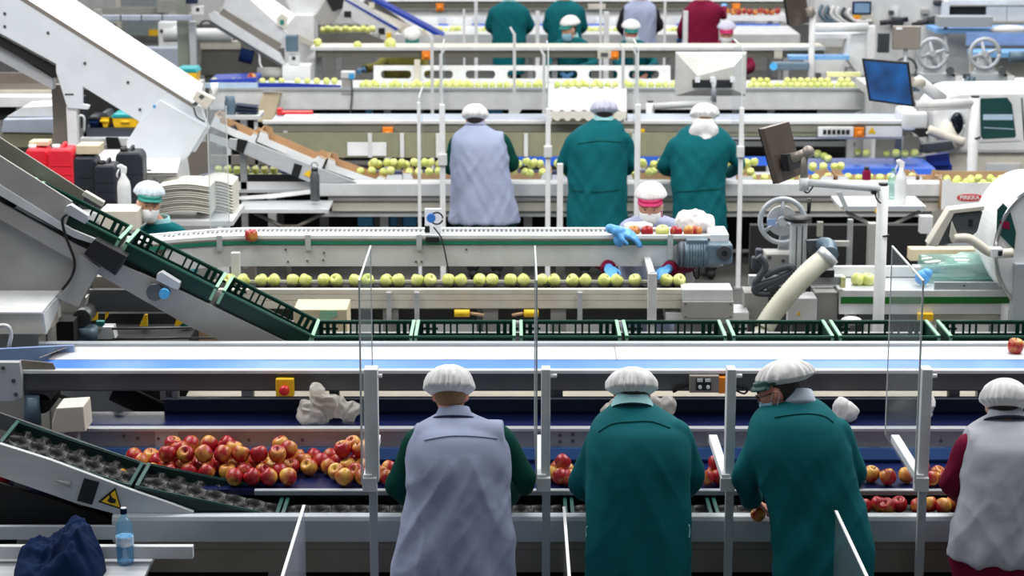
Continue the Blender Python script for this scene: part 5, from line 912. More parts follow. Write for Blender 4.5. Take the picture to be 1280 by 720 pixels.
# far left building front
Y = 43.5
T = Thing('roller_shutter', 'grey ribbed roller shutter far behind the white incline', 'shutter', (XX(175, 30, Y), Y, 0)); m = MB()
for k in range(16): z = .0 + k * .12; m.box(XX(153, 30, Y), XX(210, 30, Y), Y, Y + .03 + .02 * (k % 2), z, z + .118)
T.add('slat_curtain', m, 'shutter_grey'); T.add('guide_rail', MB().box(XX(146, 30, Y), XX(152, 30, Y), Y - .05, Y + .1, 0, 2.2), 'cream_paint'); T.add('warning_plate', MB().pb(186, 37, 198, 49, Y - .02, .02), 'yellow')
T = Thing('grey_canopy', 'grey beam housing crossing before the roller shutter', 'housing', (XX(165, 14, 42), 42, 0)); T.add('housing', MB().pb(98, 10, 205, 18, 42, .3), 'machine_grey'); T.add('side_housing', MB().pb(196, 0, 236, 16, 41.8, .3), 'machine_grey'); T.add('post', MB().box(XX(200, 20, 42), XX(204, 20, 42), 42.05, 42.25, 0, ZZ(12, 42)), 'machine_grey'); T.add('post', MB().box(XX(104, 20, 42), XX(108, 20, 42), 42.05, 42.25, 0, ZZ(12, 42)), 'machine_grey')
T = Thing('pump_cabinet', 'white pump cabinet with pipes beside the roller shutter', 'cabinet', (XX(215, 50, 36), 36, 0)); T.add('body', MB().box(XX(198, 50, 36), XX(224, 50, 36), 36, 36.6, 0, ZZ(28, 36)), 'white_paint', None, .01); T.add('pipe', MB().tube([P(206, 46, 35.9), P(222, 34, 35.9)], .05, 10), 'light_grey'); T.add('door_lock', MB().pb(200, 37, 204, 41, 35.98, .02), 'black')
one('low_barrier', MB().box(XX(176, 64, 33), XX(222, 64, 33), 33, 33.3, 0, ZZ(60, 33)), 'blue_panel_pale', 'plain pale low barrier right behind the white incline', 'barrier', None, .01).__setitem__('label', 'plain pale low barrier behind the white incline')
# ------------------------------------------------------------------ upper right: screens, sorters, white cabin
Y = 21.0
T = Thing('monitor_stand', 'white post and arm holding the lit blue monitor', 'stand', (XX(1218, 200, Y), Y, 0)); monitor_arm(T, 1219, 122, Y, .05, [(1219, 128, Y), (1143, 131, Y - .1)], ra=.042); T.add('lower_arm', MB().tube([P(1216, 133, Y), P(1146, 137, Y - .1)], .02, 10), 'light_grey'); T.add('post_ring', MB().tube([P(1219, 171, Y), P(1219, 173, Y)], .053, 16), 'black_rubber'); T.add('wall_arm', MB().tube([P(1146, 100, Y + .1), P(1178, 124, Y + .2)], .06, 12), 'light_grey')
T = Thing('monitor', 'tilted flat monitor with lit blue screen on a white arm', 'monitor', P(1110, 132, Y - .15)); q = [P(1077, 73, Y - .25), P(1136, 78, Y - .05), P(1143, 134, Y - .15), P(1086, 126, Y - .35)]
T.add('case', MB().prism(q, (.012, .05, 0)), 'black_plastic', None, .006); cq = sum(q, V()) / 4; T.add('display', MB().prism([cq + (p - cq) * .90 + V((-.002, -.008, 0)) for p in q], (0, .006, 0)), 'screen_lit', None, 0, 'lit blue display'); T.add('mount', MB().tube([P(1139, 102, Y - .05), P(1152, 104, Y + .1)], .05, 12), 'cream_paint')
l_ = MB()
for (u0, v0, u1, v1) in ((1086, 101, 1113, 104),): l_.ps([(u0, v0), (u1, v1), (u1, v1 + .8), (u0, v0 + .8)], Y - .31, .002)
Y = 22.5
T = Thing('operator_cabin', 'white rounded cabin with green tinted window', 'cabin', (XX(1240, 190, Y), Y + .4, 0)); z0, z1 = ZZ(192, Y), ZZ(115, Y)
body = [(1168, 192), (1166, 140), (1184, 118), (1200, 114), (1300, 113), (1340, 130), (1340, 192)]
T.add('shell', MB().ps(body, Y, .9), 'white_paint', None, .04); T.add('window', MB().ps([(1225, 123), (1259, 122), (1265, 130), (1270, 170), (1268, 172), (1229, 174), (1226, 170)], Y - .012, .02), 'tint_green', None, 0, 'green tinted window'); T.add('door_seam', MB().tube([P(1277, 122, Y - .0), P(1281, 175, Y)], .012, 6), 'dark_steel'); T.add('sill', MB().ps([(1224, 174), (1272, 172), (1276, 176), (1224, 178)], Y - .01, .02), 'light_grey')
for v in (143, 152): T.add('window_bar', MB().ps([(1229, v), (1266, v), (1266, v + 7), (1229, v + 7)] if v == 143 else [(1230, v + 7), (1267, v + 9), (1267, v + 10), (1230, v + 8)], Y - .018, .004), 'sky_belt_pale')
T.add('base', MB().box(XX(1172, 192, Y), XX(1335, 192, Y), Y + .05, Y + .85, 0, z0 + .02), 'cream_paint'); T.add('base_panel', MB().pb(1232, 204, 1275, 232, Y + .03, .03), 'light_grey', None, .01); T.add('base_seam', MB().pb(1226, 190, 1290, 192, Y + .02, .04), 'warm_steel'); T.add('dark_inlet', MB().ps([(1130, 142), (1182, 140), (1176, 168), (1150, 172), (1134, 160)], Y + .3, .1), 'void_dark'); T.add('mirror', MB().ell(P(1196, 155, Y - .05), (.075, .03, .125)), 'screen_glass'); T.add('mirror_rim', MB().tube([P(1196, 155, Y - .06) + V((.08 * cos(k * .35), 0, .13 * sin(k * .35))) for k in range(19)], .012, 6), 'pale_steel'); T.add('funnel', MB().lathe(P(1184, 172, Y - .02), [(.13, -.1), (.12, 0), (.05, .18), (0, .18)], 16), 'cream_paint'); T.add('bumper', MB().tube(smooth_path([P(1160, 162, Y - .1), P(1180, 170, Y - .1), P(1205, 178, Y - .1)], 4), .05, 10), 'cream_paint')
one('rooftop_lamp', MB().lathe(P(1219, 119, 20.95), [(0, 0), (.05, 0), (.04, .03), (0, .045)], 14), 'black_plastic', 'small black cap lamp on the white monitor post', 'lamp') if False else None
Y = 24.5
def sorter(lab, px, Y):
    T = Thing('sizing_machine', lab, 'machine', (XX(px, 150, Y), Y + .1, 0)); dx = px - 1165
    hand_wheel(T, px, 67, Y, .165, spokes=4, rim=.024, a0=.3); T.add('gear_block', MB().pb(px - 14, 92, px + 28, 104, Y - .02, .2), 'rail_grey', None, .006); T.add('wheel_bracket', MB().ps([(px - 14, 94), (px - 6, 66), (px + 6, 66), (px + 14, 94)], Y + .05, .06), 'light_grey'); c = P(px + 21, 88, Y - .03); T.add('bearing', MB().tube([c, c - V((0, .05, 0))], .045, 14), 'dark_steel'); T.add('white_label', MB().pb(px + 28, 95, px + 37, 112, Y - .05, .02), 'white_paint'); T.add('wedge', MB().ps([(px + 24, 86), (px + 38, 96), (px + 24, 96)], Y - .02, .03), 'machine_grey'); T.add('dark_slot', MB().pb(px - 8, 104, px + 18, 107, Y - .02, .02), 'black_plastic'); T.add('lower_block', MB().pb(px - 10, 107, px + 26, 114, Y, .2), 'light_grey'); T.add('column', MB().box(XX(px - 6, 110, Y), XX(px + 16, 110, Y), Y + .05, Y + .2, 0, ZZ(112, Y)), 'rail_grey')
    for k in range(2): T.add('hose', MB().tube(smooth_path([P(px - 20 + 6 * k, 96, Y - .05), P(px - 24 + 6 * k, 104, Y - .06), P(px - 26 + 6 * k, 114, Y - .06)], 4), .03, 8), 'motor_blue')
    T.add('valve', MB().pb(px - 26, 92, px - 18, 99, Y - .06, .08), 'hose_dark', None, .01)
sorter('pale hand wheel sorter beside the lit blue monitor', 1166, Y); sorter('pale hand wheel sorter above the roof of the white cabin', 1231, Y)
one('machine_table', MB().box(XX(1090, 112, Y), XX(1340, 112, Y), Y + .3, Y + 1.2, ZZ(112, Y) - .1, ZZ(112, Y)).box(XX(1100, 112, Y), XX(1104, 112, Y), Y + .4, Y + .5, 0, ZZ(112, Y) - .1).box(XX(1260, 112, Y), XX(1264, 112, Y), Y + .4, Y + .5, 0, ZZ(112, Y) - .1), 'light_grey', 'pale machine table behind the hand wheel sorters', 'table')
T = Thing('control_terminal', 'square grey brown terminal box on a short pole behind the lit blue monitor', 'terminal', P(1134, 76, 24)); T.add('case', MB().pb(1117, 33, 1151, 62, 24, .12), 'warm_steel', None, .008); T.add('case_label', MB().pb(1120, 34, 1128, 37, 23.995, .006), 'white_paint'); T.add('pole', MB().tube([P(1132, 62, 24.05), V((XX(1132, 62, 24.05), 24.05, 0))], .025, 10), 'rail_grey'); c = P(1132, 86, 24.05); T.add('ring_handle', MB().tube(arc(c, .12, 0, 2 * pi, 24), .015, 8), 'dark_steel')
Y = 28.5
T = Thing('blue_belt_machine', 'pale machine with light blue belts and grey covers in the upper corner', 'machine', (XX(1220, 50, Y), Y, 0))
T.add('blue_belt', MB().box(XX(1170, 36, Y), XX(1340, 36, Y), Y, Y + .7, ZZ(37, Y) - .05, ZZ(37, Y)), 'sky_belt'); T.add('blue_belt', MB().box(XX(1195, 66, Y), XX(1340, 66, Y), Y - 1.2, Y - .7, ZZ(66, Y - 1.2) - .06, ZZ(66, Y - 1.2)), 'sky_belt'); T.add('grey_cover', MB().pb(1174, 21, 1241, 34, Y - .1, .3), 'rail_grey', None, .006); T.add('long_cover', MB().pb(1176, 0, 1340, 6, Y + .9, .3), 'white_paint'); T.add('dark_opening', MB().pb(1186, 8, 1235, 19, Y + 1.0, .02), 'void_dark'); T.add('white_doors', MB().pb(1233, 8, 1340, 27, Y + .95, .05), 'white_paint', None, .004); T.add('door_gap', MB().pb(1258, 8, 1259, 27, Y + .945, .01), 'machine_grey'); T.add('side_sheet', MB().pb(1208, 41, 1340, 57, Y - .6, .03), 'blue_panel', None, .004); T.add('white_roll', MB().ell(P(1262, 37, Y - .05), (.25, .08, .06)), 'cloth_white'); T.add('motor', MB().tube([P(1262, 71, Y - 1.3), P(1290, 71, Y - 1.3)], .07, 14), 'motor_blue'); T.add('corner_post', MB().box(XX(1176, 30, Y + .8), XX(1186, 30, Y + .8), Y + .8, Y + .9, 0, ZZ(2, Y + .8)), 'light_grey'); T.add('post', MB().box(XX(1180, 50, Y + .1), XX(1184, 50, Y + .1), Y + .1, Y + .16, 0, ZZ(34, Y)), 'light_grey'); T.add('under_sheet', MB().box(XX(1160, 60, Y), XX(1340, 60, Y), Y + .75, Y + .8, 0, ZZ(37, Y) - .02), 'light_grey'); T.add('table_skirt', MB().box(XX(1198, 70, Y), XX(1340, 70, Y), Y - .75, Y - .7, 0, ZZ(66, Y - 1.2) - .06), 'cream_paint')
Y = 29.5
T = Thing('valve_machine', 'pale machine front crowded with hoses, valves and a small screen', 'machine', (XX(1090, 20, Y), Y + .3, 0)); T.add('front_plate', MB().box(XX(1018, 20, Y), XX(1178, 20, Y), Y, Y + .4, 0, ZZ(-6, Y)), 'light_grey', None, .006)
c = T.add('screen_frame', MB().pb(1066, 2, 1089, 18, Y - .05, .05), 'cloth_navy', None, .004); T.add('display', MB().pb(1068, 4, 1087, 16, Y - .055, .01), 'small_screen', c); T.add('button_plate', MB().pb(1063, 18, 1092, 28, Y - .03, .03), 'cream_paint'); T.add('stop_plate', MB().pb(1066, 19, 1076, 27, Y - .04, .02), 'yellow'); q = P(1071, 23, Y - .04); T.add('stop_button', MB().tube([q, q - V((0, .03, 0))], .03, 12), 'orange')
rnd = random.Random(5)
for k in range(9):
    u, v = 1030 + rnd.random() * 140, 4 + rnd.random() * 26
    if 1058 < u < 1095: u += 40
    T.add('valve', MB().pb(u, v, u + 5 + rnd.random() * 5, v + 4 + rnd.random() * 4, Y - .1, .1), rnd.choice(['hose_dark', 'machine_grey', 'motor_blue', 'dark_steel']), None, .01)
for k in range(6):
    u = 1028 + k * 7; T.add('hose', MB().tube(smooth_path([P(u, 6 + k, Y - .08), P(u - 3, 18, Y - .1), P(u + 8, 27, Y - .1), P(u + 26, 26, Y - .08)], 4), .025, 7), rnd.choice(['hose_dark', 'motor_blue', 'light_grey']))
for (a_, b_) in (((1100, 29), (1135, 24)), ((1140, 32), (1172, 22))): T.add('black_rod', MB().tube([P(*a_, Y - .15), P(*b_, Y - .15)], .035, 8), 'hose_black')
for q in ((1115, 22, 1130, 37), (1160, 22, 1174, 34), (1168, 0, 1180, 8)): T.add('black_joint', MB().pb(*q, Y - .2, .15), 'hose_black', None, .03)
T.add('white_tag', MB().pb(1115, 9, 1123, 22, Y - .03, .02), 'white_paint')
Y = 27.2
T = Thing('white_duct', 'white boxy duct and frame behind the lit blue monitor', 'duct', (XX(1060, 60, Y), Y, 0)); T.add('cross_tube', MB().tube([P(1012, 35, Y), P(1085, 34, Y)], .06, 12), 'white_paint'); T.add('tube_post', MB().box(XX(1083, 60, Y), XX(1093, 60, Y), Y - .05, Y + .05, 0, ZZ(32, Y)), 'white_paint', None, .006); T.add('side_block', MB().ps([(1056, 70), (1064, 42), (1084, 40), (1084, 92), (1075, 96)], Y + .1, .4), 'white_paint', None, .006); T.add('block_base', MB().box(XX(1062, 90, Y), XX(1084, 90, Y), Y + .15, Y + .45, 0, ZZ(88, Y)), 'light_grey'); T.add('sheet_pile', MB().pb(1018, 42, 1062, 48, Y + .3, .3), 'cloth_white'); T.add('dark_gap', MB().pb(1098, 42, 1112, 66, Y + .6, .1), 'hose_dark')
T.add('inner_shelf', MB().pb(1000, 58, 1060, 68, Y + .5, .05), 'cream_paint'); T.add('blue_edge', MB().pb(986, 70, 1062, 75, Y - .1, .2), 'sky_belt'); T.add('hopper', MB().ps([(1005, 75), (1056, 75), (1048, 91), (1010, 91)], Y - .1, .1), 'light_grey'); T.add('teal_clamp', MB().pb(965, 78, 1012, 88, Y - .3, .12), 'motor_blue', None, .02); T.add('teal_clamp_knob', MB().tube([P(967, 83, Y - .3), P(967, 83, Y - .36)], .05, 12), 'sky_plastic'); T.add('rear_strip', MB().pb(1034, 91, 1076, 96, Y - .4, .1), 'pale_yellow')
Y = 26.0
T = Thing('monitor', 'brown metal backed monitor at the top edge beside the maroon coat', 'monitor', P(994, 32, 27)); T.add('case', MB().prism([P(980, -8, 27), P(1004, -8, 27.2), P(1010, 28, 27.2), P(986, 33, 27)], (.03, .02, 0)), 'bronze_steel', None, .006); T.add('mount', MB().tube([P(1008, 16, 27), P(1018, 13, 27)], .06, 12), 'warm_steel'); T.add('display', MB().prism([P(980.5, -8, 26.99), P(986.5, 32, 26.99), P(983.5, 30, 26.99), P(978, -8, 26.99)], (0, .01, 0)), 'screen_glass'); T.add('pole', MB().tube([P(1016, 12, 27.05), V((XX(1016, 12, 27.05), 27.05, 0))], .04, 10), 'light_grey')
# parts of the middle line at its far end
Y = 21.9
T = Thing('tilted_chute', 'chute of steel and royal blue lying over the belt near the brown backed monitor', 'chute', P(1130, 215, Y)); T.add('steel_side', MB().ps([(1080, 204), (1157, 195), (1158, 203), (1086, 213)], Y, .05), 'steel'); T.add('blue_side', MB().ps([(1157, 195), (1186, 191), (1188, 206), (1160, 208)], Y, .05), 'royal_belt'); T.add('blue_belt', MB().ps([(1086, 213), (1160, 204), (1190, 206), (1190, 213)], Y + .06, .3), 'royal_belt'); T.add('stand', MB().box(XX(1120, 213, Y), XX(1126, 213, Y), Y + .1, Y + .16, 0, ZZ(210, Y)), 'steel')
T.add('dark_motor', MB().ps([(1150, 191), (1152, 180), (1190, 176), (1194, 186), (1160, 192)], Y - .1, .1), 'hose_dark', None, .01)
T = Thing('dark_void_sheet', 'dark sheet and steel posts filling the void behind the folding shelf and hand wheel', 'machine', P(1060, 340, 16.5)); T.loc.z = 0; T.o.location = T.loc
T.add('back_sheet', MB().box(XX(938, 300, 17), XX(1158, 300, 17), 17, 17.1, 0, ZZ(282, 17)), 'void_dark'); T.add('steel_post', MB().box(XX(1086, 300, 16.6), XX(1096, 300, 16.6), 16.6, 16.7, 0, ZZ(280, 16.6)), 'machine_grey'); T.add('steel_post', MB().box(XX(1060, 300, 16.7), XX(1066, 300, 16.7), 16.7, 16.76, 0, ZZ(275, 16.7)), 'steel'); T.add('cross_bar', MB().pb(1030, 302, 1062, 308, 16.6, .05), 'machine_grey'); T.add('white_bracket', MB().pb(1151, 271, 1166, 292, 16.5, .1), 'light_grey'); T.add('link', MB().pb(1022, 278, 1029, 296, 16.5, .05), 'olive_grey')  # dark sheet fills the black void behind the hand wheel
# ------------------------------------------------------------------ people
def bake(mb, voxel, it=4, fac=.5):
    o = bpy.data.objects.new('bake', mb.mesh('bake')); COL.objects.link(o)
    r = o.modifiers.new('r', 'REMESH'); r.mode = 'VOXEL'; r.voxel_size = voxel; r.use_smooth_shade = True
    if it: s = o.modifiers.new('s', 'SMOOTH'); s.factor = fac; s.iterations = it
    bpy.context.view_layer.update(); dg = bpy.context.evaluated_depsgraph_get()
    me = bpy.data.meshes.new_from_object(o.evaluated_get(dg)); old = o.data
    bpy.data.objects.remove(o); bpy.data.meshes.remove(old); return me
def loft(mb, rings, n=30, e=2.3, grow=0.):
    vs = []
    for c, w, d in rings:
        for k in range(n):
            a = 2 * pi * k / n; ca, sa = cos(a), sin(a)
            vs.append(c + V(((w + grow) * abs(ca) ** (2 / e) * (1 if ca > 0 else -1), (d + grow) * abs(sa) ** (2 / e) * (1 if sa > 0 else -1), 0)))
    m = len(rings)
    return mb.add(vs, [(i * n + k, i * n + (k + 1) % n, (i + 1) * n + (k + 1) % n, (i + 1) * n + k) for i in range(m - 1) for k in range(n)] + [list(range(n))[::-1], [(m - 1) * n + k for k in range(n)]], True)
def spline_rings(rg, k=5):
    pts = smooth_path([c for c, w, d in rg], k); ws = smooth_path([(w, d, 0) for c, w, d in rg], k)
    return [(p, q.x, q.y) for p, q in zip(pts, ws)]
def folds(me, amp, seed, z0, z1, slant=0., fine=.12, fx=6.5, fz=1.1):
    me.update(); nn = [v.normal.copy() for v in me.vertices]; cc = []
    for v, vn in zip(me.vertices, nn):
        p = v.co; t = min(1, max(0, (z1 - p.z) / (z1 - z0))); w = .18 * noise.noise(p * 3 + V((seed, 1, 2)))
        a = noise.noise(V(((p.x + w * .3) * fx + slant * p.z * 5, p.y * 4, p.z * fz)) + V((seed * 7.1, seed, 0)))
        b = noise.noise(V(((p.x + p.z * .55) * 8, p.y * 3, (p.z * .8 - p.x * .6) * 1.6)) + V((0, seed * 3.3, 5)))
        b2 = noise.noise(V(((p.x - p.z * .6) * 8, p.y * 3, (p.z * .8 + p.x * .6) * 1.6)) + V((2, seed * 1.7, 9)))
        d = amp * ((.8 - 2.4 * abs(a)) * (.35 + .8 * t) + .75 * (.7 - 2.6 * abs(b)) * (1.1 - .4 * t) + .75 * (.7 - 2.6 * abs(b2)) + fine * noise.noise(p * 24))
        d *= min(1, max(0, (z1 - p.z - .03) / .14))
        cc.extend(p + vn * d)
    me.vertices.foreach_set('co', cc); me.update()
def frame3(d, up):
    d = d.normalized(); s = d.cross(up); s = s.normalized() if s.length > 1e-4 else V((1, 0, 0)); return d, s, s.cross(d)
def hand(mb, w, d, up, side, s=1., curl=.45, fat=1.):
    d, lat, n = frame3(d, up); lat = lat * side                      # lat points to the thumb side
    for k in range(4):
        o = (.030 - .020 * k) * s; kn = w + d * (.088 - .006 * abs(k - 1)) * s + lat * o
        mb.cap(w + d * .01 * s + lat * o * .55, kn, .0135 * s * fat, .0115 * s * fat, 8)
        L = (.040, .045, .042, .032)[k] * s; dd = d.copy(); p = kn; r = .0095 * s * fat
        for j in range(3):
            a = curl * (.6, 1., .9)[j]; dd = (dd * cos(a) - n * sin(a)).normalized(); q = p + dd * L * (1, .72, .55)[j]
            mb.cap(p, q, r, r * .9, 8); p = q; r *= .9
    t0 = w + d * .028 * s + lat * .028 * s; t1 = t0 + (d * .65 + lat * .62 - n * .35).normalized() * .042 * s; t2 = t1 + (d * .9 + lat * .12 - n * .45).normalized() * .034 * s
    mb.cap(w + d * .012 * s + lat * .012 * s, t0, .015 * s * fat, .0145 * s * fat, 8); mb.cap(t0, t1, .0135 * s * fat, .011 * s * fat, 8); mb.cap(t1, t2, .0105 * s * fat, .0085 * s * fat, 8)
    mb.cap(w - d * .03 * s, w + d * .03 * s, .024 * s * fat, .022 * s * fat, 10)
def head_shape(mb, c, R, s=1.):
    n, m = 36, 26; vs = []
    for i in range(m + 1):
        t = pi * i / m
        for k in range(n):
            a = 2 * pi * k / n; x, y, z = sin(t) * cos(a), sin(t) * sin(a), cos(t)
            jaw = max(0, -z); X = .0765 * x * (1 - .28 * jaw ** 1.5); Y_ = .097 * y * (1 - .14 * jaw) + .012 * jaw; Z = .117 * z
            if y > 0:
                ex = min(abs(X - .032), abs(X + .032)); Y_ -= .010 * math.exp(-(ex / .016) ** 2 - ((Z - .005) / .013) ** 2); Y_ += .005 * math.exp(-((Z - .028) / .012) ** 2) * y
                Y_ += .020 * math.exp(-(X / .010) ** 2 - ((Z + .024) / .020) ** 2) + .006 * math.exp(-(X / .022) ** 2 - ((Z + .062) / .008) ** 2); Y_ += .006 * math.exp(-(X / .02) ** 2 - ((Z + .1) / .015) ** 2)
            vs.append(c + R @ (V((X, Y_, Z)) * s))
    mb.add(vs, [(i * n + k, (i + 1) * n + k, (i + 1) * n + (k + 1) % n, i * n + (k + 1) % n) for i in range(m) for k in range(n)], True)
    for sx in (-1, 1):
        e = R @ Matrix.Rotation(sx * -.35, 3, 'Z'); mb.ell(c + R @ (V((sx * .078, -.008, -.006)) * s), (.010 * s, .020 * s, .032 * s), e, 10, 8)
def cap_mesh(c, R, half, s=1., seed=0., off=(0, -.012, .05), tmax=1.80, amp=.009, band=(.081, .098), sag=0.):
    a, b, h = half; h *= 1.28; off = (off[0], off[1] - .014, off[2] - .026); n, m = 108, 26; vs = []; fs = []
    for i in range(m + 1):
        t = tmax * i / m
        for k in range(n):
            u = 2 * pi * k / n; w = amp * ((1.0 - 1.7 * abs(sin(9 * u + seed + 1.2 * sin(3 * u) + .5 * t))) * (.7 + .6 * noise.noise(V((cos(u) * 1.5, sin(u) * 1.5, seed)))) + .8 * noise.noise(V((cos(u) * 2.2, sin(u) * 2.2, t * 1.3 + seed)))) * min(1, t * 1.1) * (1.0 if t < 1.2 else 1.25)
            x, y, z = sin(t) * cos(u), sin(t) * sin(u), cos(t)
            p = V(((a + w) * x, (b + w) * y, (h + w * .5) * z)); p.z -= sag * max(0, -y) ** 2 * .05
            if i > m - 3: f = (i - (m - 3)) / 3; q = V((band[0] * cos(u), band[1] * sin(u) + .008, p.z - .006)); p = p.lerp(q, f * .85)
            vs.append(c + R @ ((p + V(off)) * s))
    fs = [(i * n + k, (i + 1) * n + k, (i + 1) * n + (k + 1) % n, i * n + (k + 1) % n) for i in range(m) for k in range(n)] + [[m * n + k for k in range(n)]]
    return MB().add(vs, fs, True)
def on_surface(bvh, px, py, lift=.004):
    o = V((0, 0, H)); d = ray(px, py).normalized(); h = bvh.ray_cast(o, d)
    return h[0] - d * lift if h[0] is not None else None
def bvh_of(me): return BVHTree.FromPolygons([v.co.copy() for v in me.vertices], [list(p.vertices) for p in me.polygons])
ALLP = []
def person(label, Y, rings, arms, head, coat='cloth_teal', vest=None, hem=.45, capm='cap_white', cap=(.118, .122, .085), capo=(0, -.012, .05), visor=None, mask=None, hair='hair_dark', collar=None, gloves=None, fac=1, voxel=.012, seed=1., amp=.008, skin='skin', sleeve=(.074, .062, .052), seams=(), piping=None, curl=.45, yaw=0., pitch=.5, roll=0., hs=1., capamp=.013, trousers='cloth_dark', trousers_hem=None, hood=None, sag=0., group=None):
    hx, hy, hdy = head; hc = P(hx, hy, Y + hdy)
    R = Matrix.Rotation(yaw + (pi if fac < 0 else 0), 3, 'Z') @ Matrix.Rotation(-pitch, 3, 'X') @ Matrix.Rotation(roll, 3, 'Y')
    rg = []
    for py, xl, xr, dy, dh in rings:
        c = P((xl + xr) / 2, py, Y + dy); rg.append((c, (xr - xl) / 2 / S(py, Y + dy), dh))
    base = V((rg[-1][0].x, Y, 0)); T = Thing('person', label, 'person', base, group)
    cr = list(rg)
    low = V((rg[-1][0].x, rg[-1][0].y, hem))
    if rg[-1][0].z > hem + .05: cr.append((low.lerp(rg[-1][0], .5), rg[-1][1] * (1. if not vest else .95), rg[-1][2])); cr.append((low, rg[-1][1] * (1.01 if not vest else .93), rg[-1][2]))
    k = .88 if vest else 1.
    coat_r = spline_rings([(c, w * k, d * k) for c, w, d in cr]); body_r = spline_rings([(c, w * .84, d * .84) for c, w, d in rg])
    # the body: torso, neck, head, arms, hands, legs, feet as one surface
    B = MB(); loft(B, body_r); nk = rg[0][0]; up = R @ V((0, 0, 1))
    B.cap(nk - V((0, 0, .05)), hc + R @ (V((0, -.02, -.05)) * hs), .062 * hs, .054 * hs, 14); head_shape(B, hc, R, hs)
    ws = []
    for i, A in enumerate(arms):
        q = [P(px, py, Y + dy) for px, py, dy in A]; sd = -1 if q[0].x < base.x else 1; d = ((q[3] - q[2]) if len(q) > 3 else (q[2] - q[1])).normalized()
        B.cap(q[0], q[1], sleeve[0] * .72, sleeve[1] * .68, 12); B.cap(q[1], q[2], sleeve[1] * .66, .027, 12)
        upv = V((0, 0, 1)) if abs(d.z) < .8 else V((0, fac, 0))
        thumb = -sd * 1.0 * (1 if fac > 0 else 1)
        lat = d.cross(upv); side = 1 if (lat.x * -sd) > 0 else -1
        hand(B, q[2] + d * .02, d, upv, side, 1., curl, .86 if gloves else 1.); ws.append((q[2], d, upv, side))
    hipc = V((base.x, rg[-1][0].y, .92 if rg[-1][0].z < .9 else min(.92, rg[-1][0].z)))
    for sx in (-1, 1):
        h = hipc + V((sx * .09, 0, 0)); kn = V((base.x + sx * .10, hipc.y + .02 * fac, .50)); an = V((base.x + sx * .11, hipc.y - .01 * fac, .085))
        B.cap(h, kn, .082, .058, 12); B.cap(kn, an, .056, .038, 12); B.cap(an + V((0, -.03 * fac, -.045)), an + V((0, .16 * fac, -.055)), .036, .028, 10)
    bm_ = bake(B, voxel * .62, 2, .4); T.addme('body', bm_, skin)
    tr = MB()
    for sx in (-1, 1):
        tr.cap(hipc + V((sx * .09, 0, 0)), V((base.x + sx * .10, hipc.y + .02 * fac, .50)), .098, .078, 14); tr.cap(V((base.x + sx * .10, hipc.y + .02 * fac, .50)), V((base.x + sx * .11, hipc.y - .01 * fac, .13)), .078, .066, 14)
    tm = bake(tr, .016, 3); folds(tm, .006, seed, .1, .9); T.addme('trousers', tm, trousers)
    for sx in (-1, 1):
        an = V((base.x + sx * .11, hipc.y - .01 * fac, .05)); T.add('shoe', MB().cap(an + V((0, -.035 * fac, 0)), an + V((0, .17 * fac, -.008)), .046, .038, 12), 'black_rubber')
    # coat with sleeves
    Cm = MB(); loft(Cm, coat_r)
    for A in arms:
        q = [P(px, py, Y + dy) for px, py, dy in A]; cpt = V((base.x, q[0].y, q[0].z - .02)); inn = q[0].lerp(cpt, .35)
        pth = smooth_path([inn, q[0], q[0].lerp(q[1], .55), q[1], q[1].lerp(q[2], .5), q[2]], 5); n = len(pth)
        rr = [sleeve[0] + (sleeve[1] - sleeve[0]) * min(1, i / (n * .55)) if i < n * .6 else sleeve[1] + (sleeve[2] - sleeve[1]) * (i - n * .6) / (n * .4) for i in range(n)]
        Cm.tube(pth, rr, 16); Cm.ell(pth[0], (sleeve[0],) * 3)
    cm = bake(Cm, voxel, 4, .5); z1 = rg[0][0].z; folds(cm, amp * (.8 if vest else 1), seed, z1 - .8, z1 - .1)
    cb = bvh_of(cm); top = cb; co = T.addme('coat', cm, coat)
    if vest:
        vm_, sc = vest; Vm = MB(); loft(Vm, spline_rings([(c, w * sc, d * sc + .02) for c, w, d in rg]))
        for A in arms:
            q = [P(px, py, Y + dy) for px, py, dy in A]; cpt = V((base.x, q[0].y, q[0].z - .02)); a_ = q[0].lerp(cpt, .55); b_ = q[0].lerp(cpt, -.12); Vm.tube([a_, a_.lerp(b_, .5), b_], [sleeve[0] * 1.34, sleeve[0] * 1.32, sleeve[0] * 1.22], 18)
        vm = bake(Vm, voxel, 6, .5); folds(vm, amp * 1.15, seed + 3, z1 - .7, z1 - .1); top = bvh_of(vm); T.addme('vest', vm, vm_)
    for i, (nm, m_, r_, pts) in enumerate(seams):
        pts = [(p.x, p.y) for p in smooth_path([(u, v, 0) for u, v in pts], 4)]; hp = [on_surface(top if nm != 'pocket_edge' else cb, *p) for p in pts]; hp = [p for p in hp if p is not None and abs(p.y - Y) < .8]
        if len(hp) > 1: T.add(nm, MB().tube(smooth_path(hp, 4), r_, 6), m_)
    if collar:
        m_, w0, w1, hh, dz = collar; a = nk + V((0, 0, dz)); lean = (hc - nk); n = 34; vs = []
        prof = [(w1, -hh * .55), (w1 * .97, -hh * .2), (w0 + .008, hh * .5), (w0, hh * .55), (w0 - .006, hh * .45), (w1 * .85, -hh * .45)]
        cm_ = MB(); ax = V((0, lean.y, max(lean.z, .05) * 1.4)).normalized(); q = V((0, 0, 1)).rotation_difference(ax).to_matrix()
        cm_.lathe(a, prof + [prof[0]], n, q @ Matrix.Diagonal((1, .82, 1))); T.add('collar', cm_, m_)
        if piping: T.add('neck_piping', MB().tube([a + q @ V(((w1 + .007) * cos(t), (w1 + .007) * .82 * sin(t), -hh * .50)) for t in [2 * pi * i / 40 for i in range(41)]], .0055, 7), piping)
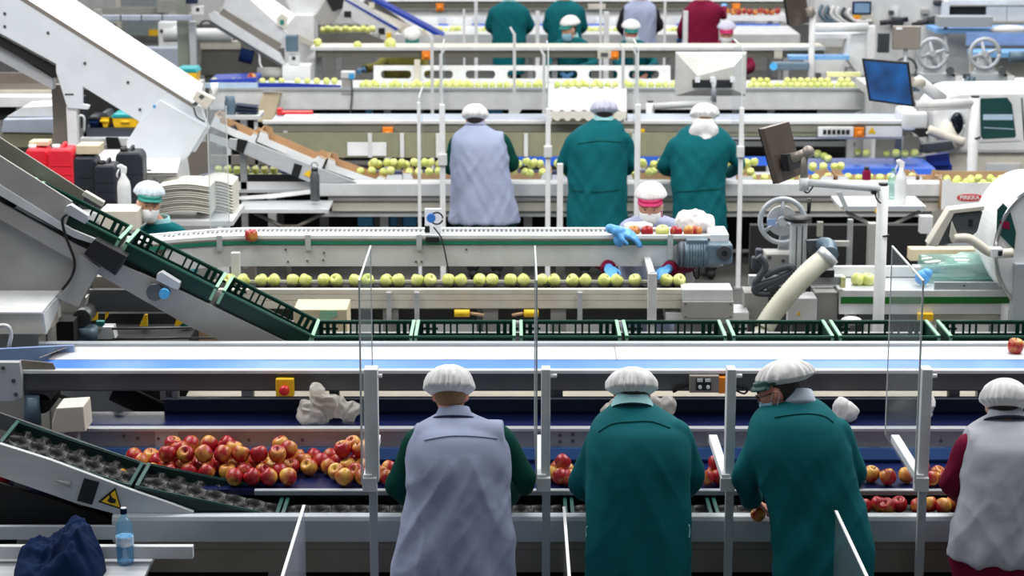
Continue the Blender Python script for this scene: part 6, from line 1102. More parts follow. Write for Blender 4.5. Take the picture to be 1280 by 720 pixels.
    if hood:
        hm = MB(); hm.ell(nk + V((0, -.10 * fac, -.05)), (.14, .06, .12), Matrix.Rotation(.3 * fac, 3, 'X'), 20, 14); hm.ell(nk + V((0, -.01, .03)), (.12, .10, .06), None, 20, 12); hm.ell(nk + V((0, -.125 * fac, -.12)), (.085, .04, .085), None, 18, 12)
        hme = bake(hm, .012, 4); folds(hme, .008, seed + 9, z1 - .3, z1 + .1); T.addme('hood', hme, hood)
    # hair, cap, visor, mask
    if hair: T.add('hair', MB().ell(hc + R @ (V((0, -.016, .008)) * hs), (.0785 * hs, .094 * hs, .092 * hs), R, 26, 16), hair)
    T.add('cap', cap_mesh(hc, R @ Matrix.Rotation(.16, 3, 'X') if visor else R, cap, hs, seed * 2.3, (capo[0], capo[1] - .004, capo[2] + .034) if visor else capo, tmax=1.62 if visor else 1.8, amp=capamp * (.7 if visor else 1), sag=sag), capm)
    if visor:
        vs = []; n = 22
        for rr_, zz in ((.0, .066), (.027, .046), (.029, .041), (.0, .058)):
            for i in range(n + 1):
                a = radians(12 + 156 * i / n); e = max(0, sin((a - radians(12)) / radians(156) * pi)) ** .6; vs.append(hc + R @ (V(((.088 + rr_ * e * .55) * cos(a), (.098 + rr_ * e) * sin(a) , zz - .012 * abs(cos(a)))) * hs))
        fs = [(r * (n + 1) + i, r * (n + 1) + i + 1, ((r + 1) % 4) * (n + 1) + i + 1, ((r + 1) % 4) * (n + 1) + i) for r in range(4) for i in range(n)]
        T.add('visor', MB().add(vs, fs, True), visor); T.add('cap_band', MB().lathe(hc, [(1, .044), (1.02, .05), (1.02, .068), (1, .072)], 30, R @ Matrix.Diagonal((.086 * hs, .104 * hs, hs)).to_3x3()), visor)
    if mask:
        vs = []; n, m = 18, 12
        for j in range(m + 1):
            for i in range(n + 1):
                a = radians(20 + 140 * i / n); z = -.121 + .088 * j / m; w = sin(pi * j / m); vs.append(hc + R @ (V((.079 * cos(a) * (1 - .18 * max(0, (-z - .06) / .06)), (.100 + .016 * w * sin(a) ** 2) * sin(a) * (1 if z > -.08 else 1 + (z + .08) * 1.2) + .003 * sin(j * 2.6) , z + .014 * sin(a) ** 6 * (j / m))) * hs))
        mo = T.add('mask', MB().add(vs, [(j * (n + 1) + i, j * (n + 1) + i + 1, (j + 1) * (n + 1) + i + 1, (j + 1) * (n + 1) + i) for j in range(m) for i in range(n)], True), mask); sm = mo.modifiers.new('thick', 'SOLIDIFY'); sm.thickness = .003
        for sx in (-1, 1): T.add('ear_loop', MB().tube(smooth_path([hc + R @ (V(p) * hs) for p in ((sx * .074, .034, -.025), (sx * .083, .01, .012), (sx * .087, -.018, .0), (sx * .082, .01, -.05), (sx * .070, .034, -.085))], 4), .0015, 5), 'cloth_white', mo)
    if abs(yaw) > .6 or fac < 0:
        for sx in (-1, 1):
            T.add('eye', MB().ell(hc + R @ (V((sx * .032, .0815, .004)) * hs), (.013 * hs, .006 * hs, .0055 * hs), R, 12, 8), 'eye_white'); T.add('iris', MB().ell(hc + R @ (V((sx * .032, .0862, .002)) * hs), (.0058 * hs, .003 * hs, .005 * hs), R, 10, 8), 'hair_dark'); T.add('eyebrow', MB().tube([hc + R @ (V((sx * x, y, z)) * hs) for x, y, z in ((.016, .0955, .022), (.032, .093, .028), (.050, .082, .022))], [.003, .004, .002], 6), 'hair_dark'); T.add('eyelid', MB().ell(hc + R @ (V((sx * .032, .083, .0075)) * hs), (.0145 * hs, .006 * hs, .0045 * hs), R, 12, 8), skin)
    if gloves:
        for w, d, upv, side in ws:
            g = MB(); hand(g, w + d * .02, d, upv, side, 1.04, curl, 1.1); g.cap(w - d * .05, w + d * .03, .036, .028, 12); T.addme('glove', bake(g, .0055, 1, .3), gloves)
    T.hc, T.R, T.hs, T.ws, T.bvh = hc, R, hs, ws, top
    return T
# front row
pA = person('person in lilac vest over dark green sleeves bent over the front table', 10.0,
    [(516, 549, 586, .15, .07), (524, 536, 602, .13, .10), (534, 518, 625, .09, .125), (548, 509, 637, .06, .14), (575, 507, 638, .02, .15), (610, 507, 637, .0, .15), (650, 502, 640, -.02, .155), (690, 495, 642, -.03, .165), (720, 491, 643, -.03, .17), (770, 486, 646, -.03, .175)],
    [[(522, 552, .06), (496, 608, .12), (520, 624, .42)], [(624, 548, .06), (655, 598, .12), (634, 622, .42)]], (563, 493, .20), 'cloth_green', ('cloth_lilac', 1.0), hair='hair_blonde', collar=('cloth_lilac', .066, .092, .055, .0), pitch=.45, voxel=.011, seed=1.3, amp=.014, skin='skin_rosy', hs=1.02, cap=(.121, .125, .088), capo=(-.004, -.012, .052),
    piping='piping_navy', seams=[('yoke_seam', 'cloth_lilac', .003, [(530, 550), (560, 545), (590, 545), (622, 548)])])
pB = person('person in plain teal coat with pale aqua collar in front of the control switches', 10.0,
    [(502, 768, 812, .15, .07), (512, 757, 828, .13, .10), (524, 743, 847, .10, .125), (540, 736, 860, .06, .145), (570, 731, 864, .02, .155), (610, 731, 862, 0, .16), (650, 732, 863, -.02, .165), (690, 731, 864, -.03, .17), (720, 731, 863, -.03, .175)],
    [[(752, 548, .06), (727, 603, .12), (750, 624, .42)], [(846, 542, .06), (864, 596, .12), (844, 622, .42)]], (790, 493, .20), 'cloth_teal', hair='hair_dark', collar=('cloth_aqua', .070, .105, .065, .0), pitch=.42, voxel=.011, seed=2.6, amp=.0085, hs=1.02, cap=(.119, .124, .080), capo=(0, -.012, .052),
    seams=[('yoke_seam', 'cloth_green', .0025, [(748, 540), (765, 530), (790, 527), (815, 527), (838, 535)]), ('pocket_edge', 'cloth_aqua', .004, [(734, 658), (733, 664), (733, 671)]), ('pocket_edge', 'cloth_aqua', .004, [(861, 656), (862, 664), (861, 672)])])
pC = person('person with glasses and blue mask in teal coat turning aside with fruit in hand', 10.0,
    [(497, 980, 1016, .13, .07), (504, 964, 1030, .12, .095), (514, 946, 1041, .09, .125), (532, 936, 1054, .06, .145), (560, 934, 1062, .03, .155), (600, 948, 1070, .01, .155), (640, 960, 1083, 0, .16), (680, 966, 1090, -.02, .17), (720, 967, 1092, -.02, .175)],
    [[(955, 545, .06), (931, 596, .06), (938, 626, .22), (966, 636, .27)], [(1047, 540, .07), (1066, 590, .13), (1048, 622, .42)]], (973, 489, .16), 'cloth_teal', hair='hair_dark', collar=('cloth_pale_check', .058, .088, .075, .0), pitch=.36, yaw=1.35, roll=.1, voxel=.011, seed=4.1, amp=.0085, hs=1.02, cap=(.112, .142, .076), capo=(0, -.03, .044), visor='visor_dark', mask='mask_blue', skin='skin_rosy', curl=.7,
    seams=[('yoke_seam', 'cloth_green', .0025, [(968, 522), (985, 519), (1010, 517), (1030, 520), (1042, 528)])])
g = MB(); q = [pC.hc + pC.R @ V(p) for p in ((-.058, .086, .002), (-.032, .108, .004), (-.006, .104, .004))]
for sx in (-1, 1): g.tube([pC.hc + pC.R @ (V((sx * .034 + .024 * cos(a), .106 - .016 * abs(cos(a)) * (1 if cos(a) * sx > 0 else 0), -.002 + .018 * sin(a)))) for a in [k * pi / 8 for k in range(17)]], .0028, 6)
for sx in (-1, 1): g.tube([pC.hc + pC.R @ V(p) for p in ((sx * .058, .09, .002), (sx * .078, .06, .006), (sx * .084, -.005, .01))], .0022, 6)
pC.add('glasses', g, 'black')
pD = person('person in pale grey vest over maroon sleeves cut by the picture edge', 10.0,
    [(520, 1237, 1277, .14, .07), (528, 1222, 1294, .12, .10), (540, 1206, 1312, .09, .125), (560, 1202, 1320, .05, .145), (600, 1203, 1322, .02, .15), (640, 1194, 1326, 0, .16), (675, 1184, 1332, -.02, .17), (694, 1179, 1336, -.02, .175)],
    [[(1212, 558, .06), (1189, 603, .12), (1212, 624, .42)], [(1308, 556, .06), (1334, 605, .12), (1308, 624, .42)]], (1255, 508, .18), 'cloth_maroon', ('cloth_grey', 1.0), hair='hair_dark', collar=('cloth_grey', .070, .1, .06, .008), pitch=.40, yaw=-.15, voxel=.011, seed=5.7, amp=.013, hs=1.02, cap=(.116, .12, .088), capo=(0, -.022, .045), capamp=.010,
    piping='piping_navy')
# middle row
def mid(label, rings, arms, head, **k):
    k.setdefault('voxel', .016); k.setdefault('amp', .011); k.setdefault('pitch', .32)
    return person(label, 19.9, rings, arms, head, **k)
mid('person in long lilac vest over green sleeves standing at the middle table', [(155, 583, 606, .08, .07), (160, 577, 613, .07, .1), (168, 567, 626, .05, .13), (180, 563, 634, .02, .15), (205, 563, 636, 0, .155), (235, 563, 641, -.01, .165), (277, 562, 650, -.02, .18)],
    [[(571, 178, .03), (561, 208, .10), (574, 217, .38)], [(628, 176, .03), (641, 205, .12), (626, 214, .40)]], (594, 148, .10), coat='cloth_green', vest=('cloth_lilac', 1.), collar=('cloth_lilac', .07, .095, .05, .005), seed=7.2, capo=(0, -.012, .045), hs=1.04, skin='skin_rosy', seams=[('side_piping', 'piping_navy', .006, [(645, 247), (648, 260), (650, 271)])])
mid('person in teal coat with pale aqua collar at the middle table', [(148, 741, 768, .08, .07), (154, 732, 778, .07, .1), (163, 718, 781, .05, .13), (178, 712, 784, .02, .15), (210, 711, 784, 0, .155), (245, 710, 784, -.01, .165), (288, 708, 784, -.02, .175)],
    [[(718, 174, .03), (703, 206, .1), (716, 217, .38)], [(780, 174, .03), (790, 206, .1), (777, 217, .38)]], (755, 141, .10), coat='cloth_teal', collar=('cloth_aqua', .07, .1, .06, .005), seed=8.4, capm='cap_lilac', capo=(0, -.014, .045), hs=1.04, seams=[('yoke_seam', 'cloth_green', .004, [(722, 180), (750, 176), (778, 178)]), ('waist_seam', 'cloth_green', .004, [(714, 238), (748, 240), (781, 236)])])
mid('person in teal coat with white hood draped over the shoulders', [(156, 862, 896, .08, .08), (161, 852, 904, .07, .1), (170, 845, 913, .05, .13), (185, 840, 914, .02, .15), (215, 839, 906, 0, .155), (245, 840, 907, -.01, .165), (290, 841, 908, -.02, .175)],
    [[(845, 180, .03), (829, 208, .1), (842, 216, .38)], [(909, 180, .03), (924, 206, .1), (910, 216, .38)]], (880, 147, .10), coat='cloth_teal', hood='cloth_white', seed=9.6, capo=(0, -.012, .045), cap=(.128, .122, .085), hs=1.04, skin='skin_rosy', hair='hair_blonde', seams=[('waist_seam', 'cloth_green', .004, [(844, 240), (873, 238), (903, 236)])])
# facing people between the first two lines
person('person with pink visor and white mask leaning over red apples facing this way', 14.66, [(270, 799, 829, -.06, .07), (273, 788, 840, -.05, .1), (278, 778, 849, -.02, .125), (288, 773, 853, 0, .15), (330, 774, 852, .02, .15), (365, 775, 851, .03, .16), (410, 774, 852, .03, .17)],
    [[(782, 298, -.02), (752, 324, -.25), (761, 335, -.70)], [(845, 298, -.02), (862, 328, -.25), (836, 336, -.70)]], (813, 257, -.10), coat='cloth_maroon', vest=('cloth_lilac', 1.), collar=('cloth_maroon', .066, .088, .05, .005), visor='visor_pink', mask='mask_white', gloves='glove_blue', fac=-1, pitch=.22, yaw=-.12, seed=3.3, voxel=.014, hs=.98, cap=(.114, .118, .085), capo=(0, -.006, .05), hair='hair_dark', skin='skin')
person('person with mesh cap and green visor peering past the cream box', 15.6, [(277, 186, 212, -.08, .07), (281, 180, 222, -.06, .1), (287, 174, 231, -.03, .125), (300, 170, 236, 0, .15), (330, 170, 236, .02, .15), (370, 170, 236, .02, .16), (385, 169, 237, .02, .165)],
    [[(184, 298, -.02), (176, 330, -.15), (186, 345, -.38)], [(226, 298, -.02), (240, 328, -.1), (232, 348, -.36)]], (186, 254, -.12), coat='cloth_teal', collar=('cloth_aqua', .070, .09, .07, .0), visor='visor_green', mask='mask_white', fac=-1, pitch=.12, yaw=.30, roll=-.12, seed=6.3, voxel=.014, hs=1.0, cap=(.112, .116, .082), capo=(0, -.006, .05), capm='cap_mesh', hair='hair_dark', hem=.75)
# back row and the three facing them
def far(label, Y, rings, arms, head, **k):
    k.setdefault('voxel', .02); k.setdefault('amp', .010); k.setdefault('pitch', .3)
    return person(label, Y, rings, arms, head, **k)
YR = 32.8
far('person in teal coat farthest from the cabin at the far table', YR, [(1, 629, 643, .06, .07), (4, 624, 650, .05, .1), (9, 616, 657, .03, .13), (18, 614, 660, .01, .15), (40, 615, 658, 0, .155), (80, 616, 657, -.01, .165)], [[(617, 14, .02), (611, 33, .1), (620, 43, .35)], [(655, 14, .02), (663, 32, .1), (654, 42, .35)]], (636, -4, .08), coat='cloth_teal', collar=('cloth_aqua', .07, .1, .06, .005), seed=11., gloves='glove_blue')
far('person in teal coat behind the masked person in profile', YR, [(0, 698, 714, .06, .07), (4, 690, 722, .05, .1), (9, 686, 727, .03, .13), (18, 684, 728, .01, .15), (40, 685, 727, 0, .155), (80, 685, 727, -.01, .165)], [[(688, 14, .02), (683, 34, .1), (692, 44, .35)], [(725, 13, .02), (730, 33, .1), (722, 43, .35)]], (706, -5, .08), coat='cloth_teal', seed=12.)
far('person in pale lilac vest over dark sleeves at the far table', YR, [(0, 792, 810, .06, .07), (4, 785, 816, .05, .1), (9, 780, 820, .03, .13), (18, 779, 821, .01, .15), (40, 779, 820, 0, .155), (62, 778, 822, -.01, .17)], [[(782, 14, .02), (775, 34, .1), (784, 44, .35)], [(818, 14, .02), (825, 32, .1), (816, 42, .35)]], (801, -5, .08), coat='cloth_dark', vest=('cloth_lilac', 1.), seed=13.)
far('person in maroon coat at the far table reaching with a blue glove', YR, [(0, 868, 887, .06, .07), (4, 862, 896, .05, .1), (9, 858, 901, .03, .13), (18, 856, 902, .01, .15), (40, 856, 898, 0, .155), (80, 855, 898, -.01, .165)], [[(860, 14, .02), (852, 36, .1), (850, 46, .3)], [(898, 12, .02), (904, 20, .12), (905, 10, .35)]], (878, -6, .08), coat='cloth_maroon', gloves='glove_blue', seed=14.)
YQ = 28.6
far('masked person in profile with white cap and green visor behind the far conveyor', YQ, [(46, 706, 724, -.05, .07), (49, 699, 730, -.04, .1), (54, 692, 736, -.02, .13), (64, 689, 738, 0, .15), (90, 689, 738, .02, .155), (130, 689, 738, .02, .165)], [[(694, 60, -.02), (688, 82, -.2), (702, 92, -.6)], [(733, 60, -.02), (741, 80, -.2), (716, 92, -.6)]], (711, 37, -.10), coat='cloth_teal', visor='visor_green', mask='mask_blue', gloves='glove_blue', fac=-1, pitch=.25, yaw=-.85, seed=15., hs=1.08, cap=(.118, .12, .09), collar=('cloth_aqua', .07, .09, .06, .01))
far('person looking straight down with white mask and green visor behind the far conveyor', YQ, [(49, 783, 798, -.05, .07), (52, 776, 805, -.04, .1), (57, 769, 812, -.02, .13), (66, 766, 815, 0, .15), (90, 766, 815, .02, .155), (130, 766, 815, .02, .165)], [[(771, 63, -.02), (774, 82, -.3), (792, 94, -.62)], [(810, 63, -.02), (818, 80, -.2), (808, 93, -.6)]], (789, 41, -.12), coat='cloth_teal', visor='visor_green', mask='mask_white', fac=-1, pitch=.25, yaw=.05, seed=16., hs=1.05, cap=(.118, .12, .085), collar=('cloth_aqua', .07, .1, .07, .005), skin='skin_rosy')
far('person with maroon visor half hidden behind the silver hooded monitor', YQ, [(50, 901, 917, -.05, .07), (53, 896, 924, -.04, .1), (58, 889, 931, -.02, .13), (66, 886, 934, 0, .15), (90, 886, 934, .02, .155), (130, 886, 934, .02, .165)], [[(891, 64, -.02), (890, 84, -.2), (904, 94, -.6)], [(929, 64, -.02), (938, 84, -.2), (922, 94, -.6)]], (908, 42, -.12), coat='cloth_maroon', visor='visor_pink', mask='mask_white', fac=-1, pitch=.25, yaw=-.1, seed=17., hs=1.05, capm='cap_lilac', cap=(.114, .118, .08))
far('stooping person with white cap low behind the orange stop box', YQ, [(57, 505, 520, -.10, .07), (60, 495, 526, -.06, .1), (66, 486, 531, -.02, .13), (76, 480, 532, 0, .15), (100, 480, 530, .02, .155), (130, 480, 530, .02, .165)], [[(487, 72, -.02), (470, 84, -.2), (455, 86, -.55)], [(528, 72, -.02), (534, 88, -.2), (520, 96, -.55)]], (515, 51, -.16), coat='cloth_olive', visor='visor_green', mask='mask_white', gloves='glove_blue', fac=-1, pitch=.65, yaw=.1, seed=18., hs=1.05, cap=(.118, .12, .08))
# ------------------------------------------------------------------ fruit
def apple_proto(name, m, stem=True, n=18):
    r = .041; pr = [(0, .026), (.006, .028), (.014, .036), (.024, .0385), (.034, .032), (.0405, .016), (.041, 0), (.038, -.015), (.030, -.029), (.020, -.036), (.011, -.036), (.005, -.031), (0, -.030)]
    T = Thing('apple', name, 'apple', (0, 0, -50)); T.add('flesh', MB().lathe((0, 0, -50), pr, n), m)
    if stem: T.add('stem', MB().tube([(0, 0, -49.976), (.002, .001, -49.965), (.006, .002, -49.955)], [.0022, .0018, .0026], 6), 'stem_brown')
    return T.o
red = apple_proto('red', 'apple_red'); grn = apple_proto('green', 'apple_green', True, 16); grf = one('apple', MB().lathe((0, 0, 0), [(0, .026), (.008, .029), (.022, .0385), (.036, .028), (.041, 0), (.036, -.02), (.02, -.036), (.006, -.032), (0, -.03)], 14), 'apple_green', 'green', 'apple')
R8 = random.Random(8)
def put(proto, loc, label, group, sc=None, tilt=.9):
    s = sc or (R8.uniform(.93, 1.0) if proto is grf else R8.uniform(.95, 1.06)); o = dup(proto, loc, label, group, (R8.uniform(-tilt, tilt), R8.uniform(-tilt, tilt), R8.uniform(0, 6.28))); o.scale = (s, s, s * R8.uniform(.92, 1.0)); return o
FAR = []
def bed(loc, s=1.):                       # the small far ones, one heap nobody could count
    FAR.append((V(loc), s * R8.uniform(.95, 1.07), R8.uniform(0, 6)))
def inside(px, py, boxes): return any(a <= px <= c and b <= py <= d for a, b, c, d in boxes)
def pix(p):
    d = V(p) - V((0, 0, H)); f = d.dot(V((0, cos(TH), -sin(TH)))); u = d.dot(V((0, sin(TH), cos(TH)))); return 640 + F * d.x / f, 360 - F * u / f
zt = .83 + .044
L1, G1 = 'red and yellow apple heaped on the blue belt above the dark crates', 'apples heaped on the blue belt'
seen = 0
rows = [10.735, 10.825, 10.915, 11.005, 11.095]
for j, y in enumerate(rows):
    for i in range(22):
        x = -2.02 + .096 * i + .048 * (j % 2) + R8.uniform(-.008, .008); px, py = pix((x, y, zt))
        if px < 150 or px > 476 or inside(px, py, [(372, 590, 420, 620)]) or (j == 0 and px < 275 and R8.random() < .5) or (j >= 4 and 415 < px < 440): continue
        if R8.random() < .07: continue
        put(red, (x, y + R8.uniform(-.004, .004), zt + .005), L1, G1, R8.uniform(1.08, 1.16))
for j, y in enumerate((10.87, 10.96, 11.05)):
    for i in range(20):
        x = -1.996 + .096 * i + .048 * (j % 2); px, py = pix((x, y, zt + .06))
        if px < 205 or px > 470 or inside(px, py, [(365, 560, 425, 600)]) or R8.random() < .35: continue
        put(red, (x, y, zt + .088), L1, G1, R8.uniform(1.08, 1.16))
L2 = 'red and yellow apple lying on the blue belt between two standing people'
for px, y, dz in ((476, 10.8, 0), (484, 10.74, 0), (486, 10.9, 0), (690, 10.80, 0), (701, 10.76, 0), (709, 10.86, 0), (697, 10.92, 0), (712, 10.74, 0), (703, 10.82, .06), (884, 10.74, 0), (893, 10.84, 0), (898, 10.76, 0), (905, 10.82, 0), (895, 10.80, .06), (908, 10.74, 0)):
    put(red, (XX(px, 600, y), y, zt + dz), L2, 'apples on the blue belt between people')
L3 = 'red apple in the short row on the blue belt beside the clear screen with a visible face'
for px, y in ((1067, 10.80), (1070, 10.70), (1089, 10.80), (1110, 10.75), (1133, 10.78), (1163, 10.72), (1152, 10.9), (1172, 10.8), (1179, 10.74)): put(red, (XX(px, 598, y), y, zt), 'red apple on the blue belt near the maroon sleeves', 'apples near the maroon sleeves', 1.06)
L4 = 'red apple lying low in the trough crate next to the pale grey vest'
for k, px in enumerate((1078, 1098, 1108, 1124, 1147, 1162, 1178, 1190)): put(red, (XX(px, 640, 10.47), 10.45 + .03 * (k % 2), .812), L4, 'apples in the trough crate', 1.02)
for k, (px, y) in enumerate(((4, 10.74), (12, 10.80), (24, 10.76), (36, 10.82), (46, 10.76), (-8, 10.8))): put(red, (XX(px, 606, y), y, zt), 'red apple on the blue belt seen below the dark crate incline', 'apples below the incline')
o = put(red, (XX(1269, 440, 11.85), 11.85, 1.266 + .037), 'single red apple on the white topped conveyor near the picture edge', None, 1.13, .2)
o = put(red, (XX(314, 288, 13.95), 13.9 + .05, ZZ(294, YW) - .035 + .037), 'single red apple riding the chain conveyor near the pulp trays', None, 1.05, .2)
# fruit held by the man with glasses
w, d, upv, side = pC.ws[0]; _, lat, n_ = frame3(d, upv); put(red, w + d * .075 - n_ * .050, 'yellow red apple held in the hand of the person with glasses', None, .92)
# apples on the end of the chain conveyor
zc2 = ZZ(294, YW) - .035 + .038
for px, pr, lb in ((792, red, 'red apple beside the blue glove on the chain conveyor'), (809, red, 'second red apple from the blue glove on the chain conveyor'), (828, grn, 'lone green apple among red ones on the chain conveyor'), (845, red, 'red apple next to the lone green one, towards the motor'), (862, red, 'red apple beside the white bag on the chain conveyor'), (870, red, 'red apple tucked against the white bag on the chain conveyor')):
    put(pr, (XX(px, 290, YW + .1), YW + .10, zc2), lb, None, 1.12 if pr is grn else 1.0, .4)
# pairs in cups
for k, px in enumerate(pairs):
    for dx in (-7.8, 7.8):
        if 806 < px + dx < 813: continue
        put(grn, (XX(px + dx, 352, YP + .15), YP + .15, zg + .043), 'pale green apple riding in a cup of the cream conveyor', 'green apples riding in cups', 1.02)
for px, y in ((1072, 13.75), (1085, 13.75), (1098, 13.8)): put(grn, (XX(px, 350, y), y, ZZ(357, y) + .036), 'pale green apple at the head of the striped conveyor', 'apples of the striped conveyor', 1.1)
put(grn, (XX(1259, 347, 13.7), 13.7, ZZ(352, 13.7) + .036), 'small green apple beside the drum machine', None, .95)
for px, y in ((1068, 13.62),): pass
# middle table
hid = [(566, 634), (713, 782), (842, 905)]
walls = [XX(q, 236, YL + .14) for q in (503, 590, 600, 690, 780, 850)]
for j, (y, z, sk) in enumerate(((YL + .225, .895, .0), (YL + .275, .972, .12), (YL + .37, .94, .10))):
    x = XX(452, 210, y) + .045 * j
    while True:
        px, py = pix((x, y, z)); x += .091
        if px > 945: break
        if any(a < px < b for a, b in hid) or R8.random() < sk or (j == 0 and min(abs(x - .091 - w_) for w_ in walls) < .05): continue
        put(grf, (x - .091, y + R8.uniform(-.004, .004), z + R8.uniform(-.003, .003)), 'green apple filling the cartons along the middle table', 'green apples along the middle table')
for j, (y, z) in enumerate(((YL + .60, .80), (YL + .65, .865))):
    for i in range(12):
        x = XX(268, 210, y) + .09 * i + .04 * j; px, py = pix((x, y, z))
        if px > 350: continue
        bed((x, y, z))
for px, py, y in ((1022, 193, 21.6), (1030, 196, 21.5), (1035, 199, 21.4), (1072, 191, 21.6), (1083, 192, 21.5), (1108, 193, 21.6), (1120, 192, 21.5), (1131, 193, 21.6), (1143, 192, 21.6), (1016, 209, 20.9), (1029, 209, 20.9), (1043, 209, 20.9), (1051, 208, 20.9), (998, 213, 20.8), (985, 216, 20.7), (1060, 222, 20.6), (1100, 225, 20.6), (1140, 223, 20.6)):
    p = P(px, py, y); bed(p)
one('sorting_belt', MB().box(XX(1000, 200, 21.4), XX(1165, 200, 21.4), 21.2, 21.9, .55, ZZ(199, 21.5) - .05).box(XX(1010, 200, 21.4), XX(1014, 200, 21.4), 21.4, 21.5, 0, .55).box(XX(1150, 200, 21.4), XX(1154, 200, 21.4), 21.4, 21.5, 0, .55), 'blue_belt', 'blue belt carrying loose green apples beyond the swing arm', 'conveyor')
for j, (py, dy) in enumerate(((236, .07), (231, .165), (227, .26))):
    for i in range(9):
        px = 1186 + 12.4 * i + 6 * (j % 2)
        if px > 1256: continue
        p = P(px, py, YL - .1 + dy); put(grf, p, 'green apple inside the carton with the red oval logo', 'green apples in the logo carton')
for c_ in ((940, 1035), (1060, 1140)):
    for i in range(7):
        px = c_[0] + (c_[1] - c_[0]) * i / 6; bed(P(px, 222 + (i % 2), YL + .3))
# third line and beyond
for j, (y, z, sk) in enumerate(((YT3 + .16, zb3 + .04, .03), (YT3 + .30, zb3 + .05, .45))):
    x = XX(444, 105, y) + .05 * j
    while True:
        px, py = pix((x, y, z)); x += .087
        if px > 843: break
        if R8.random() < sk or 686 < px < 700 and False: continue
        bed((x, y + R8.uniform(-.02, .02), z))
for j, (y, z) in enumerate(((YT3 + .14, zb3 + .04), (YT3 + .3, zb3 + .055))):
    for i in range(17):
        px = 938 + 8.4 * i + 4 * j
        if px > 1076 or (j and R8.random() < .3): continue
        bed((XX(px, 103, y), y, z + .02 * j))
for px in (268, 292, 300, 328, 340, 352, 372, 384, 396, 408, 418): bed((XX(px, 100, YT3 + .5), YT3 + .5, zb3 + .05))
put(red, P(315, 98, YT3 + .6), 'orange tinted apple lying among scattered green ones', None, 1.5); put(grn, P(447, 57, YB3 + .1), 'green apple lying on the cream topped far conveyor', None, 1.3); put(grn, P(488, 55, YB3 + .12), 'bigger green apple on the cream topped far conveyor', None, 1.8); put(grn, P(397, 53, YB3 + .2), 'green apple at the head end of the far conveyor', None, 1.3)
for i in range(12):
    px = 404 + 5.6 * i; bed(P(px, 38 - (i % 2) * 1.5, 29.9), 1.15)
for px in (532, 540, 550, 558, 566, 573, 600, 606, 737, 744, 751, 762, 770, 836, 842, 849): bed(P(px, 38 + R8.uniform(-2, 2), 34.3), 1.15)
for i in range(10): put(red, P(909 + 7 * i, 14 + (i % 3), 35.4), 'pinkish apple on the strip beside the maroon coat', 'pinkish apples of the far strip', 1.2)
one('far_strip', MB().box(XX(900, 16, 35.3), XX(985, 16, 35.3), 35.2, 36, ZZ(17, 35.4) - .1, ZZ(17, 35.4) - .02).box(XX(905, 16, 35.3), XX(908, 16, 35.3), 35.3, 35.4, 0, ZZ(17, 35.4) - .1).box(XX(975, 16, 35.3), XX(978, 16, 35.3), 35.3, 35.4, 0, ZZ(17, 35.4) - .1), 'white_belt', 'white strip table carrying pinkish apples beside the maroon coat', 'table')
fm = MB()
for p, s, a in FAR:
    fm.lathe(p, [(r * s, z * s) for r, z in ((0, .026), (.010, .030), (.024, .038), (.036, .028), (.041, 0), (.036, -.02), (.02, -.036), (0, -.034))], 10, Matrix.Rotation(.5, 3, 'X') @ Matrix.Rotation(a, 3, 'Z'))
one('apple_bed', fm, 'apple_green', 'small pale green apples spread over the rear lines, dark bin and rear cartons', 'apples', None, 0, 'stuff', V((0, 26, 1)))
bpy.data.objects.remove(grf)
for pr in (red, grn):
    for ch in list(pr.children): bpy.data.objects.remove(ch)
    bpy.data.objects.remove(pr)
# ------------------------------------------------------------------ soft things: bags, jacket, bottle, gloves
def blob(name, parts, vox, amp, seed, mt, label, cat, freq=9, oct2=.6):
    m = MB()
    for c, r in parts: m.ell(c, r)
    me = bake(m, vox, 3); me.update(); nn = [v.normal.copy() for v in me.vertices]
    for v, n_ in zip(me.vertices, nn):
        p = v.co; a = noise.noise(p * freq + V((seed, 0, 0))); b = noise.noise(p * freq * 2.3 + V((0, seed, 0))); v.co = p + n_ * amp * ((1 - 3 * abs(a)) + oct2 * (1 - 3 * abs(b)))
    zmin = min(v.co.z for v in me.vertices); c = sum((v.co for v in me.vertices), V()) / len(me.vertices); loc = V((c.x, c.y, zmin)); me.transform(Matrix.Translation(-loc))
    o = link(name, me, mt); o.location = loc; return tag(o, label, cat)
ZB = 1.012
Yb = 11.36
def at(px, y, z): return V((XX(px, 520, y), y, z))
blob('plastic_bag', [(at(398, Yb, ZB + .08), (.045, .05, .11)), (at(388, Yb - .02, ZB + .045), (.055, .07, .06)), (at(412, Yb, ZB + .09), (.06, .05, .06)), (at(430, Yb, ZB + .065), (.06, .05, .045)), (at(440, Yb, ZB + .04), (.035, .05, .055))], .006, .020, 3, 'bag_film', 'crumpled clear plastic bag lying on the navy belt beside a white post', 'bag')
blob('plastic_bag', [(at(820, Yb, ZB + .06), (.06, .05, .07)), (at(833, Yb, ZB + .09), (.045, .05, .05))], .008, .014, 5, 'bag_film', 'crumpled clear bag behind the shoulder of the plain teal coat', 'bag')
blob('plastic_bag', [(at(770, Yb, ZB + .05), (.05, .05, .05)), (at(762, Yb, ZB + .04), (.04, .05, .045))], .008, .014, 9, 'bag_film', 'small clear bag behind the neck of the plain teal coat', 'bag')
blob('glove', [(at(1052, Yb, ZB + .06), (.045, .04, .07)), (at(1062, Yb, ZB + .05), (.04, .04, .055))], .007, .010, 7, 'cap_white', 'white crumpled glove on the navy belt behind the teal shoulder', 'glove')
blob('glove', [(at(1158, Yb, ZB + .045), (.035, .04, .05)), (at(1160, Yb, ZB + .11), (.03, .04, .045))], .007, .010, 8, 'cap_white', 'white crumpled glove on the navy belt seen through the clear screen', 'glove')
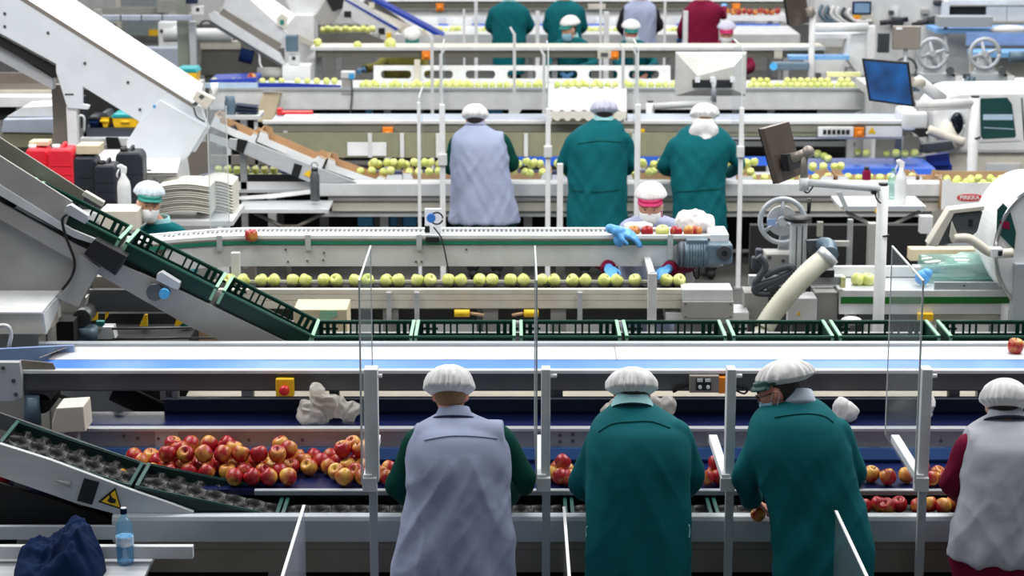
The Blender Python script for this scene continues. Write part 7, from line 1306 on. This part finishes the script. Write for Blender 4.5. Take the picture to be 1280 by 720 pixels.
blob('plastic_bag', [(V((XX(868, 284, 14.3), 14.3, zc2 + .045)), (.10, .06, .07)), (V((XX(856, 282, 14.3), 14.3, zc2 + .05)), (.06, .05, .06)), (V((XX(882, 286, 14.3), 14.28, zc2 + .03)), (.06, .06, .06))], .009, .014, 12, 'cloth_white', 'white plastic bag heaped at the motor end of the chain conveyor', 'bag')
blob('plastic_bag', [(V((XX(802, 286, 14.3), 14.3, zc2 + .005)), (.075, .05, .016)), (V((XX(790, 286, 14.3), 14.3, zc2 + .004)), (.05, .05, .016))], .008, .006, 13, 'cloth_white', 'flat white bag below the white mask on the chain conveyor', 'bag')
gm = MB(); hand(gm, V((XX(769, 297, YW - .02), YW + .0, z_t + .035)), V((1, -.1, -.25)).normalized(), V((0, -.4, 1)), 1, 1.15, .5, 1.2)
for c, r in (((XX(772, 297, YW), YW - .01, z_t + .03), (.05, .04, .035)), ((XX(774, 303, YW), YW - .015, z_t - .03), (.04, .02, .045))): gm.ell(c, r)
me = bake(gm, .006, 1); loc = V((XX(772, 300, YW), YW, z_t)); me.transform(Matrix.Translation(-loc)); o = link('glove', me, 'glove_blue'); o.location = loc; tag(o, 'crumpled blue glove draped over the edge of the chain conveyor', 'glove')
# jacket
jz = .632
def jp(px, y, z): return V((XX(px, 690, y), y, z))
NR, NA = 40, 120; xj0, xj1 = XX(20, 690, 9.98), XX(131, 690, 9.98); vs = []
for ir in range(NR + 1):
    for ia in range(NA):
        rho, th = ir / NR, 2 * pi * ia / NA; rad = (abs(cos(th)) ** 3 + abs(sin(th)) ** 3) ** (-1 / 3) * (1 + .07 * noise.noise(V((cos(th) * 2, sin(th) * 2, 4)))); u, v = rho * rad * cos(th), rho * rad * sin(th)
        e = max(0, 1 - rho ** 7) ** .5
        k = .115 + .115 * math.exp(-((u - .35) / .40) ** 2) + .03 * (v + .2) + .03 * math.exp(-((u + .75) / .3) ** 2)
        ed = u * .55 + .85 * v + .22 - .25 * sin(u * 2.2); k -= .045 / (1 + math.exp(ed * 26))          # lapped fold running across the heap
        a_ = noise.noise(V(((u + v * .9) * 2.6, (v - u * .4) * .9, 7))); b_ = noise.noise(V(((u - v * .6) * 4.2, (v + u) * 1.1, 2)))
        k += .024 * (.5 - 2 * abs(a_)) + .016 * (.5 - 2 * abs(b_)) + .018 * math.exp(-((u - .5 - .25 * v) / .06) ** 2)
        vs.append(V(((xj0 + xj1) / 2 + (xj1 - xj0) / 2 * u, 9.94 + .19 * v, .634 + max(.0, k * e))))
jm = MB().add(vs, [(r_ * NA + k, r_ * NA + (k + 1) % NA, (r_ + 1) * NA + (k + 1) % NA, (r_ + 1) * NA + k) for r_ in range(NR) for k in range(NA)] + [[NR * NA + k for k in range(NA)]], True)
one('folded_jacket', jm, 'cloth_navy', 'navy blue jacket folded in a heap on the steel side table', 'jacket')
# water bottle
c = P(157, 703, 10.1); c.z = .632; T = Thing('water_bottle', 'clear blue water bottle with navy cap standing beside the navy jacket', 'bottle', c)
pr = [(0, .004), (.030, 0), (.040, .008), (.043, .03), (.041, .05), (.043, .07), (.0415, .085), (.043, .10), (.043, .165), (.042, .185), (.036, .215), (.022, .238), (.014, .246), (.014, .262), (0, .262)]
T.add('bottle', MB().lathe(c, pr, 24), 'bottle_clear'); T.add('water', MB().lathe(c, [(0, .006), (.038, .010), (.0405, .03), (.039, .05), (.0405, .07), (.0405, .14), (0, .14)], 24), 'bottle_water')
T.add('label_band', MB().lathe(c, [(.0436, .098), (.0438, .10), (.0438, .142), (.0436, .144)], 24), 'label_print', None, 0, 'pale blue white label band'); T.add('cap', MB().lathe(c, [(0, .262), (.016, .262), (.0165, .258), (.0165, .280), (.015, .284), (0, .284)], 20), 'cloth_navy'); T.add('cap_top', MB().lathe(c, [(0, .2845), (.0145, .2845), (.0145, .288), (0, .2885)], 20), 'white_paint')
